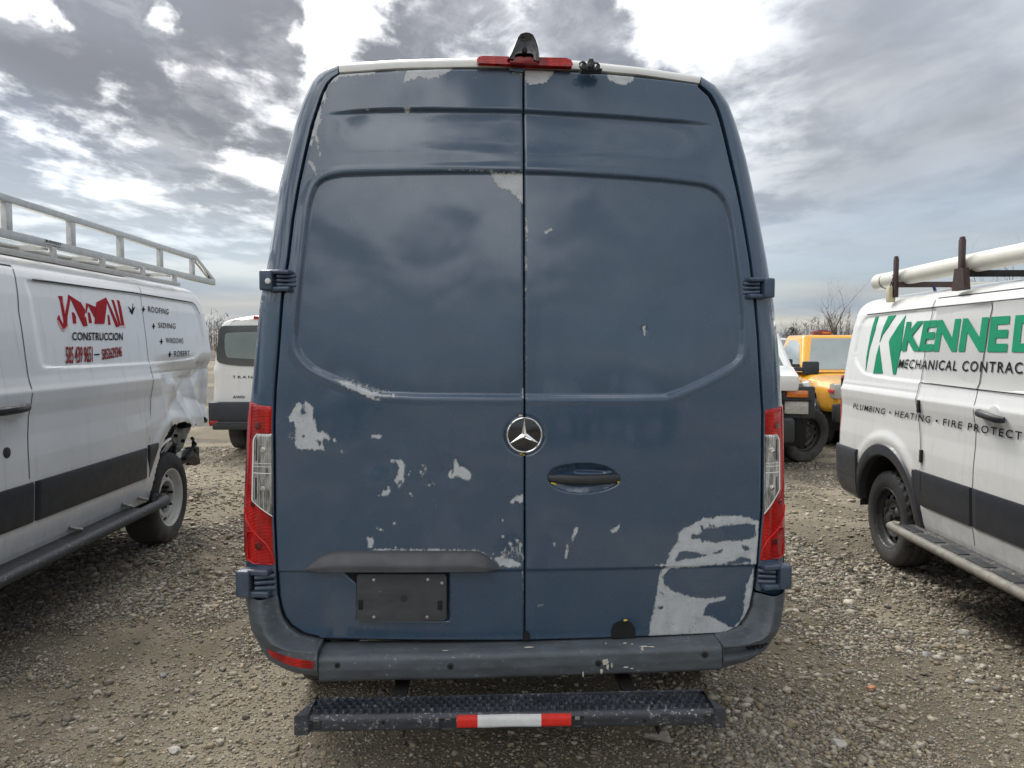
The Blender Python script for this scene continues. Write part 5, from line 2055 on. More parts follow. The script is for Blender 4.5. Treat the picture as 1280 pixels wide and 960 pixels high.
run_text('KENNE', 'DY', [(380, 347), (1047, 353), (1072, 124), (416, 163)], M['green'], 0.045, 1.0, 0.40)
run_text('MECHANICAL CONTRAC', 'TORS', [(360, 455), (1146, 492), (1150, 418), (374, 398)], M['ink'], 0.012, 1.2, 0.22)
run_text('PLUMBING \u2022 HEATING \u2022 FIRE PROTECT', 'ION', [(86, 711), (1153, 912), (1158, 858), (93, 677)], M['ink'], 0.012, 1.3, 0.09)
# handle, hinges
bm = bmesh.new()
c = SM(1.385, 1.245, 0.0)
add_cyl(bm, SM(1.39, 1.25, -0.01), SM(1.39, 1.25, 0.003), 0.058, 24, bev=0.004)
bm_obj('handle_dish', bm, M['white_r'], vr)
bm = bmesh.new()
add_tube(bm, [SM(1.262, 1.262, 0.012), SM(1.30, 1.258, 0.034), (SM(1.40, 1.248, 0.042)), SM(1.47, 1.238, 0.034), SM(1.50, 1.236, 0.012)], [0.018, 0.024, 0.022, 0.022, 0.018], 10)
bm_obj('door_handle', bm, M['plastic'], vr)
for zc_ in (1.235, 0.905):
    bm = bmesh.new()
    add_box(bm, SM(0.535 if zc_ > 1 else 0.59, zc_, 0.004), (0.02, 0.028, 0.085), 0.004)
    bm_obj('door_hinge', bm, M['black'], vr)
# tail lamp edge at the rear corner and side marker
bm = bmesh.new()
add_box(bm, Vector((0.93, TY0 + 0.005, 1.10)), (0.09, 0.05, 0.58), 0.015)
bm_obj('tail_lamp', bm, M['red'], vr)
bm = bmesh.new()
add_box(bm, Vector((0.965, TY0 + 0.035, 1.33)), (0.05, 0.03, 0.08), 0.01)
bm_obj('door_hinge', bm, M['black'], vr)
# running board
sbd = None
bm = bmesh.new()
add_tube(bm, [(1.10, 0.47, 0.41), (1.125, 0.43, 0.405), (1.16, 0.45, 0.40), (1.17, 0.52, 0.40), (1.17, 3.0, 0.40)], [0.022, 0.027, 0.028, 0.028, 0.028], 12)
bm_obj('running_board_tube', bm, M['creampaint'] if False else simple('dusty_pale_step_tube', (0.22, 0.205, 0.17), 0.7, var=0.3, vscale=14, bump=0.4, bscale=120), vr)
bm = bmesh.new()
add_box(bm, Vector((1.07, 1.77, 0.405)), (0.17, 2.56, 0.03), 0.01)
for yy in (1.0, 2.2):
    add_box(bm, Vector((0.98, yy, 0.39)), (0.12, 0.06, 0.03), 0.005)
bm_obj('running_board', bm, scuffed('scuffed_step_pad', (0.05, 0.05, 0.05), (0.36, 0.33, 0.27), 0.55), vr)
bm = bmesh.new()
for k in range(9):
    add_box(bm, Vector((1.10, 0.62 + k * 0.27, 0.422)), (0.07, 0.20, 0.006), 0.002)
bm_obj('step_tread_pads', bm, M['plastic'], vr)
wheel('wheel', vr, (0.87, 0.0, 0.355), 1, 'black', 0.356, 0.235)
wheel('wheel', vr, (0.87, 3.3, 0.355), 1, 'black', 0.356, 0.235)
wheel('wheel', vr, (-0.87, 0.0, 0.355), -1, 'black', 0.356, 0.235, tread=False)
wheel('wheel', vr, (-0.87, 3.3, 0.355), -1, 'black', 0.356, 0.235, tread=False)
# roof rack with pipe
rk = empty('pipe_rack', (0, 0, 0), 0, vr)
bm = bmesh.new()
add_tube(bm, [(0.80, y, 2.165 + 0.012 * sin((y + 0.5) * 1.0)) for y in np.linspace(-0.63, 3.4, 40)], 0.062, 24)
bm_obj('cream_pipe', bm, M['pvc'], rk)
bm = bmesh.new()
add_tube(bm, [(0.80, -0.66, 2.163), (0.80, -0.655, 2.163), (0.80, -0.52, 2.163), (0.80, -0.515, 2.163)], [0.045, 0.066, 0.067, 0.062], 24)
bm_obj('pipe_cap', bm, M['pvc'], rk)
bm = bmesh.new()
add_tube(bm, [(0.80, -0.512, 2.163), (0.80, -0.506, 2.163)], 0.0635, 24)
bm_obj('cap_joint', bm, M['seam'], rk)
for yy, ztop, wdt in ((-0.17, 2.295, 0.036), (0.74, 2.315, 0.042), (2.3, 2.32, 0.042)):
    bm = bmesh.new()
    add_box(bm, Vector((0.885, yy, (ztop + 2.02) / 2 + 0.01)), (0.03, wdt, ztop - 2.02), 0.006)
    add_box(bm, Vector((0.885, yy, ztop + 0.012)), (0.026, wdt * 0.8, 0.03), 0.008)
    if yy > 0.5:
        # flared base plate
        for (w0, w1, z0, z1) in ((0.15, 0.10, 2.0, 2.14),):
            vs = [bm.verts.new((0.885 + sx * 0.02, yy + sy * ww / 2, zz)) for zz, ww in ((z0, w0), (z1, w1)) for sx, sy in ((-1, -1), (1, -1), (1, 1), (-1, 1))]
            for f in ((0, 1, 5, 4), (1, 2, 6, 5), (2, 3, 7, 6), (3, 0, 4, 7), (4, 5, 6, 7)):
                bm.faces.new([vs[i] for i in f])
    else:
        add_box(bm, Vector((0.885, yy - 0.01, 2.07)), (0.03, 0.06, 0.12), 0.005)
    bm_obj('rack_post', bm, M['rackbrown'], rk)
    bm = bmesh.new()
    add_box(bm, Vector((0.66, yy + 0.02, 2.105)), (0.44, 0.03, 0.042), 0.005)
    bm_obj('cross_bar', bm, M['black'] if yy > 0 else M['rackbrown'], rk)
    bm = bmesh.new()
    add_box(bm, Vector((-0.15, yy + 0.02, 2.105)), (1.25, 0.028, 0.036), 0.004)
    bm_obj('cross_bar', bm, M['alu_w'], rk)
    bm = bmesh.new()
    xo = 0.40
    add_box(bm, Vector((xo, yy, 2.10)), (0.13, 0.05, 0.062), 0.008)
    add_cyl(bm, (xo - 0.04, yy, 2.12), (xo - 0.04, yy, 2.17), 0.006, 8)
    add_cyl(bm, (xo + 0.05, yy, 2.12), (xo + 0.05, yy, 2.175), 0.006, 8)
    bm_obj('bar_clamp', bm, M['redclamp'] if yy < 0 else M['black'], rk)
    bm = bmesh.new()
    add_box(bm, Vector((0.90, yy - 0.045, 2.035)), (0.05, 0.06, 0.12), 0.008)
    if yy < 0:
        bm_obj('rack_foot', bm, M['creampaint'], rk)
    else:
        bm.free()
bm = bmesh.new()
add_tube(bm, [(0.62, -0.14, 2.10), (0.61, -0.13, 2.06), (0.59, -0.13, 2.02)], 0.011, 8)
bm_obj('tie_strap', bm, M['bluestrap'], rk)
bm = bmesh.new()
add_tube(bm, [(0.90, -0.20 + 0.03 * sin(t * 1.3), 2.13 + 0.05 * cos(t)) for t in np.linspace(0, 5.5, 20)], 0.004, 6)
bm_obj('wire_loop', bm, M['rackbrown'], rk)

# ================= left hand van =================
THL = pi + 0.03
LL = (-3.643, 6.002, 0.12)
vl = transit('cargo_van', 'white van with red lettering, a crushed rear corner and an aluminium ladder rack', LL, THL, -1, M['white_l'], dent=True)
SML = side_map(-1)
VML = vinyl_map(-1)
pl_ = VS(LL, THL, -1)


def ZL(pts, ox=60, oy=360, k=9.6):
    return [pl_(ox + a / k, oy + b / k) for a, b in pts]


clad_patch(vl, -1, 0.60, 1.955, 0.585, 0.80)
clad_patch(vl, -1, 1.965, 2.85, 0.585, 0.80)
clad_patch(vl, -1, 0.42, 0.592, lambda y: 0.80 - 1.4 * max(0, y - 0.42), lambda y: 0.815, 0.013, 'side_cladding', 12)
arch_trim(vl, -1, 3.34, 0.12, pi - 0.12)
seam_line(vl, -1, [(1.86, 1.95), (1.92, 1.71), (1.935, 1.48), (1.945, 1.30), (1.965, 1.18), (2.0, 0.95), (2.0, 0.82)], 0.008, 'softseam')
seam_line(vl, -1, [(1.86, 1.955), (2.2, 1.955)], 0.010, name='door_gap')
seam_line(vl, -1, [(0.34, 1.98), (0.40, 1.78), (0.425, 1.59), (0.45, 1.40)], 0.005, 'softseam')
seam_line(vl, -1, [(0.45, 1.40), (0.475, 1.235), (0.52, 1.0), (0.56, 0.84)], 0.007, 'softseam')
seam_line(vl, -1, [(1.72, 1.893), (0.5, 1.903), (-0.60, 1.893), (-0.66, 1.87), (-0.70, 1.80)], 0.010, name='pressing_edge', rel=False, off=0.001)
# logo
red_polys = [
    [(140, 95), (185, 95), (200, 190), (222, 335), (262, 78), (285, 130), (252, 330), (246, 440), (236, 470), (205, 490), (175, 470), (130, 372), (150, 322), (168, 375), (200, 440), (208, 400), (165, 150)],
    [(268, 84), (410, 175), (462, 265), (455, 345), (470, 345), (492, 455), (445, 460), (290, 130)],
    [(478, 180), (585, 225), (583, 290), (575, 350), (500, 200), (478, 300), (470, 300)],
    [(600, 170), (712, 115), (722, 150), (692, 430), (578, 430), (590, 250)],
    [(715, 122), (870, 465), (835, 470), (718, 160)],
    [(780, 140), (805, 145), (890, 450), (870, 450), (785, 160)], [(845, 145), (870, 150), (930, 445), (945, 445), (900, 450), (850, 170)],
    [(308, 290), (330, 296), (350, 340), (357, 425), (322, 425)], [(497, 290), (520, 300), (545, 420), (512, 420)], [(735, 318), (750, 335), (768, 440), (742, 440)]]
for P in red_polys:
    poly_relief('logo_shape', ZL(P), VML, 0.0040, M['redink'], vl, 0.08)
for P in [[(132, 375), (200, 505), (250, 450), (252, 425), (258, 455), (215, 520), (190, 510), (150, 440)], [(885, 463), (950, 463), (950, 468), (885, 468)], [(190, 95), (200, 150), (222, 290), (215, 290), (190, 160)]]:
    poly_relief('logo_outline', ZL(P), VML, 0.0044, M['pinkline'], vl, 0.08)


def quadL(bl, br, tr, tl, ox=60, oy=360, k=9.6):
    return ZL([bl, br, tr, tl], ox, oy, k)


text_obj('lettering', 'CONSTRUCCION', quadL((308, 628), (912, 628), (910, 538), (305, 528)), VML, 0.0042, M['ink'], vl, 0.02, 1.05, True)
text_obj('lettering', '585 439 9651', quadL((236, 912), (552, 892), (552, 700), (233, 705)), VML, 0.0040, M['ink'], vl, 0.008)
text_obj('lettering', '585 439 9651', quadL((232, 906), (547, 886), (547, 696), (229, 700)), VML, 0.0050, M['redink'], vl, 0.006)
text_obj('lettering', '5852629246', quadL((670, 864), (904, 822), (900, 700), (664, 736)), VML, 0.0040, M['ink'], vl, 0.008)
text_obj('lettering', '5852629246', quadL((666, 859), (899, 818), (896, 697), (660, 732)), VML, 0.0050, M['redink'], vl, 0.006)
poly_relief('dash_mark', ZL([(575, 792), (635, 788), (635, 803), (575, 807)]), VML, 0.0042, M['ink'], vl, 0)
for P in [[(653, 148), (672, 170), (681, 183), (690, 124), (688, 168), (706, 150), (694, 182), (686, 212), (664, 184), (668, 178)]]:
    poly_relief('tick_mark', ZL(P, k=6.4), VML, 0.0042, M['ink'], vl, 0)
for cx, cy, mt in [(775, 170, 'ink'), (855, 305, 'ink'), (917, 428, 'ink'), (985, 530, 'navyink')]:
    P = []
    for q in range(8):
        a = pi / 4 * q
        r = (15, 5)[q % 2]
        P.append((cx + r * 0.95 * cos(a), cy + r * 1.6 * sin(a)))
    poly_relief('star_mark', ZL(P, k=6.4), VML, 0.0042, M[mt], vl, 0)
for txt, q, mt in [('ROOFING', [(812, 192), (972, 213), (973, 168), (808, 143)], 'ink'), ('SIDING', [(893, 318), (1028, 326), (1028, 283), (889, 276)], 'ink'),
                   ('WINDOWS', [(955, 440), (1090, 445), (1090, 402), (950, 397)], 'ink'), ('ROBERT', [(1018, 552), (1143, 542), (1140, 500), (1018, 503)], 'navyink')]:
    text_obj('lettering', txt, quadL(*q, k=6.4), VML, 0.0042, M[mt], vl, 0.006, 1.15)
bm = bmesh.new()
add_cyl(bm, SML(2.11, 1.20, -0.01), SML(2.11, 1.20, 0.003), 0.062, 24, bev=0.004)
bm_obj('handle_dish', bm, M['white_l'], vl)
bm = bmesh.new()
add_tube(bm, [SML(2.30, 1.20, 0.012), SML(2.26, 1.20, 0.034), SML(2.12, 1.202, 0.042), SML(2.05, 1.205, 0.034), SML(2.02, 1.205, 0.012)], [0.018, 0.022, 0.022, 0.022, 0.018], 10)
bm_obj('door_handle', bm, M['plastic'], vl)
bm = bmesh.new()
add_cyl(bm, SML(2.175, 0.985, -0.005), SML(2.175, 0.985, 0.006), 0.028, 16, bev=0.003)
bm_obj('lock_cover', bm, M['plastic'], vl)
# running board: dark tube swinging in at its rear end
bm = bmesh.new()
add_tube(bm, [(-1.00, 0.44, 0.40), (-1.06, 0.44, 0.40), (-1.10, 0.50, 0.40), (-1.12, 0.66, 0.40), (-1.13, 3.1, 0.40)], [0.040, 0.043, 0.044, 0.034, 0.030], 14)
bm_obj('running_board_tube', bm, M['step'], vl)
bm = bmesh.new()
add_box(bm, Vector((-1.05, 2.0, 0.412)), (0.12, 2.3, 0.018), 0.006)
bm_obj('running_board', bm, M['plastic'], vl)
for yy in (0.72, 0.95, 1.6):
    bm = bmesh.new()
    add_tube(bm, [SML(yy, 0.47, 0.0), SML(yy - 0.03, 0.45, 0.02), SML(yy - 0.10, 0.43, 0.03)], 0.012, 6)
    bm_obj('board_bracket', bm, M['tornmetal'], vl)
wheel('wheel', vl, (-0.87, 0.10, 0.345), -1, 'silver', 0.352, 0.235, M['rubber_muddy'], tread=False)
wheel('wheel', vl, (-0.87, 3.3, 0.30), -1, 'silver', 0.352, 0.235, M['rubber_muddy'], tread=False)
wheel('wheel', vl, (0.87, 0.0, 0.30), 1, 'silver', 0.352, 0.235, tread=False)
wheel('wheel', vl, (0.87, 3.3, 0.30), 1, 'silver', 0.352, 0.235, tread=False)


def crumple(name, P3, mat, parent, n=9, amp=0.02, seed=0):
    """torn sheet spanning four 3D corners, folded along random creases"""
    r = random.Random(seed)
    A, B, C_, D = [np.array(p, float) for p in P3]
    pl = [(r.uniform(-3, 3), r.uniform(-3, 3), r.uniform(-.6, .6)) for _ in range(5)]
    nrm_ = np.cross(B - A, D - A)
    nrm_ /= np.linalg.norm(nrm_) + 1e-9
    V_ = []
    for i in range(n):
        for j in range(n):
            u, v = i / (n - 1), j / (n - 1)
            p = (A * (1 - u) + B * u) * (1 - v) + (D * (1 - u) + C_ * u) * v
            f = max(a * (u - .5) + b * (v - .5) + c for a, b, c in pl)
            p = p + nrm_ * amp * f + np.array([r.uniform(-1, 1), r.uniform(-1, 1), r.uniform(-1, 1)]) * amp * 0.25
            V_.append(p)
    F = gridfaces(n, n)
    Vb = [v + nrm_ * -0.002 for v in V_]
    return mk(name, np.r_[np.array(V_), np.array(Vb)], np.r_[F, (F + n * n)[:, ::-1]], mat, parent, ang=20)


# wrecked rear corner: inner panel, hanging sheet, bumper bracket, tube and dark clutter
crumple('torn_inner_panel', [(-0.93, 0.36, 0.60), (-0.94, -0.30, 0.90), (-0.90, -0.34, 0.74), (-0.90, 0.12, 0.58)], M['tornmetal'], vl, 9, 0.03, 3)
crumple('hanging_panel', [(-0.98, -0.20, 0.86), (-0.96, -0.52, 0.84), (-0.92, -0.50, 0.56), (-0.94, -0.12, 0.60)], M['tornmetal'], vl, 9, 0.05, 5)
crumple('hanging_panel', [(-0.96, -0.08, 0.66), (-0.95, -0.45, 0.62), (-0.90, -0.44, 0.52), (-0.92, -0.05, 0.56)], M['white_l'], vl, 7, 0.03, 8)
bm = bmesh.new()
add_box(bm, Vector((-0.92, -0.50, 0.862)), (0.10, 0.50, 0.035), 0.006)
for k in range(8):
    add_box(bm, Vector((-0.965, -0.30 - k * 0.055, 0.885 - 0.006 * (k % 2))), (0.02, 0.028, 0.035), 0.004)
bm_obj('bumper_mount', bm, M['black'], vl)
bm = bmesh.new()
add_tube(bm, [(-0.80, 0.30, 0.62), (-0.90, 0.05, 0.64), (-0.90, -0.20, 0.58), (-0.92, -0.42, 0.60), (-0.90, -0.62, 0.52)], [0.05, 0.055, 0.05, 0.055, 0.045], 10)
add_box(bm, Vector((-0.86, -0.66, 0.56)), (0.10, 0.10, 0.16), 0.02)
bm_obj('exposed_frame', bm, M['darkmetal'], vl)
bm = bmesh.new()
add_tube(bm, [(-0.86, 0.25, 0.50), (-0.90, -0.05, 0.52), (-0.92, -0.34, 0.56), (-0.92, -0.50, 0.64)], [0.022, 0.024, 0.024, 0.016], 8)
bm_obj('bent_tube', bm, M['tornmetal'], vl)
bm = bmesh.new()
add_box(bm, Vector((-0.35, -0.1, 0.76)), (0.7, 1.2, 0.2), 0.04)
bm_obj('rear_chassis', bm, M['under'], vl)
for k in range(7):
    r6 = random.Random(90 + k)
    bm = bmesh.new()
    p0 = Vector((-0.93 + r6.uniform(-.03, .05), r6.uniform(-0.55, 0.2), r6.uniform(.58, .82)))
    add_tube(bm, [p0, p0 + Vector((0.0, r6.uniform(-.12, .12), -0.06)), p0 + Vector((-0.01, r6.uniform(-.2, .2), -0.15))], r6.uniform(.006, .016), 6)
    bm_obj('hanging_wire', bm, M['black'], vl)
crumple('torn_liner', [(-0.95, 0.05, 0.84), (-0.93, -0.22, 0.80), (-0.90, -0.25, 0.66), (-0.93, 0.10, 0.64)], M['black'], vl, 7, 0.04, 11)
for k, (yy, zz) in enumerate([(0.28, 0.72), (-0.12, 0.80), (-0.26, 0.74)]):
    bm = bmesh.new()
    add_cyl(bm, (-0.93, yy, zz), (-0.955, yy, zz), 0.014, 10)
    bm_obj('grommet', bm, M['black'], vl)
bm = bmesh.new()
add_tube(bm, [(-1.0, 0.10 + 0.505 * cos(a), 0.345 + 0.46 * sin(a)) for a in np.linspace(0.15, 1.5, 20)], 0.012, 6)
bm_obj('arch_flange', bm, M['white_l'], vl)

# ladder rack
lr = empty('ladder_rack', (0, 0, 0), 0, vl)
RX = -0.80
for nm, pts, w_, h_ in (('rack_top_rail', [(RX, 3.6, 2.345), (RX, -0.98, 2.315)], 0.04, 0.042), ('rack_side_rail', [(RX, 3.6, 2.14), (RX, -1.44, 2.13)], 0.04, 0.052)):
    a, b = Vector(pts[0]), Vector(pts[1])
    box_obj(nm, (a + b) / 2, (w_, (a - b).length, h_), M['alu'], lr, 0.005, Matrix.Rotation((a.z - b.z) / (a.y - b.y), 4, 'X'))
a, b = Vector((RX, -0.97, 2.315)), Vector((RX, -1.44, 2.14))
box_obj('rack_end_rail', (a + b) / 2, (0.038, (a - b).length, 0.04), M['alu'], lr, 0.005, Matrix.Rotation(atan2(a.z - b.z, a.y - b.y), 4, 'X'))
for yy in (1.745, 1.09, 0.435, -0.235, -0.91, 2.4, 3.1):
    box_obj('rack_post', (RX, yy, 2.232), (0.034, 0.055, 0.165), M['alu'], lr, 0.004)
for sx in (-1, 1):
    a, b = Vector((sx * 0.86, 3.0, 2.035)), Vector((sx * 0.86, -0.45, 2.035))
    box_obj('roof_rail', (a + b) / 2, (0.03, 3.45, 0.03), M['alu_w'], lr, 0.004)
for yy in (1.37, 0.78, 0.17, -0.42, 2.2):
    box_obj('rack_foot', (-0.84, yy, 2.07), (0.03, 0.03, 0.09), M['alu'], lr, 0.003)
    box_obj('rack_cross_bar', (0, yy, 2.112), (1.6, 0.05, 0.03), M['alu_w'], lr, 0.004)
box_obj('rack_deck', (0, 1.2, 2.118), (1.3, 3.4, 0.012), M['alu_w'], lr, 0.003)
box_obj('rack_side_rail', (-RX, 1.1, 2.14), (0.04, 5.0, 0.052), M['alu'], lr, 0.005)
stk = box_obj('rack_sticker', (RX - 0.0215, 1.33, 2.14), (0.001, 0.17, 0.038), M['alu_w'], lr, 0.0)


def rackmap(y, z, off=0.0):
    return Vector((RX - 0.0225 - off, y, z))


text_obj('sticker_print', 'RANGO', [(1.41, 2.14), (1.25, 2.14), (1.25, 2.157), (1.41, 2.157)], rackmap, 0.0, M['ink'], stk, 0.03)
text_obj('sticker_print', 'www.rango.com', [(1.41, 2.123), (1.25, 2.123), (1.25, 2.132), (1.41, 2.132)], rackmap, 0.0, M['ink'], stk, 0.03)
bm = bmesh.new()
add_box(bm, Vector((-0.70, 1.9, 2.07)), (0.12, 0.20, 0.03), 0.01)
bm_obj('rack_latch', bm, M['black'], lr)

# ------------------------------------------------------------------ ground


def vnoise(x, y, s, seed=0):
    """smooth value noise, vectorised"""
    r = np.random.default_rng(seed)
    T = r.random((256, 256))
    xs_, ys_ = x * s + 1000, y * s + 1000
    xi, yi = np.floor(xs_).astype(int), np.floor(ys_).astype(int)
    fx, fy = xs_ - xi, ys_ - yi
    fx, fy = fx * fx * (3 - 2 * fx), fy * fy * (3 - 2 * fy)
    g = lambda a, b: T[a % 256, b % 256]
    return (g(xi, yi) * (1 - fx) + g(xi + 1, yi) * fx) * (1 - fy) + (g(xi, yi + 1) * (1 - fx) + g(xi + 1, yi + 1) * fx) * fy


def fbm(x, y, s, seed, o=4):
    v, a, t = 0, 0.5, 0
    for k in range(o):
        v = v + a * vnoise(x, y, s * 2 ** k, seed + k)
        t += a
        a *= 0.5
    return v / t


def gheight(x, y):
    near = smoothstep((30 - np.hypot(x, y - 4)) / 15)
    h = 0.115 * smoothstep((-1.75 - x) / 1.0) * smoothstep((11 - y) / 3)
    h = h + near * (0.05 * (fbm(x, y, 0.6, 3, 3) - 0.5) + 0.012 * (fbm(x, y, 7, 9, 3) - 0.5))
    # keep the ground level under the tyres
    for wx, wy, r in ((2.93, 5.65, 0.5), (-2.77, 6.0, 0.5), (-3.4, 12.3, 0.8)):
        w = smoothstep(1 - np.hypot(x - wx, y - wy) / r)
        h = h * (1 - w) + w * (0.115 if wx < -2 and wy < 9 else 0.0)
    return h


TRACKS = [(-1.55, 0.03, 0.13), (-2.05, 0.03, 0.11), (1.75, -0.02, 0.12), (2.45, 0.05, 0.13), (1.25, 0.10, 0.10)]


def track(x, y):
    """wheel tracks pressed into the dirt, 0..1"""
    t = 0 * x
    for x0, sl_, w_ in TRACKS:
        c = x0 + sl_ * (y - 3) + 0.10 * np.sin(y * 0.8 + x0 * 3)
        t = np.maximum(t, smoothstep(1 - np.abs(x - c) / w_) * smoothstep(fbm(x, y, 0.5, 61, 2) * 2.2 - 0.5))
    return t


def gdens(x, y):
    """how much loose gravel lies on the dirt (0..1)"""
    d = fbm(x, y, 0.55, 21, 4) * 0.6 + fbm(x, y, 2.2, 33, 3) * 0.4
    d = 0.12 + 0.88 * smoothstep((d - 0.43) / 0.22)
    # bare packed dirt bottom left and a strip on the right, gravel heap by the step
    for cx, cy, r, s in ((-1.15, 3.05, 0.55, -0.9), (-1.75, 3.75, 0.45, -0.5), (2.25, 3.6, 0.45, -0.8), (1.9, 4.6, 0.35, -0.5), (1.02, 3.15, 0.40, 0.7), (2.2, 4.15, 0.3, 0.6), (0.0, 3.1, 0.6, -0.6),
                         (-3.2, 4.6, 0.7, 0.6), (-1.3, 4.6, 0.5, 0.5)):
        d = d + s * np.exp(-(((x - cx) / (r * 1.3)) ** 2 + ((y - cy) / r) ** 2))
    d = d - 0.75 * track(x, y)
    return np.clip(d, 0.0, 1.0)


def grow(a, b, first, k):
    out, s, p = [], first, a
    while abs(p - a) < abs(b - a):
        s *= k
        p = p + (s if b > a else -s)
        out.append(p)
    return out


gx = np.arange(-6, 6.001, 0.04)
gx = np.r_[grow(-6, -900, 0.04, 1.22)[::-1], gx, grow(6, 900, 0.04, 1.22)]
gy = np.arange(2.2, 13.0, 0.04)
gy = np.r_[grow(2.2, -900, 0.04, 1.22)[::-1], gy, grow(13.0, 1200, 0.04, 1.16)]
GX, GY = np.meshgrid(gx, gy, indexing='ij')
GZ = gheight(GX, GY)
GD = gdens(GX, GY)


def ground_mat():
    m, t = newmat('dirt_and_gravel')
    den = t.attr('gravel')
    n1 = t.noise(0.9, 6, 0.6)
    n2 = t.noise(6, 8, 0.7)
    n3 = t.noise(60, 4, 0.7)
    dirt = t.mix(t.rng(n2, 0.3, 0.7), (0.165, 0.132, 0.086), (0.275, 0.230, 0.160))
    dirt = t.mix(t.rng(n3, 0.35, 0.75, 0, 0.7), dirt, (0.34, 0.31, 0.255))
    dirt = t.mix(t.math('MULTIPLY', t.attr('damp'), 0.62), dirt, (0.085, 0.072, 0.050))
    # damp, mossy and darker places
    dirt = t.mix(t.rng(n1, 0.50, 0.66, 0, 0.55), dirt, (0.115, 0.105, 0.065))
    vor = t.new('ShaderNodeTexVoronoi', i_Scale=85.0)
    wob = t.mapped((1, 1, 1))
    t.link(wob, vor.inputs['Vector'])
    vc = t.new('ShaderNodeSeparateColor')
    t.link(vor.outputs['Color'], vc.inputs[0])
    peb = t.mix(vc.outputs[0], (0.14, 0.125, 0.10), (0.46, 0.43, 0.37))
    peb = t.mix(t.rng(vor.outputs['Distance'], 0.25, 0.65), peb, (0.085, 0.078, 0.065))
    vor2 = t.new('ShaderNodeTexVoronoi', i_Scale=38.0)
    t.link(wob, vor2.inputs['Vector'])
    vc2 = t.new('ShaderNodeSeparateColor')
    t.link(vor2.outputs['Color'], vc2.inputs[0])
    big = t.mix(vc2.outputs[1], (0.16, 0.15, 0.135), (0.42, 0.40, 0.365))
    big = t.mix(t.rng(vor2.outputs['Distance'], 0.3, 0.7), big, (0.10, 0.09, 0.075))
    peb = t.mix(t.rng(vc2.outputs[2], 0.62, 0.66), peb, big)
    f = t.rng(t.math('ADD', den, t.math('MULTIPLY', t.math('SUBTRACT', n3, 0.5), 2.4)), 0.35, 0.75)
    c = t.mix(f, dirt, peb)
    t.link(c, t.b.inputs['Base Color'])
    t.b.inputs['Roughness'].default_value = 0.95
    t.b.inputs['Specular IOR Level'].default_value = 0.25
    h = t.math('MULTIPLY', t.math('SUBTRACT', 1.0, vor.outputs['Distance']), f)
    b = t.bump(h, 0.9, 0.012)
    b = t.bump(t.noise(120, 6, 0.75), 0.7, 0.006, b)
    b = t.bump(n2, 0.5, 0.03, b)
    t.link(b, t.b.inputs['Normal'])
    return m


gmat = ground_mat()
gr = mk('ground', np.stack([GX, GY, GZ], -1).reshape(-1, 3), gridfaces(*GX.shape)[:, ::-1], gmat, smooth=True, attrs={'gravel': GD.ravel(), 'damp': np.clip(track(GX, GY) * 0.8 + 0.75 * smoothstep((fbm(GX, GY, 0.8, 91, 4) - 0.50) / 0.12), 0, 1).ravel()})
tag(gr, kind='structure')
if gr.data.polygons[0].normal.z < 0:
    gr.data.flip_normals()


def stone_mat():
    m, t = newmat('crushed_stone')
    a = t.new('ShaderNodeAttribute')
    a.attribute_name = 'tone'
    c = t.mix(t.rng(t.noise(90, 4), 0.3, 0.7, 0, 0.35), a.outputs['Color'], (0.16, 0.145, 0.12))
    t.link(c, t.b.inputs['Base Color'])
    t.b.inputs['Roughness'].default_value = 0.88
    t.b.inputs['Specular IOR Level'].default_value = 0.3
    return m


smat = stone_mat()


def base_stones(kind):
    bm = bmesh.new()
    if kind == 'ico':
        bmesh.ops.create_icosphere(bm, subdivisions=1, radius=1)
    else:
        r = bmesh.ops.create_cube(bm, size=1.3)
        bmesh.ops.triangulate(bm, faces=bm.faces[:])
    v = np.array([tuple(a.co) for a in bm.verts])
    f = np.array([[a.index for a in g.verts] for g in bm.faces])
    bm.free()
    out = []
    for _ in range(10):
        vv_ = v * (1 + rng.uniform(-0.55, 0.35, v.shape))
        out.append(vv_)
    return out, f


def tones(n):
    base = np.array([1.10, 1.03, 0.90]) * np.array([[0.20, 0.19, 0.175], [0.29, 0.275, 0.25], [0.37, 0.355, 0.325], [0.46, 0.44, 0.40], [0.25, 0.215, 0.16], [0.33, 0.285, 0.215], [0.16, 0.155, 0.15], [0.58, 0.56, 0.52]])
    p = np.array([0.17, 0.2, 0.19, 0.11, 0.13, 0.11, 0.06, 0.03])
    c = base[rng.choice(len(base), n, p=p / p.sum())]
    return c * rng.uniform(0.85, 1.12, (n, 1))


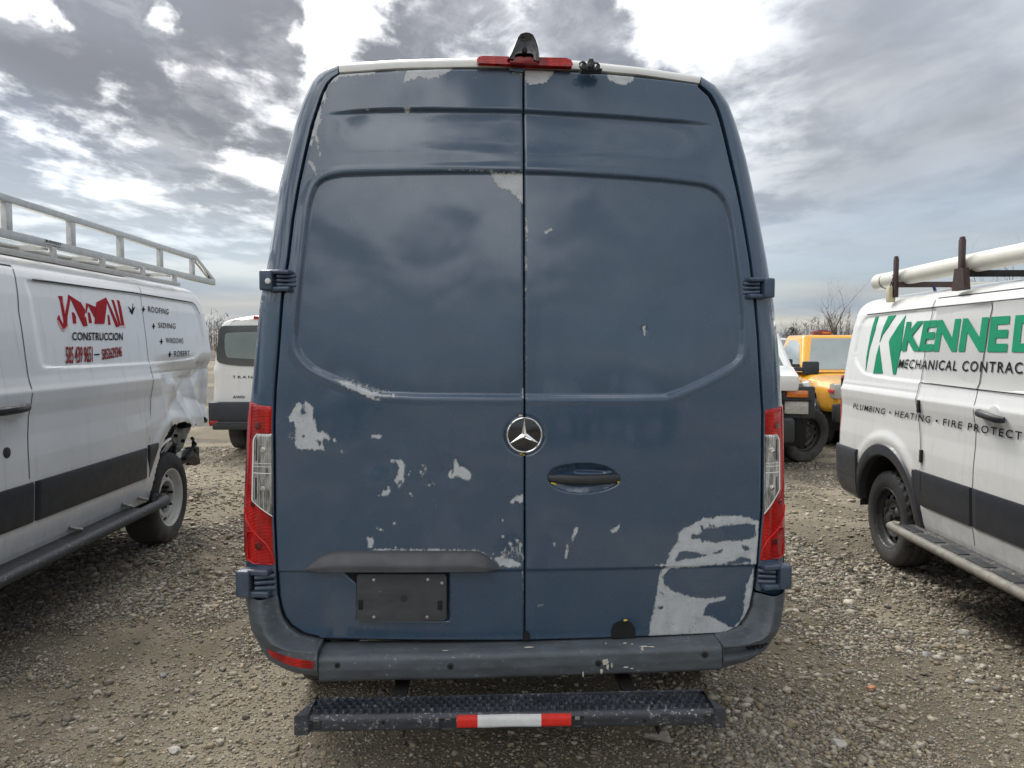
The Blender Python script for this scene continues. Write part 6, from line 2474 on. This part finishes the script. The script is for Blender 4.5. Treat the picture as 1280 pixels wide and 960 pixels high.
def scatter(name, pts, size, kind, sink=0.25):
    bases, f = base_stones(kind)
    n = len(pts)
    nv = len(bases[0])
    B = np.stack(bases)[rng.integers(0, len(bases), n)]
    ax = rng.uniform(0.65, 1.35, (n, 1, 3))
    ax[:, :, 2] *= 0.5
    B = B * ax * size[:, None, None]
    th = rng.uniform(0, 2 * pi, n)
    tl = rng.normal(0, 0.3, n)
    c, s = np.cos(tl), np.sin(tl)
    y = B[:, :, 1] * c[:, None] - B[:, :, 2] * s[:, None]
    z = B[:, :, 1] * s[:, None] + B[:, :, 2] * c[:, None]
    B[:, :, 1], B[:, :, 2] = y, z
    c, s = np.cos(th), np.sin(th)
    x = B[:, :, 0] * c[:, None] - B[:, :, 1] * s[:, None]
    y = B[:, :, 0] * s[:, None] + B[:, :, 1] * c[:, None]
    B[:, :, 0], B[:, :, 1] = x, y
    gz = gheight(pts[:, 0], pts[:, 1])
    B[:, :, 0] += pts[:, 0:1]
    B[:, :, 1] += pts[:, 1:2]
    B[:, :, 2] += (gz + size * (0.45 - sink))[:, None]
    F = (f[None] + (np.arange(n) * nv)[:, None, None]).reshape(-1, 3)
    tn = np.repeat(np.c_[tones(n), np.ones(n)], nv, 0)
    o = mk(name, B.reshape(-1, 3), F, smat, attrs={'tone': tn})
    tag(o, 'loose crushed grey and tan gravel lying all over the dirt yard', 'gravel', kind='stuff')
    return o


def sample(n, xr, yr, power, keepfun):
    u = rng.random(n * 4)
    y = yr[0] * (yr[1] / yr[0]) ** (u ** power)
    x = rng.uniform(xr[0], xr[1], n * 4)
    ok = (np.abs(x) < y * 0.70 + 0.25)
    ok &= rng.random(n * 4) < keepfun(x, y)
    p = np.stack([x, y], 1)[ok]
    return p[:n]


kf = lambda x, y: np.clip(0.10 + gdens(x, y) ** 1.3, 0, 1) * np.where((np.abs(x) < 0.75) & (y > 4.2), 0.15, 1)
P1 = sample(46000, (-3.2, 3.2), (2.7, 5.2), 1.0, kf)
scatter('gravel', P1, np.clip(rng.lognormal(math.log(0.0062), 0.45, len(P1)), 0.003, 0.022), 'cube')
P2 = sample(80000, (-6.5, 6.5), (4.6, 12.5), 0.95, kf)
scatter('gravel', P2, np.clip(rng.lognormal(math.log(0.0095), 0.52, len(P2)), 0.0045, 0.038), 'cube')
P3 = sample(800, (-4.0, 4.0), (2.8, 8), 1.0, lambda x, y: 0.15 + 0.5 * gdens(x, y))
scatter('gravel', P3, rng.uniform(0.012, 0.024, len(P3)), 'cube')
cl_ = []
for px, py, r, n_ in [(1160, 770, 0.16, 260), (1190, 812, 0.14, 200), (1235, 850, 0.15, 200), (1140, 800, 0.10, 120), (1010, 860, 0.22, 420), (1000, 925, 0.20, 420), (60, 765, 0.22, 300), (200, 770, 0.10, 110), (180, 880, 0.2, 160),
                      (1040, 700, 0.25, 260), (280, 640, 0.3, 260)]:
    d_ = pixdir(px, py)
    t_ = CAM_H / -d_.z
    cl_.append(rng.normal(0, 1, (n_, 2)) * np.array([r * 1.5, r]) + np.array([t_ * d_.x, t_ * d_.y]))
P5 = np.concatenate(cl_)
scatter('gravel', P5, np.clip(rng.lognormal(math.log(0.0115), 0.40, len(P5)), 0.006, 0.028), 'cube')
P4 = sample(40000, (-2.6, 2.8), (2.75, 4.0), 1.0, lambda x, y: 0.25 + 0.5 * gdens(x, y))
scatter('gravel', P4, np.clip(rng.lognormal(math.log(0.0036), 0.4, len(P4)), 0.002, 0.008), 'cube')


def at_ground(px, py):
    d = pixdir(px, py)
    t = CAM_H / -d.z
    for _ in range(5):
        p = (t * d.x, t * d.y)
        t = (CAM_H - float(gheight(np.array([p[0]]), np.array([p[1]]))[0])) / -d.z
    return t * d.x, t * d.y


def rock(px, py, r, col, label, fl=0.6, el=1.2, seed=0):
    bm = bmesh.new()
    bmesh.ops.create_icosphere(bm, subdivisions=3, radius=1)
    rr = random.Random(seed)
    cuts = [Vector((rr.gauss(0, 1), rr.gauss(0, 1), rr.gauss(0, 1))).normalized() for _ in range(12)]
    lim = [rr.uniform(0.55, 0.85) for _ in cuts]
    for v in bm.verts:
        for c, l in zip(cuts, lim):
            d = v.co.dot(c)
            if d > l:
                v.co -= c * (d - l)
        v.co += v.co * 0.06 * mnoise.noise(v.co * 3 + Vector((seed, 0, 0)))
        v.co = Vector((v.co.x * r * el, v.co.y * r, v.co.z * r * fl))
    x, y = at_ground(px, py)
    o = bm_obj('rock', bm, col, None, 22)
    z = float(gheight(np.array([x]), np.array([y]))[0])
    o.location = (x, y, z + r * fl * 0.35)
    o.rotation_euler = (rr.uniform(-.2, .2), rr.uniform(-.2, .2), rr.uniform(0, 6))
    tag(o, label, 'rock')
    return o


rk1 = simple('pale_limestone', (0.42, 0.40, 0.36), 0.85, var=0.25, vscale=30, bump=0.5, bscale=60)
rk2 = simple('grey_stone', (0.27, 0.265, 0.25), 0.85, var=0.3, vscale=30, bump=0.5, bscale=60)
for a in [(204, 845, 0.024, rk2, 'grey angular rock alone on the gravel left of the blue van'), (220, 939, 0.026, rk1, 'pale rock at the bottom edge on bare dirt, left of the step'),
          (122, 867, 0.020, rk1, 'small white stone on mossy dirt in the lower left corner'), (1137, 817, 0.026, rk1, 'white rock at the left end of the stone row on the right'),
          (1158, 819, 0.026, rk2, 'grey rock in the middle of the stone row on the right'), (1172, 823, 0.024, rk1, 'white rock at the right end of the stone row on the right'),
          (1206, 793, 0.034, rk1, 'broad pale rock in front of the right van running board'), (1213, 853, 0.026, rk1, 'pale rock on the dirt near the right edge'),
          (1048, 931, 0.030, rk1, 'large pale rock at the bottom right beside fine gravel')]:
    rock(a[0], a[1], a[2], a[3], a[4], seed=int(a[0]))
# crumpled leaf-like scrap below the step, a twig and an orange chip
x, y = at_ground(822, 932)
r_ = crumple('dry_leaf', [(-0.055, 0, 0.012), (0.06, -0.01, 0.014), (0.05, 0.04, 0.02), (-0.045, 0.05, 0.02)], simple('dry_tan_leaf', (0.34, 0.31, 0.26), 0.8, var=0.2, vscale=40), None, 8, 0.010, 4)
r_.location = (x, y, float(gheight(np.array([x]), np.array([y]))[0]))
tag(r_, 'crumpled pale dry leaf on the ground right below the step', 'leaf')
x, y = at_ground(1096, 913)
bm = bmesh.new()
add_tube(bm, [(-0.05, 0.03, 0.012), (-0.01, 0.004, 0.018), (0.03, -0.02, 0.012), (0.055, -0.03, 0.01)], [0.003, 0.0035, 0.003, 0.002], 6)
tw = bm_obj('twig', bm, simple('brown_twig', (0.10, 0.07, 0.05), 0.8))
tw.location = (x, y, float(gheight(np.array([x]), np.array([y]))[0]))
tag(tw, 'thin brown twig lying on the gravel at the lower right', 'twig')
bm = bmesh.new()
add_box(bm, Vector((0, 0, 0.01)), (0.04, 0.025, 0.012), 0.003, Matrix.Rotation(0.5, 4, 'Z'))
x, y = at_ground(1089, 862)
ch = bm_obj('orange_chip', bm, simple('faded_orange_plastic', (0.55, 0.24, 0.12), 0.6))
ch.location = (x, y, float(gheight(np.array([x]), np.array([y]))[0]))
tag(ch, 'small faded orange plastic chip on gravel right of the blue van', 'litter')

# ------------------------------------------------------------------ background vehicles
# white passenger van, rear towards us
vb = transit('passenger_van', 'white passenger van with dark rear window parked beyond the left van', (-3.44, 12.28, 0.0), radians(1.0), 1, M['white_f'], fine=False)
RY = TY0 - 0.012


def rear_map(x, z, off=0.0):
    return Vector((x, RY + 0.012 * (x) ** 2 - off, z))


poly_relief('rear_window', chaikin([(-0.88, 1.84), (-0.86, 1.91), (-0.80, 1.935), (0.78, 1.935), (0.86, 1.91), (0.88, 1.84), (0.94, 1.45), (0.88, 1.37), (0.5, 1.33), (-0.5, 1.33), (-0.88, 1.37), (-0.94, 1.45)], 1), rear_map, 0.012, M['glass'], vb, 0.3)
poly_relief('rear_window_pane', chaikin([(-0.80, 1.78), (-0.76, 1.84), (0.76, 1.84), (0.80, 1.78), (0.80, 1.52), (0.74, 1.44), (-0.74, 1.44), (-0.80, 1.52)], 1), rear_map, 0.014, M['glass_light'], vb, 0.3)
box_obj('rear_bumper', (0, RY - 0.02, 0.64), (2.06, 0.16, 0.34), M['clad'], vb, 0.03)
box_obj('bumper_step', (0, RY - 0.10, 0.46), (1.9, 0.12, 0.10), M['plastic'], vb, 0.02)
box_obj('bumper_highlight', (0, RY - 0.155, 0.515), (1.8, 0.02, 0.02), M['trim'], vb, 0.004)
box_obj('reflector', (-0.94, RY - 0.10, 0.40 + 0.10), (0.13, 0.05, 0.075), M['red'], vb, 0.01)
box_obj('reflector', (0.94, RY - 0.10, 0.40 + 0.10), (0.13, 0.05, 0.075), M['red'], vb, 0.01)
box_obj('high_brake_light', (-0.10, RY + 0.03, 2.05), (0.55, 0.08, 0.045), M['red'], vb, 0.012)
for sg in (1,):
    box_obj('tail_lamp', (sg * 0.97, RY + 0.05, 1.15), (0.06, 0.10, 0.5), M['red'], vb, 0.02)
bm = bmesh.new()
add_tube(bm, [(-0.15, RY - 0.03, 1.46), (-0.11, RY - 0.035, 1.58), (-0.09, RY - 0.03, 1.70)], 0.012, 6)
bm_obj('wiper', bm, M['black'], vb)
rtext = lambda x, z, o=0.0: Vector((x, RY - 0.006 + 0.012 * x * x - o, z))
text_obj('lettering', 'TRANSIT-350', [(-0.70, 1.155), (0.02, 1.155), (0.02, 1.195), (-0.70, 1.195)], rtext, 0.0, M['seam'], vb, 0.01, 1.4)
text_obj('lettering', 'AWD', [(-0.70, 0.86), (-0.52, 0.86), (-0.52, 0.90), (-0.70, 0.90)], rtext, 0.0, M['seam'], vb, 0.02, 1.0)
box_obj('door_gap', (0.0, RY - 0.002, 1.2), (0.012, 0.006, 0.9), M['seam'], vb, 0)
for sg in (-1, 1):
    wheel('wheel', vb, (sg * 0.87, 0.0, 0.35), sg, 'silver', 0.355, 0.25, M['rubber_muddy'], tread=False)
    wheel('wheel', vb, (sg * 0.87, 3.3, 0.35), sg, 'silver', 0.355, 0.25, tread=False)
bm = bmesh.new()
add_cyl(bm, (-0.6, 0.1, 0.36), (0.6, 0.1, 0.36), 0.06)
add_cyl(bm, (-0.12, -0.02, 0.40), (0.12, -0.02, 0.40), 0.15)
add_cyl(bm, (-0.66, -0.75, 0.47), (-0.40, -0.75, 0.47), 0.07)
bm_obj('rear_axle', bm, M['darkmetal'], vb)


def pickup(name, label, loc, rz, paint, cat='pickup truck', wrecked=False, hz=1.18, ch=1.90, Wd=2.0, style='chrome'):
    """pickup truck, front axle at y=0, forward +y"""
    root = empty(name, loc, rz)
    tag(root, label, cat)
    hw_ = Wd / 2
    # lower body stations: y, half width factor, bottom, top
    st = [(-5.0, .96, .55, 1.22), (-4.95, .99, .52, 1.25), (-3.2, .99, .50, 1.26), (-2.62, .99, .48, 1.26), (-2.58, .98, .45, 1.22), (-1.6, .985, .45, 1.20), (-0.75, .985, .45, hz + 0.03), (-0.3, 1.0, .48, hz + 0.01), (0.25, 1.0, .50, hz - 0.03)]
    if not wrecked:
        st += [(0.62, .985, .52, hz - 0.07), (0.82, .95, .54, hz - 0.12), (0.90, .90, .56, hz - 0.22)]
    rows = []
    for y, f, zb, zt in st:
        row = []
        for a in np.linspace(-0.14 * pi, 1.14 * pi, 61):
            ca, sa = cos(a), sin(a)
            n = 5.0
            rx = abs(ca) ** (2 / n) * (1 if ca > 0 else -1)
            rz_ = abs(sa) ** (2 / n) * (1 if sa > 0 else -1)
            z = (zb + zt) / 2 + rz_ * (zt - zb) / 2
            x = rx * hw_ * f * (1 - 0.03 * max(0, (z - 0.9)))
            # wheel arch bulges
            row.append((x, y, z))
        rows.append(row)
    rows = np.array(rows)
    # densify in y
    yy = np.unique(np.r_[np.arange(rows[0, 0, 1], rows[-1, 0, 1], 0.08), rows[:, 0, 1]])
    D = np.stack([np.stack([np.interp(yy, rows[:, 0, 1], rows[:, j, k]) for j in range(61)], 1) for k in range(3)], -1)
    D[..., 1] = yy[:, None]
    cy, cz_ = (D[:-1, :-1, 1] + D[1:, 1:, 1]) / 2, (D[:-1, :-1, 2] + D[1:, 1:, 2]) / 2
    keep = np.ones(cy.shape, bool)
    axx = np.abs(D[:-1, :-1, 0]) > hw_ * 0.8
    for wy in (0.0, -3.6):
        keep &= ~((np.hypot(cy - wy, cz_ - 0.42) < 0.47) & axx)
        b = (np.hypot(D[..., 1] - wy, D[..., 2] - 0.42) - 0.56)
        D[..., 0] *= 1 + 0.035 * np.exp(-(b / 0.12) ** 2) * (D[..., 2] > 0.45)
    F = gridfaces(D.shape[0], D.shape[1], keep)
    mk('truck_body', D.reshape(-1, 3), F, paint, root, ang=40)
    if not wrecked:
        e = D[-1]
        c = np.array([[0, e[:, 1].mean(), e[:, 2].mean()]])
        mk('truck_nose', np.r_[e, c], [(i, i + 1, len(e)) for i in range(len(e) - 1)], paint, root, ang=30)
    for sg in (-1, 1):
        for wy in (0.0, -3.6):
            V2 = []
            for a in np.linspace(-0.3, pi + 0.3, 24):
                for xx in (0.62, 0.97):
                    V2.append((sg * xx * hw_, wy + 0.49 * cos(a), 0.42 + 0.49 * sin(a)))
            mk('wheel_well', V2, gridfaces(24, 2), M['under'], root, smooth=True)
            V3 = [(sg * 0.62 * hw_, wy, 0.42)] + [(sg * 0.62 * hw_, wy + 0.49 * cos(a), 0.42 + 0.49 * sin(a)) for a in np.linspace(0, 2 * pi, 24, endpoint=False)]
            mk('inner_well', V3, [(0, i + 1, (i + 1) % 24 + 1) for i in range(24)], M['under'], root)
            if not (wrecked and wy == 0.0 and sg == -1):
                wheel('wheel', root, (sg * (hw_ - 0.14), wy, 0.39), sg, style, 0.39, 0.26, tread=False)
    # greenhouse
    zb = 1.17
    low = [(-hw_ * .95, -2.5), (-hw_ * .95, -0.72), (hw_ * .95, -0.72), (hw_ * .95, -2.5)]
    y_wt = -1.38
    up = [(-hw_ * .74, -2.35), (-hw_ * .74, y_wt), (hw_ * .74, y_wt), (hw_ * .74, -2.35)]
    bm = bmesh.new()
    vs = [bm.verts.new((x, y, zb)) for x, y in low] + [bm.verts.new((x, y, ch)) for x, y in up]
    for f in ((0, 1, 5, 4), (1, 2, 6, 5), (2, 3, 7, 6), (3, 0, 4, 7), (4, 5, 6, 7)):
        bm.faces.new([vs[i] for i in f])
    bmesh.ops.bevel(bm, geom=[e for e in bm.edges if not e.is_boundary], offset=0.07, segments=4, profile=0.6, affect='EDGES')
    bm_obj('cab', bm, paint, root, 35)

    def quadmap(A, B, C_, D_, out):
        A, B, C_, D_ = map(Vector, (A, B, C_, D_))
        nn = (B - A).cross(D_ - A).normalized()
        if nn.dot(out) < 0:
            nn = -nn
        return lambda u, v, o=0.0: (A * (1 - u) + B * u) * (1 - v) + (D_ * (1 - u) + C_ * u) * v + nn * o
    L = lambda i: (low[i][0], low[i][1], zb)
    U = lambda i: (up[i][0], up[i][1], ch)
    wm = quadmap(L(1), L(2), U(2), U(1), Vector((0, 1, 0.5)))
    poly_relief('windscreen', [(0.06, 0.07), (0.94, 0.07), (0.90, 0.90), (0.10, 0.90)], wm, 0.006, M['glass_light'], root, 0)
    for i, j, o_ in ((0, 1, -1), (3, 2, 1)):
        sm = quadmap(L(i), L(j), U(j), U(i), Vector((o_, 0, 0.3)))
        poly_relief('side_window', chaikin([(0.10, 0.12), (0.90, 0.12), (0.90, 0.35), (0.84, 0.86), (0.14, 0.86)], 1), sm, 0.006, M['glass_light'], root, 0)
    rmq = quadmap(L(3), L(0), U(0), U(3), Vector((0, -1, 0)))
    poly_relief('rear_window', [(0.1, 0.15), (0.9, 0.15), (0.86, 0.85), (0.14, 0.85)], rmq, 0.006, M['glass'], root, 0)
    for sg in (-1, 1):
        bm = bmesh.new()
        add_box(bm, Vector((sg * (hw_ + 0.17), -0.95, 1.30)), (0.24, 0.10, 0.20), 0.03)
        add_box(bm, Vector((sg * (hw_ + 0.0), -0.92, 1.28)), (0.14, 0.05, 0.06), 0.01)
        bm_obj('wing_mirror', bm, M['plastic'], root)
        box_obj('door_handle', (sg * (hw_ - 0.005), -2.2, 1.03), (0.04, 0.14, 0.035), M['plastic'], root, 0.008)
        box_obj('door_gap', (sg * (hw_ - 0.018), -0.80, 0.85), (0.012, 0.012, 0.62), M['seam'], root, 0)
    return root, hw_


# yellow truck
ya = atan2(-0.62, 0.78)   # heading turned
th_y = pi - 0.06
yt, hw_ = pickup('pickup_truck', 'yellow pickup truck with a dark red beacon bar on its cab roof', (5.98, 12.66, 0), th_y, M['yellow'], hz=1.13, ch=1.83)
box_obj('front_bumper', (0, 0.93, 0.60), (1.96, 0.18, 0.28), M['plastic'], yt, 0.04)
box_obj('grille', (0, 0.90, 0.92), (1.1, 0.08, 0.30), M['plastic'], yt, 0.02)
for sg in (-1, 1):
    bm = bmesh.new()
    add_box(bm, Vector((sg * 0.80, 0.80, 0.93)), (0.34, 0.26, 0.24), 0.05)
    hl = bm_obj('headlight', bm, M['headlamp'], yt)
    bm = bmesh.new()
    add_box(bm, Vector((sg * 0.86, 0.80, 0.93)), (0.26, 0.22, 0.06), 0.02)
    bm_obj('headlight_insert', bm, M['redclamp'], hl)
bm = bmesh.new()
add_box(bm, Vector((0.22, -2.0, 1.88)), (0.34, 0.26, 0.09), 0.03)
add_box(bm, Vector((0.22, -2.0, 1.915)), (0.20, 0.22, 0.05), 0.02)
bc = bm_obj('beacon_bar', bm, M['beacon'], yt)
bm = bmesh.new()
add_box(bm, Vector((0.16, -1.86, 1.875)), (0.16, 0.04, 0.04), 0.01)
bm_obj('beacon_lens', bm, M['amber'], bc)

# wrecked white truck, front end torn off
wt, hw_ = pickup('pickup_truck', 'wrecked white pickup truck with its front bumper and grille missing', (3.13, 11.03, 0), pi - radians(15), M['white_f'], wrecked=True, hz=1.20, ch=1.84, Wd=2.04)


def fbox(name, c, s, mat, par=wt, bev=0.01, rot=None):
    return box_obj(name, c, s, mat, par, bev, rot)


fbox('hood', (0, 0.42, 1.20), (1.72, 1.0, 0.22), M['white_f'], bev=0.06, rot=Matrix.Rotation(radians(-6), 4, 'X'))
sg = -1
fbox('lamp_frame', (sg * 0.80, 0.78, 0.90), (0.52, 0.10, 0.42), M['plastic'], bev=0.03)
fbox('turn_signal', (sg * 0.84, 0.84, 1.01), (0.27, 0.05, 0.095), M['amber'], bev=0.02)
fbox('headlight', (sg * 0.83, 0.84, 0.84), (0.30, 0.05, 0.19), M['headlamp'], bev=0.03)
fbox('headlight', (sg * 0.42, 0.78, 0.97), (0.22, 0.05, 0.20), M['headlamp'], bev=0.05)
fbox('fender_scrap', (sg * 0.99, 0.66, 1.00), (0.10, 0.30, 0.34), M['white_f'], bev=0.03, rot=Matrix.Rotation(radians(14), 4, 'Y'))
fbox('radiator_core', (0, 0.70, 0.78), (1.4, 0.12, 0.56), M['darkmetal'], bev=0.02)
fbox('frame_horn', (sg * 0.62, 0.92, 0.55), (0.34, 0.40, 0.30), M['plastic'], bev=0.03)
fbox('frame_horn', (0.5, 0.85, 0.55), (0.2, 0.3, 0.2), M['darkmetal'], bev=0.02)
fbox('crossmember', (0, 0.62, 0.46), (1.5, 0.14, 0.14), M['darkmetal'], bev=0.02)
fbox('lamp_divider', (sg * 0.83, 0.872, 0.925), (0.36, 0.03, 0.022), M['black'], bev=0.005)
fbox('lamp_divider', (sg * 0.64, 0.87, 0.90), (0.03, 0.03, 0.40), M['black'], bev=0.005)
fbox('battery_tray', (sg * 0.55, 0.55, 1.04), (0.4, 0.3, 0.10), M['darkmetal'], bev=0.02)
for k in range(9):
    bm = bmesh.new()
    r5 = random.Random(40 + k)
    p0 = Vector((sg * r5.uniform(.5, .98), 0.78, r5.uniform(.55, .75)))
    add_tube(bm, [p0, p0 + Vector((0.05, 0.05, 0.10)), p0 + Vector((-0.03, 0.02, 0.24))], 0.012, 6)
    bm_obj('loose_hose', bm, M['black'], wt)
w = wheel('wheel', wt, (sg * 0.98, -0.02, 0.40), sg, 'black', 0.40, 0.27, tread=True)
w.rotation_euler = (0, radians(-8), radians(-52))
fbox('torn_liner', (sg * 0.86, 0.12, 0.86), (0.34, 0.5, 0.10), M['plastic'], bev=0.03)

pk3, _ = pickup('pickup_truck', 'distant white pickup truck behind the yellow truck', (8.2, 20.5, 0), pi + radians(40), M['white_f'], hz=1.1, ch=1.85)

# ------------------------------------------------------------------ trees
bark = simple('bare_grey_bark', (0.13, 0.105, 0.085), 0.9, var=0.3, vscale=8)
twig_m = simple('distant_bare_twigs', (0.17, 0.135, 0.11), 0.9, var=0.3, vscale=0.3)


def bare_tree(loc, height, label, seed, spread=1.0, levels=5):
    r = random.Random(seed)
    root = empty('bare_tree', loc)
    tag(root, label, 'tree')
    bmt, bmc = bmesh.new(), bmesh.new()

    def branch(p, d, L, rad, lv):
        n = 4 if lv > 2 else 3
        pts = [p]
        q = p.copy()
        dd = d.copy()
        for i in range(n):
            dd = (dd + Vector((r.gauss(0, .13), r.gauss(0, .13), r.gauss(0.04, .07)))).normalized()
            q = q + dd * L / n
            pts.append(q.copy())
        rs = [rad * (1 - 0.55 * i / n) for i in range(n + 1)]
        add_tube(bmt if lv == levels else bmc, pts, rs, 6 if lv > 3 else 4 if lv > 1 else 3)
        if lv == 0:
            return
        kids = r.randint(3, 4) if lv > 1 else 3
        for k in range(kids):
            t = r.uniform(0.45, 1.0) if k else 1.0
            i = min(n - 1, int(t * n))
            bp = pts[i].lerp(pts[i + 1], t * n - i) if t < 1 else pts[-1]
            az = r.uniform(0, 2 * pi)
            side = Vector((cos(az), sin(az), r.uniform(-0.1, 0.5)))
            nd_ = (dd * r.uniform(0.6, 1.0) + side * spread * r.uniform(0.45, 0.85)).normalized()
            branch(bp, nd_, L * r.uniform(0.58, 0.8), rs[-1] * r.uniform(0.55, 0.8), lv - 1)
    branch(Vector((0, 0, 0)), Vector((0, 0, 1)), height * 0.32, height * 0.025, levels)
    bm_obj('trunk', bmt, bark, root)
    bm_obj('crown', bmc, bark, root)
    return root


bare_tree((33.5, 78, 0), 10.4, 'bare spreading tree rising above the yellow truck', 5, 0.9)
bare_tree((29.0, 82, 0), 6.2, 'small bare tree right of the evergreen on the skyline', 8, 0.8, 4)
bare_tree((31.0, 84, 0), 5.6, 'thin bare sapling directly left of the spreading tree', 18, 0.7, 4)
bare_tree((-29.3, 72, 0), 7.2, 'bare tree showing above the roof of the white passenger van', 12, 0.8)
bare_tree((43.5, 66, 0), 15.5, 'tall bare tree behind the pipe at the right edge', 23, 0.7)
bare_tree((46.0, 70, 0), 15.5, 'bare tree at the far right, taller twigs over the van roof', 29, 0.8)


def treeline():
    """far woods round the yard: thin upright stems and twigs reading as one mass"""
    V_, F_ = [], []
    n = 8500
    ang = rng.uniform(0, 2 * pi, n)
    dist = rng.uniform(88, 128, n)
    hmod = 0.5 + 0.9 * fbm(np.cos(ang) * 6, np.sin(ang) * 6, 3.0, 77, 4)
    hh = (3.2 + 2.4 * rng.random(n)) * hmod
    for a, d, h in zip(ang, dist, hh):
        bx, by = d * sin(a), d * cos(a)
        px_, py_ = cos(a), -sin(a)
        lean = rng.normal(0, 0.25)
        k = len(V_)
        w_ = 0.05
        V_ += [(bx - px_ * w_, by - py_ * w_, 0), (bx + px_ * w_, by + py_ * w_, 0), (bx + px_ * lean, by + py_ * lean, h)]
        F_.append((k, k + 1, k + 2))
        for _ in range(19):
            t = rng.uniform(0.05, 0.95)
            s0 = np.array([bx + px_ * lean * t, by + py_ * lean * t, h * t])
            L = rng.uniform(0.4, 1.3)
            q = rng.uniform(-1.45, 1.45)
            e = s0 + np.array([px_ * sin(q), py_ * sin(q), abs(cos(q)) * 0.8]) * L
            w2 = 0.035
            k = len(V_)
            V_ += [tuple(s0 + np.array([px_, py_, 0]) * w2), tuple(s0 - np.array([px_, py_, 0]) * w2), tuple(e)]
            F_.append((k, k + 1, k + 2))
    o = mk('treeline', V_, np.array(F_), twig_m)
    tag(o, 'low bare brown woods along the horizon', 'woods', kind='stuff')
    # undergrowth bank at its foot
    rows = []
    A = np.linspace(0, 2 * pi, 721)
    hb_ = 0.5 + 0.9 * fbm(np.cos(A) * 20, np.sin(A) * 20, 1.5, 5, 4)
    for (r0, f) in ((84, 0), (88, 0.75), (94, 1.0), (118, 1.25), (135, 0)):
        rows.append(np.stack([r0 * np.sin(A), r0 * np.cos(A), hb_ * f], 1))
    rows = np.stack(rows)
    o = mk('undergrowth', rows.reshape(-1, 3), gridfaces(5, 721), simple('dead_undergrowth', (0.11, 0.092, 0.07), 0.95, var=0.4, vscale=0.4, bump=0.8, bscale=2))
    tag(o, kind='structure')


treeline()
# evergreen on the skyline
bm = bmesh.new()
r5 = random.Random(3)
for k in range(420):
    t = r5.random()
    rad = 1.3 * (1 - t) ** 0.8 + 0.08
    a = r5.uniform(0, 2 * pi)
    c = Vector((rad * cos(a) * r5.uniform(.5, 1), rad * sin(a) * r5.uniform(.5, 1), 0.4 + t * 3.0))
    u = Vector((cos(a), sin(a), -0.25)) * r5.uniform(.18, .36)
    s_ = Vector((-sin(a), cos(a), r5.uniform(-.3, .3))) * 0.10
    bm.faces.new([bm.verts.new(c + s_), bm.verts.new(c - s_), bm.verts.new(c + u)])
ev = empty('evergreen_tree', (27.6, 76, 0))
tag(ev, 'dark evergreen tree on the skyline beside the blue van', 'tree')
bm_obj('crown', bm, simple('dark_needles', (0.03, 0.045, 0.025), 0.9, var=0.4, vscale=2), ev, 1)
bm = bmesh.new()
add_cyl(bm, (0, 0, 0), (0, 0, 2.8), 0.12, 8, 0.03)
bm_obj('trunk', bm, bark, ev)

# utility poles and machinery behind the camera, mirrored in the doors
pole_m = simple('weathered_pole_wood', (0.09, 0.07, 0.055), 0.9, var=0.3)
for (x, y, lab) in ((20.5, -140, 'wooden H frame power line pole mirrored in the van doors'),):
    root = empty('utility_pole', (x, y, 0))
    tag(root, lab, 'utility pole')
    for sx in (-2.6, 0.0, 2.6):
        bm = bmesh.new()
        add_cyl(bm, (sx, 0, 0), (sx, 0, 24.0), 0.50, 12, 0.36)
        bm_obj('pole_shaft', bm, pole_m, root)
    bm = bmesh.new()
    add_box(bm, Vector((0, -0.3, 21.0)), (9.4, 0.3, 0.5), 0.03)
    bm_obj('cross_arm', bm, pole_m, root)
    for sx in (-3.9, -1.3, 1.3, 3.9):
        bm = bmesh.new()
        add_cyl(bm, (sx, -0.3, 19.4), (sx, -0.3, 20.8), 0.12, 8)
        bm_obj('insulator', bm, M['steelblack'], root)
darkp = simple('dark_navy_truck_paint', (0.02, 0.025, 0.035), 0.3, coat=0.5)
for (x, y, rz, lab) in ((4.2, -15.4, 0.05, 'dark pickup truck behind the camera with amber lamps, mirrored near the star badge'), (7.6, -14.2, -0.12, 'dark pickup truck behind the camera with amber lamps, mirrored in the right door')):
    pk, _ = pickup('pickup_truck', lab, (x, y, 0), rz, darkp)
    for sx in (-0.78, 0.78):
        box_obj('amber_lamp', (sx, 0.92, 1.0), (0.30, 0.06, 0.14), M['amber'], pk, 0.02)
pickup('pickup_truck', 'dark pickup truck behind the camera on the left, mirrored in the left door', (-7.0, -19.5, 0), 0.3, darkp)
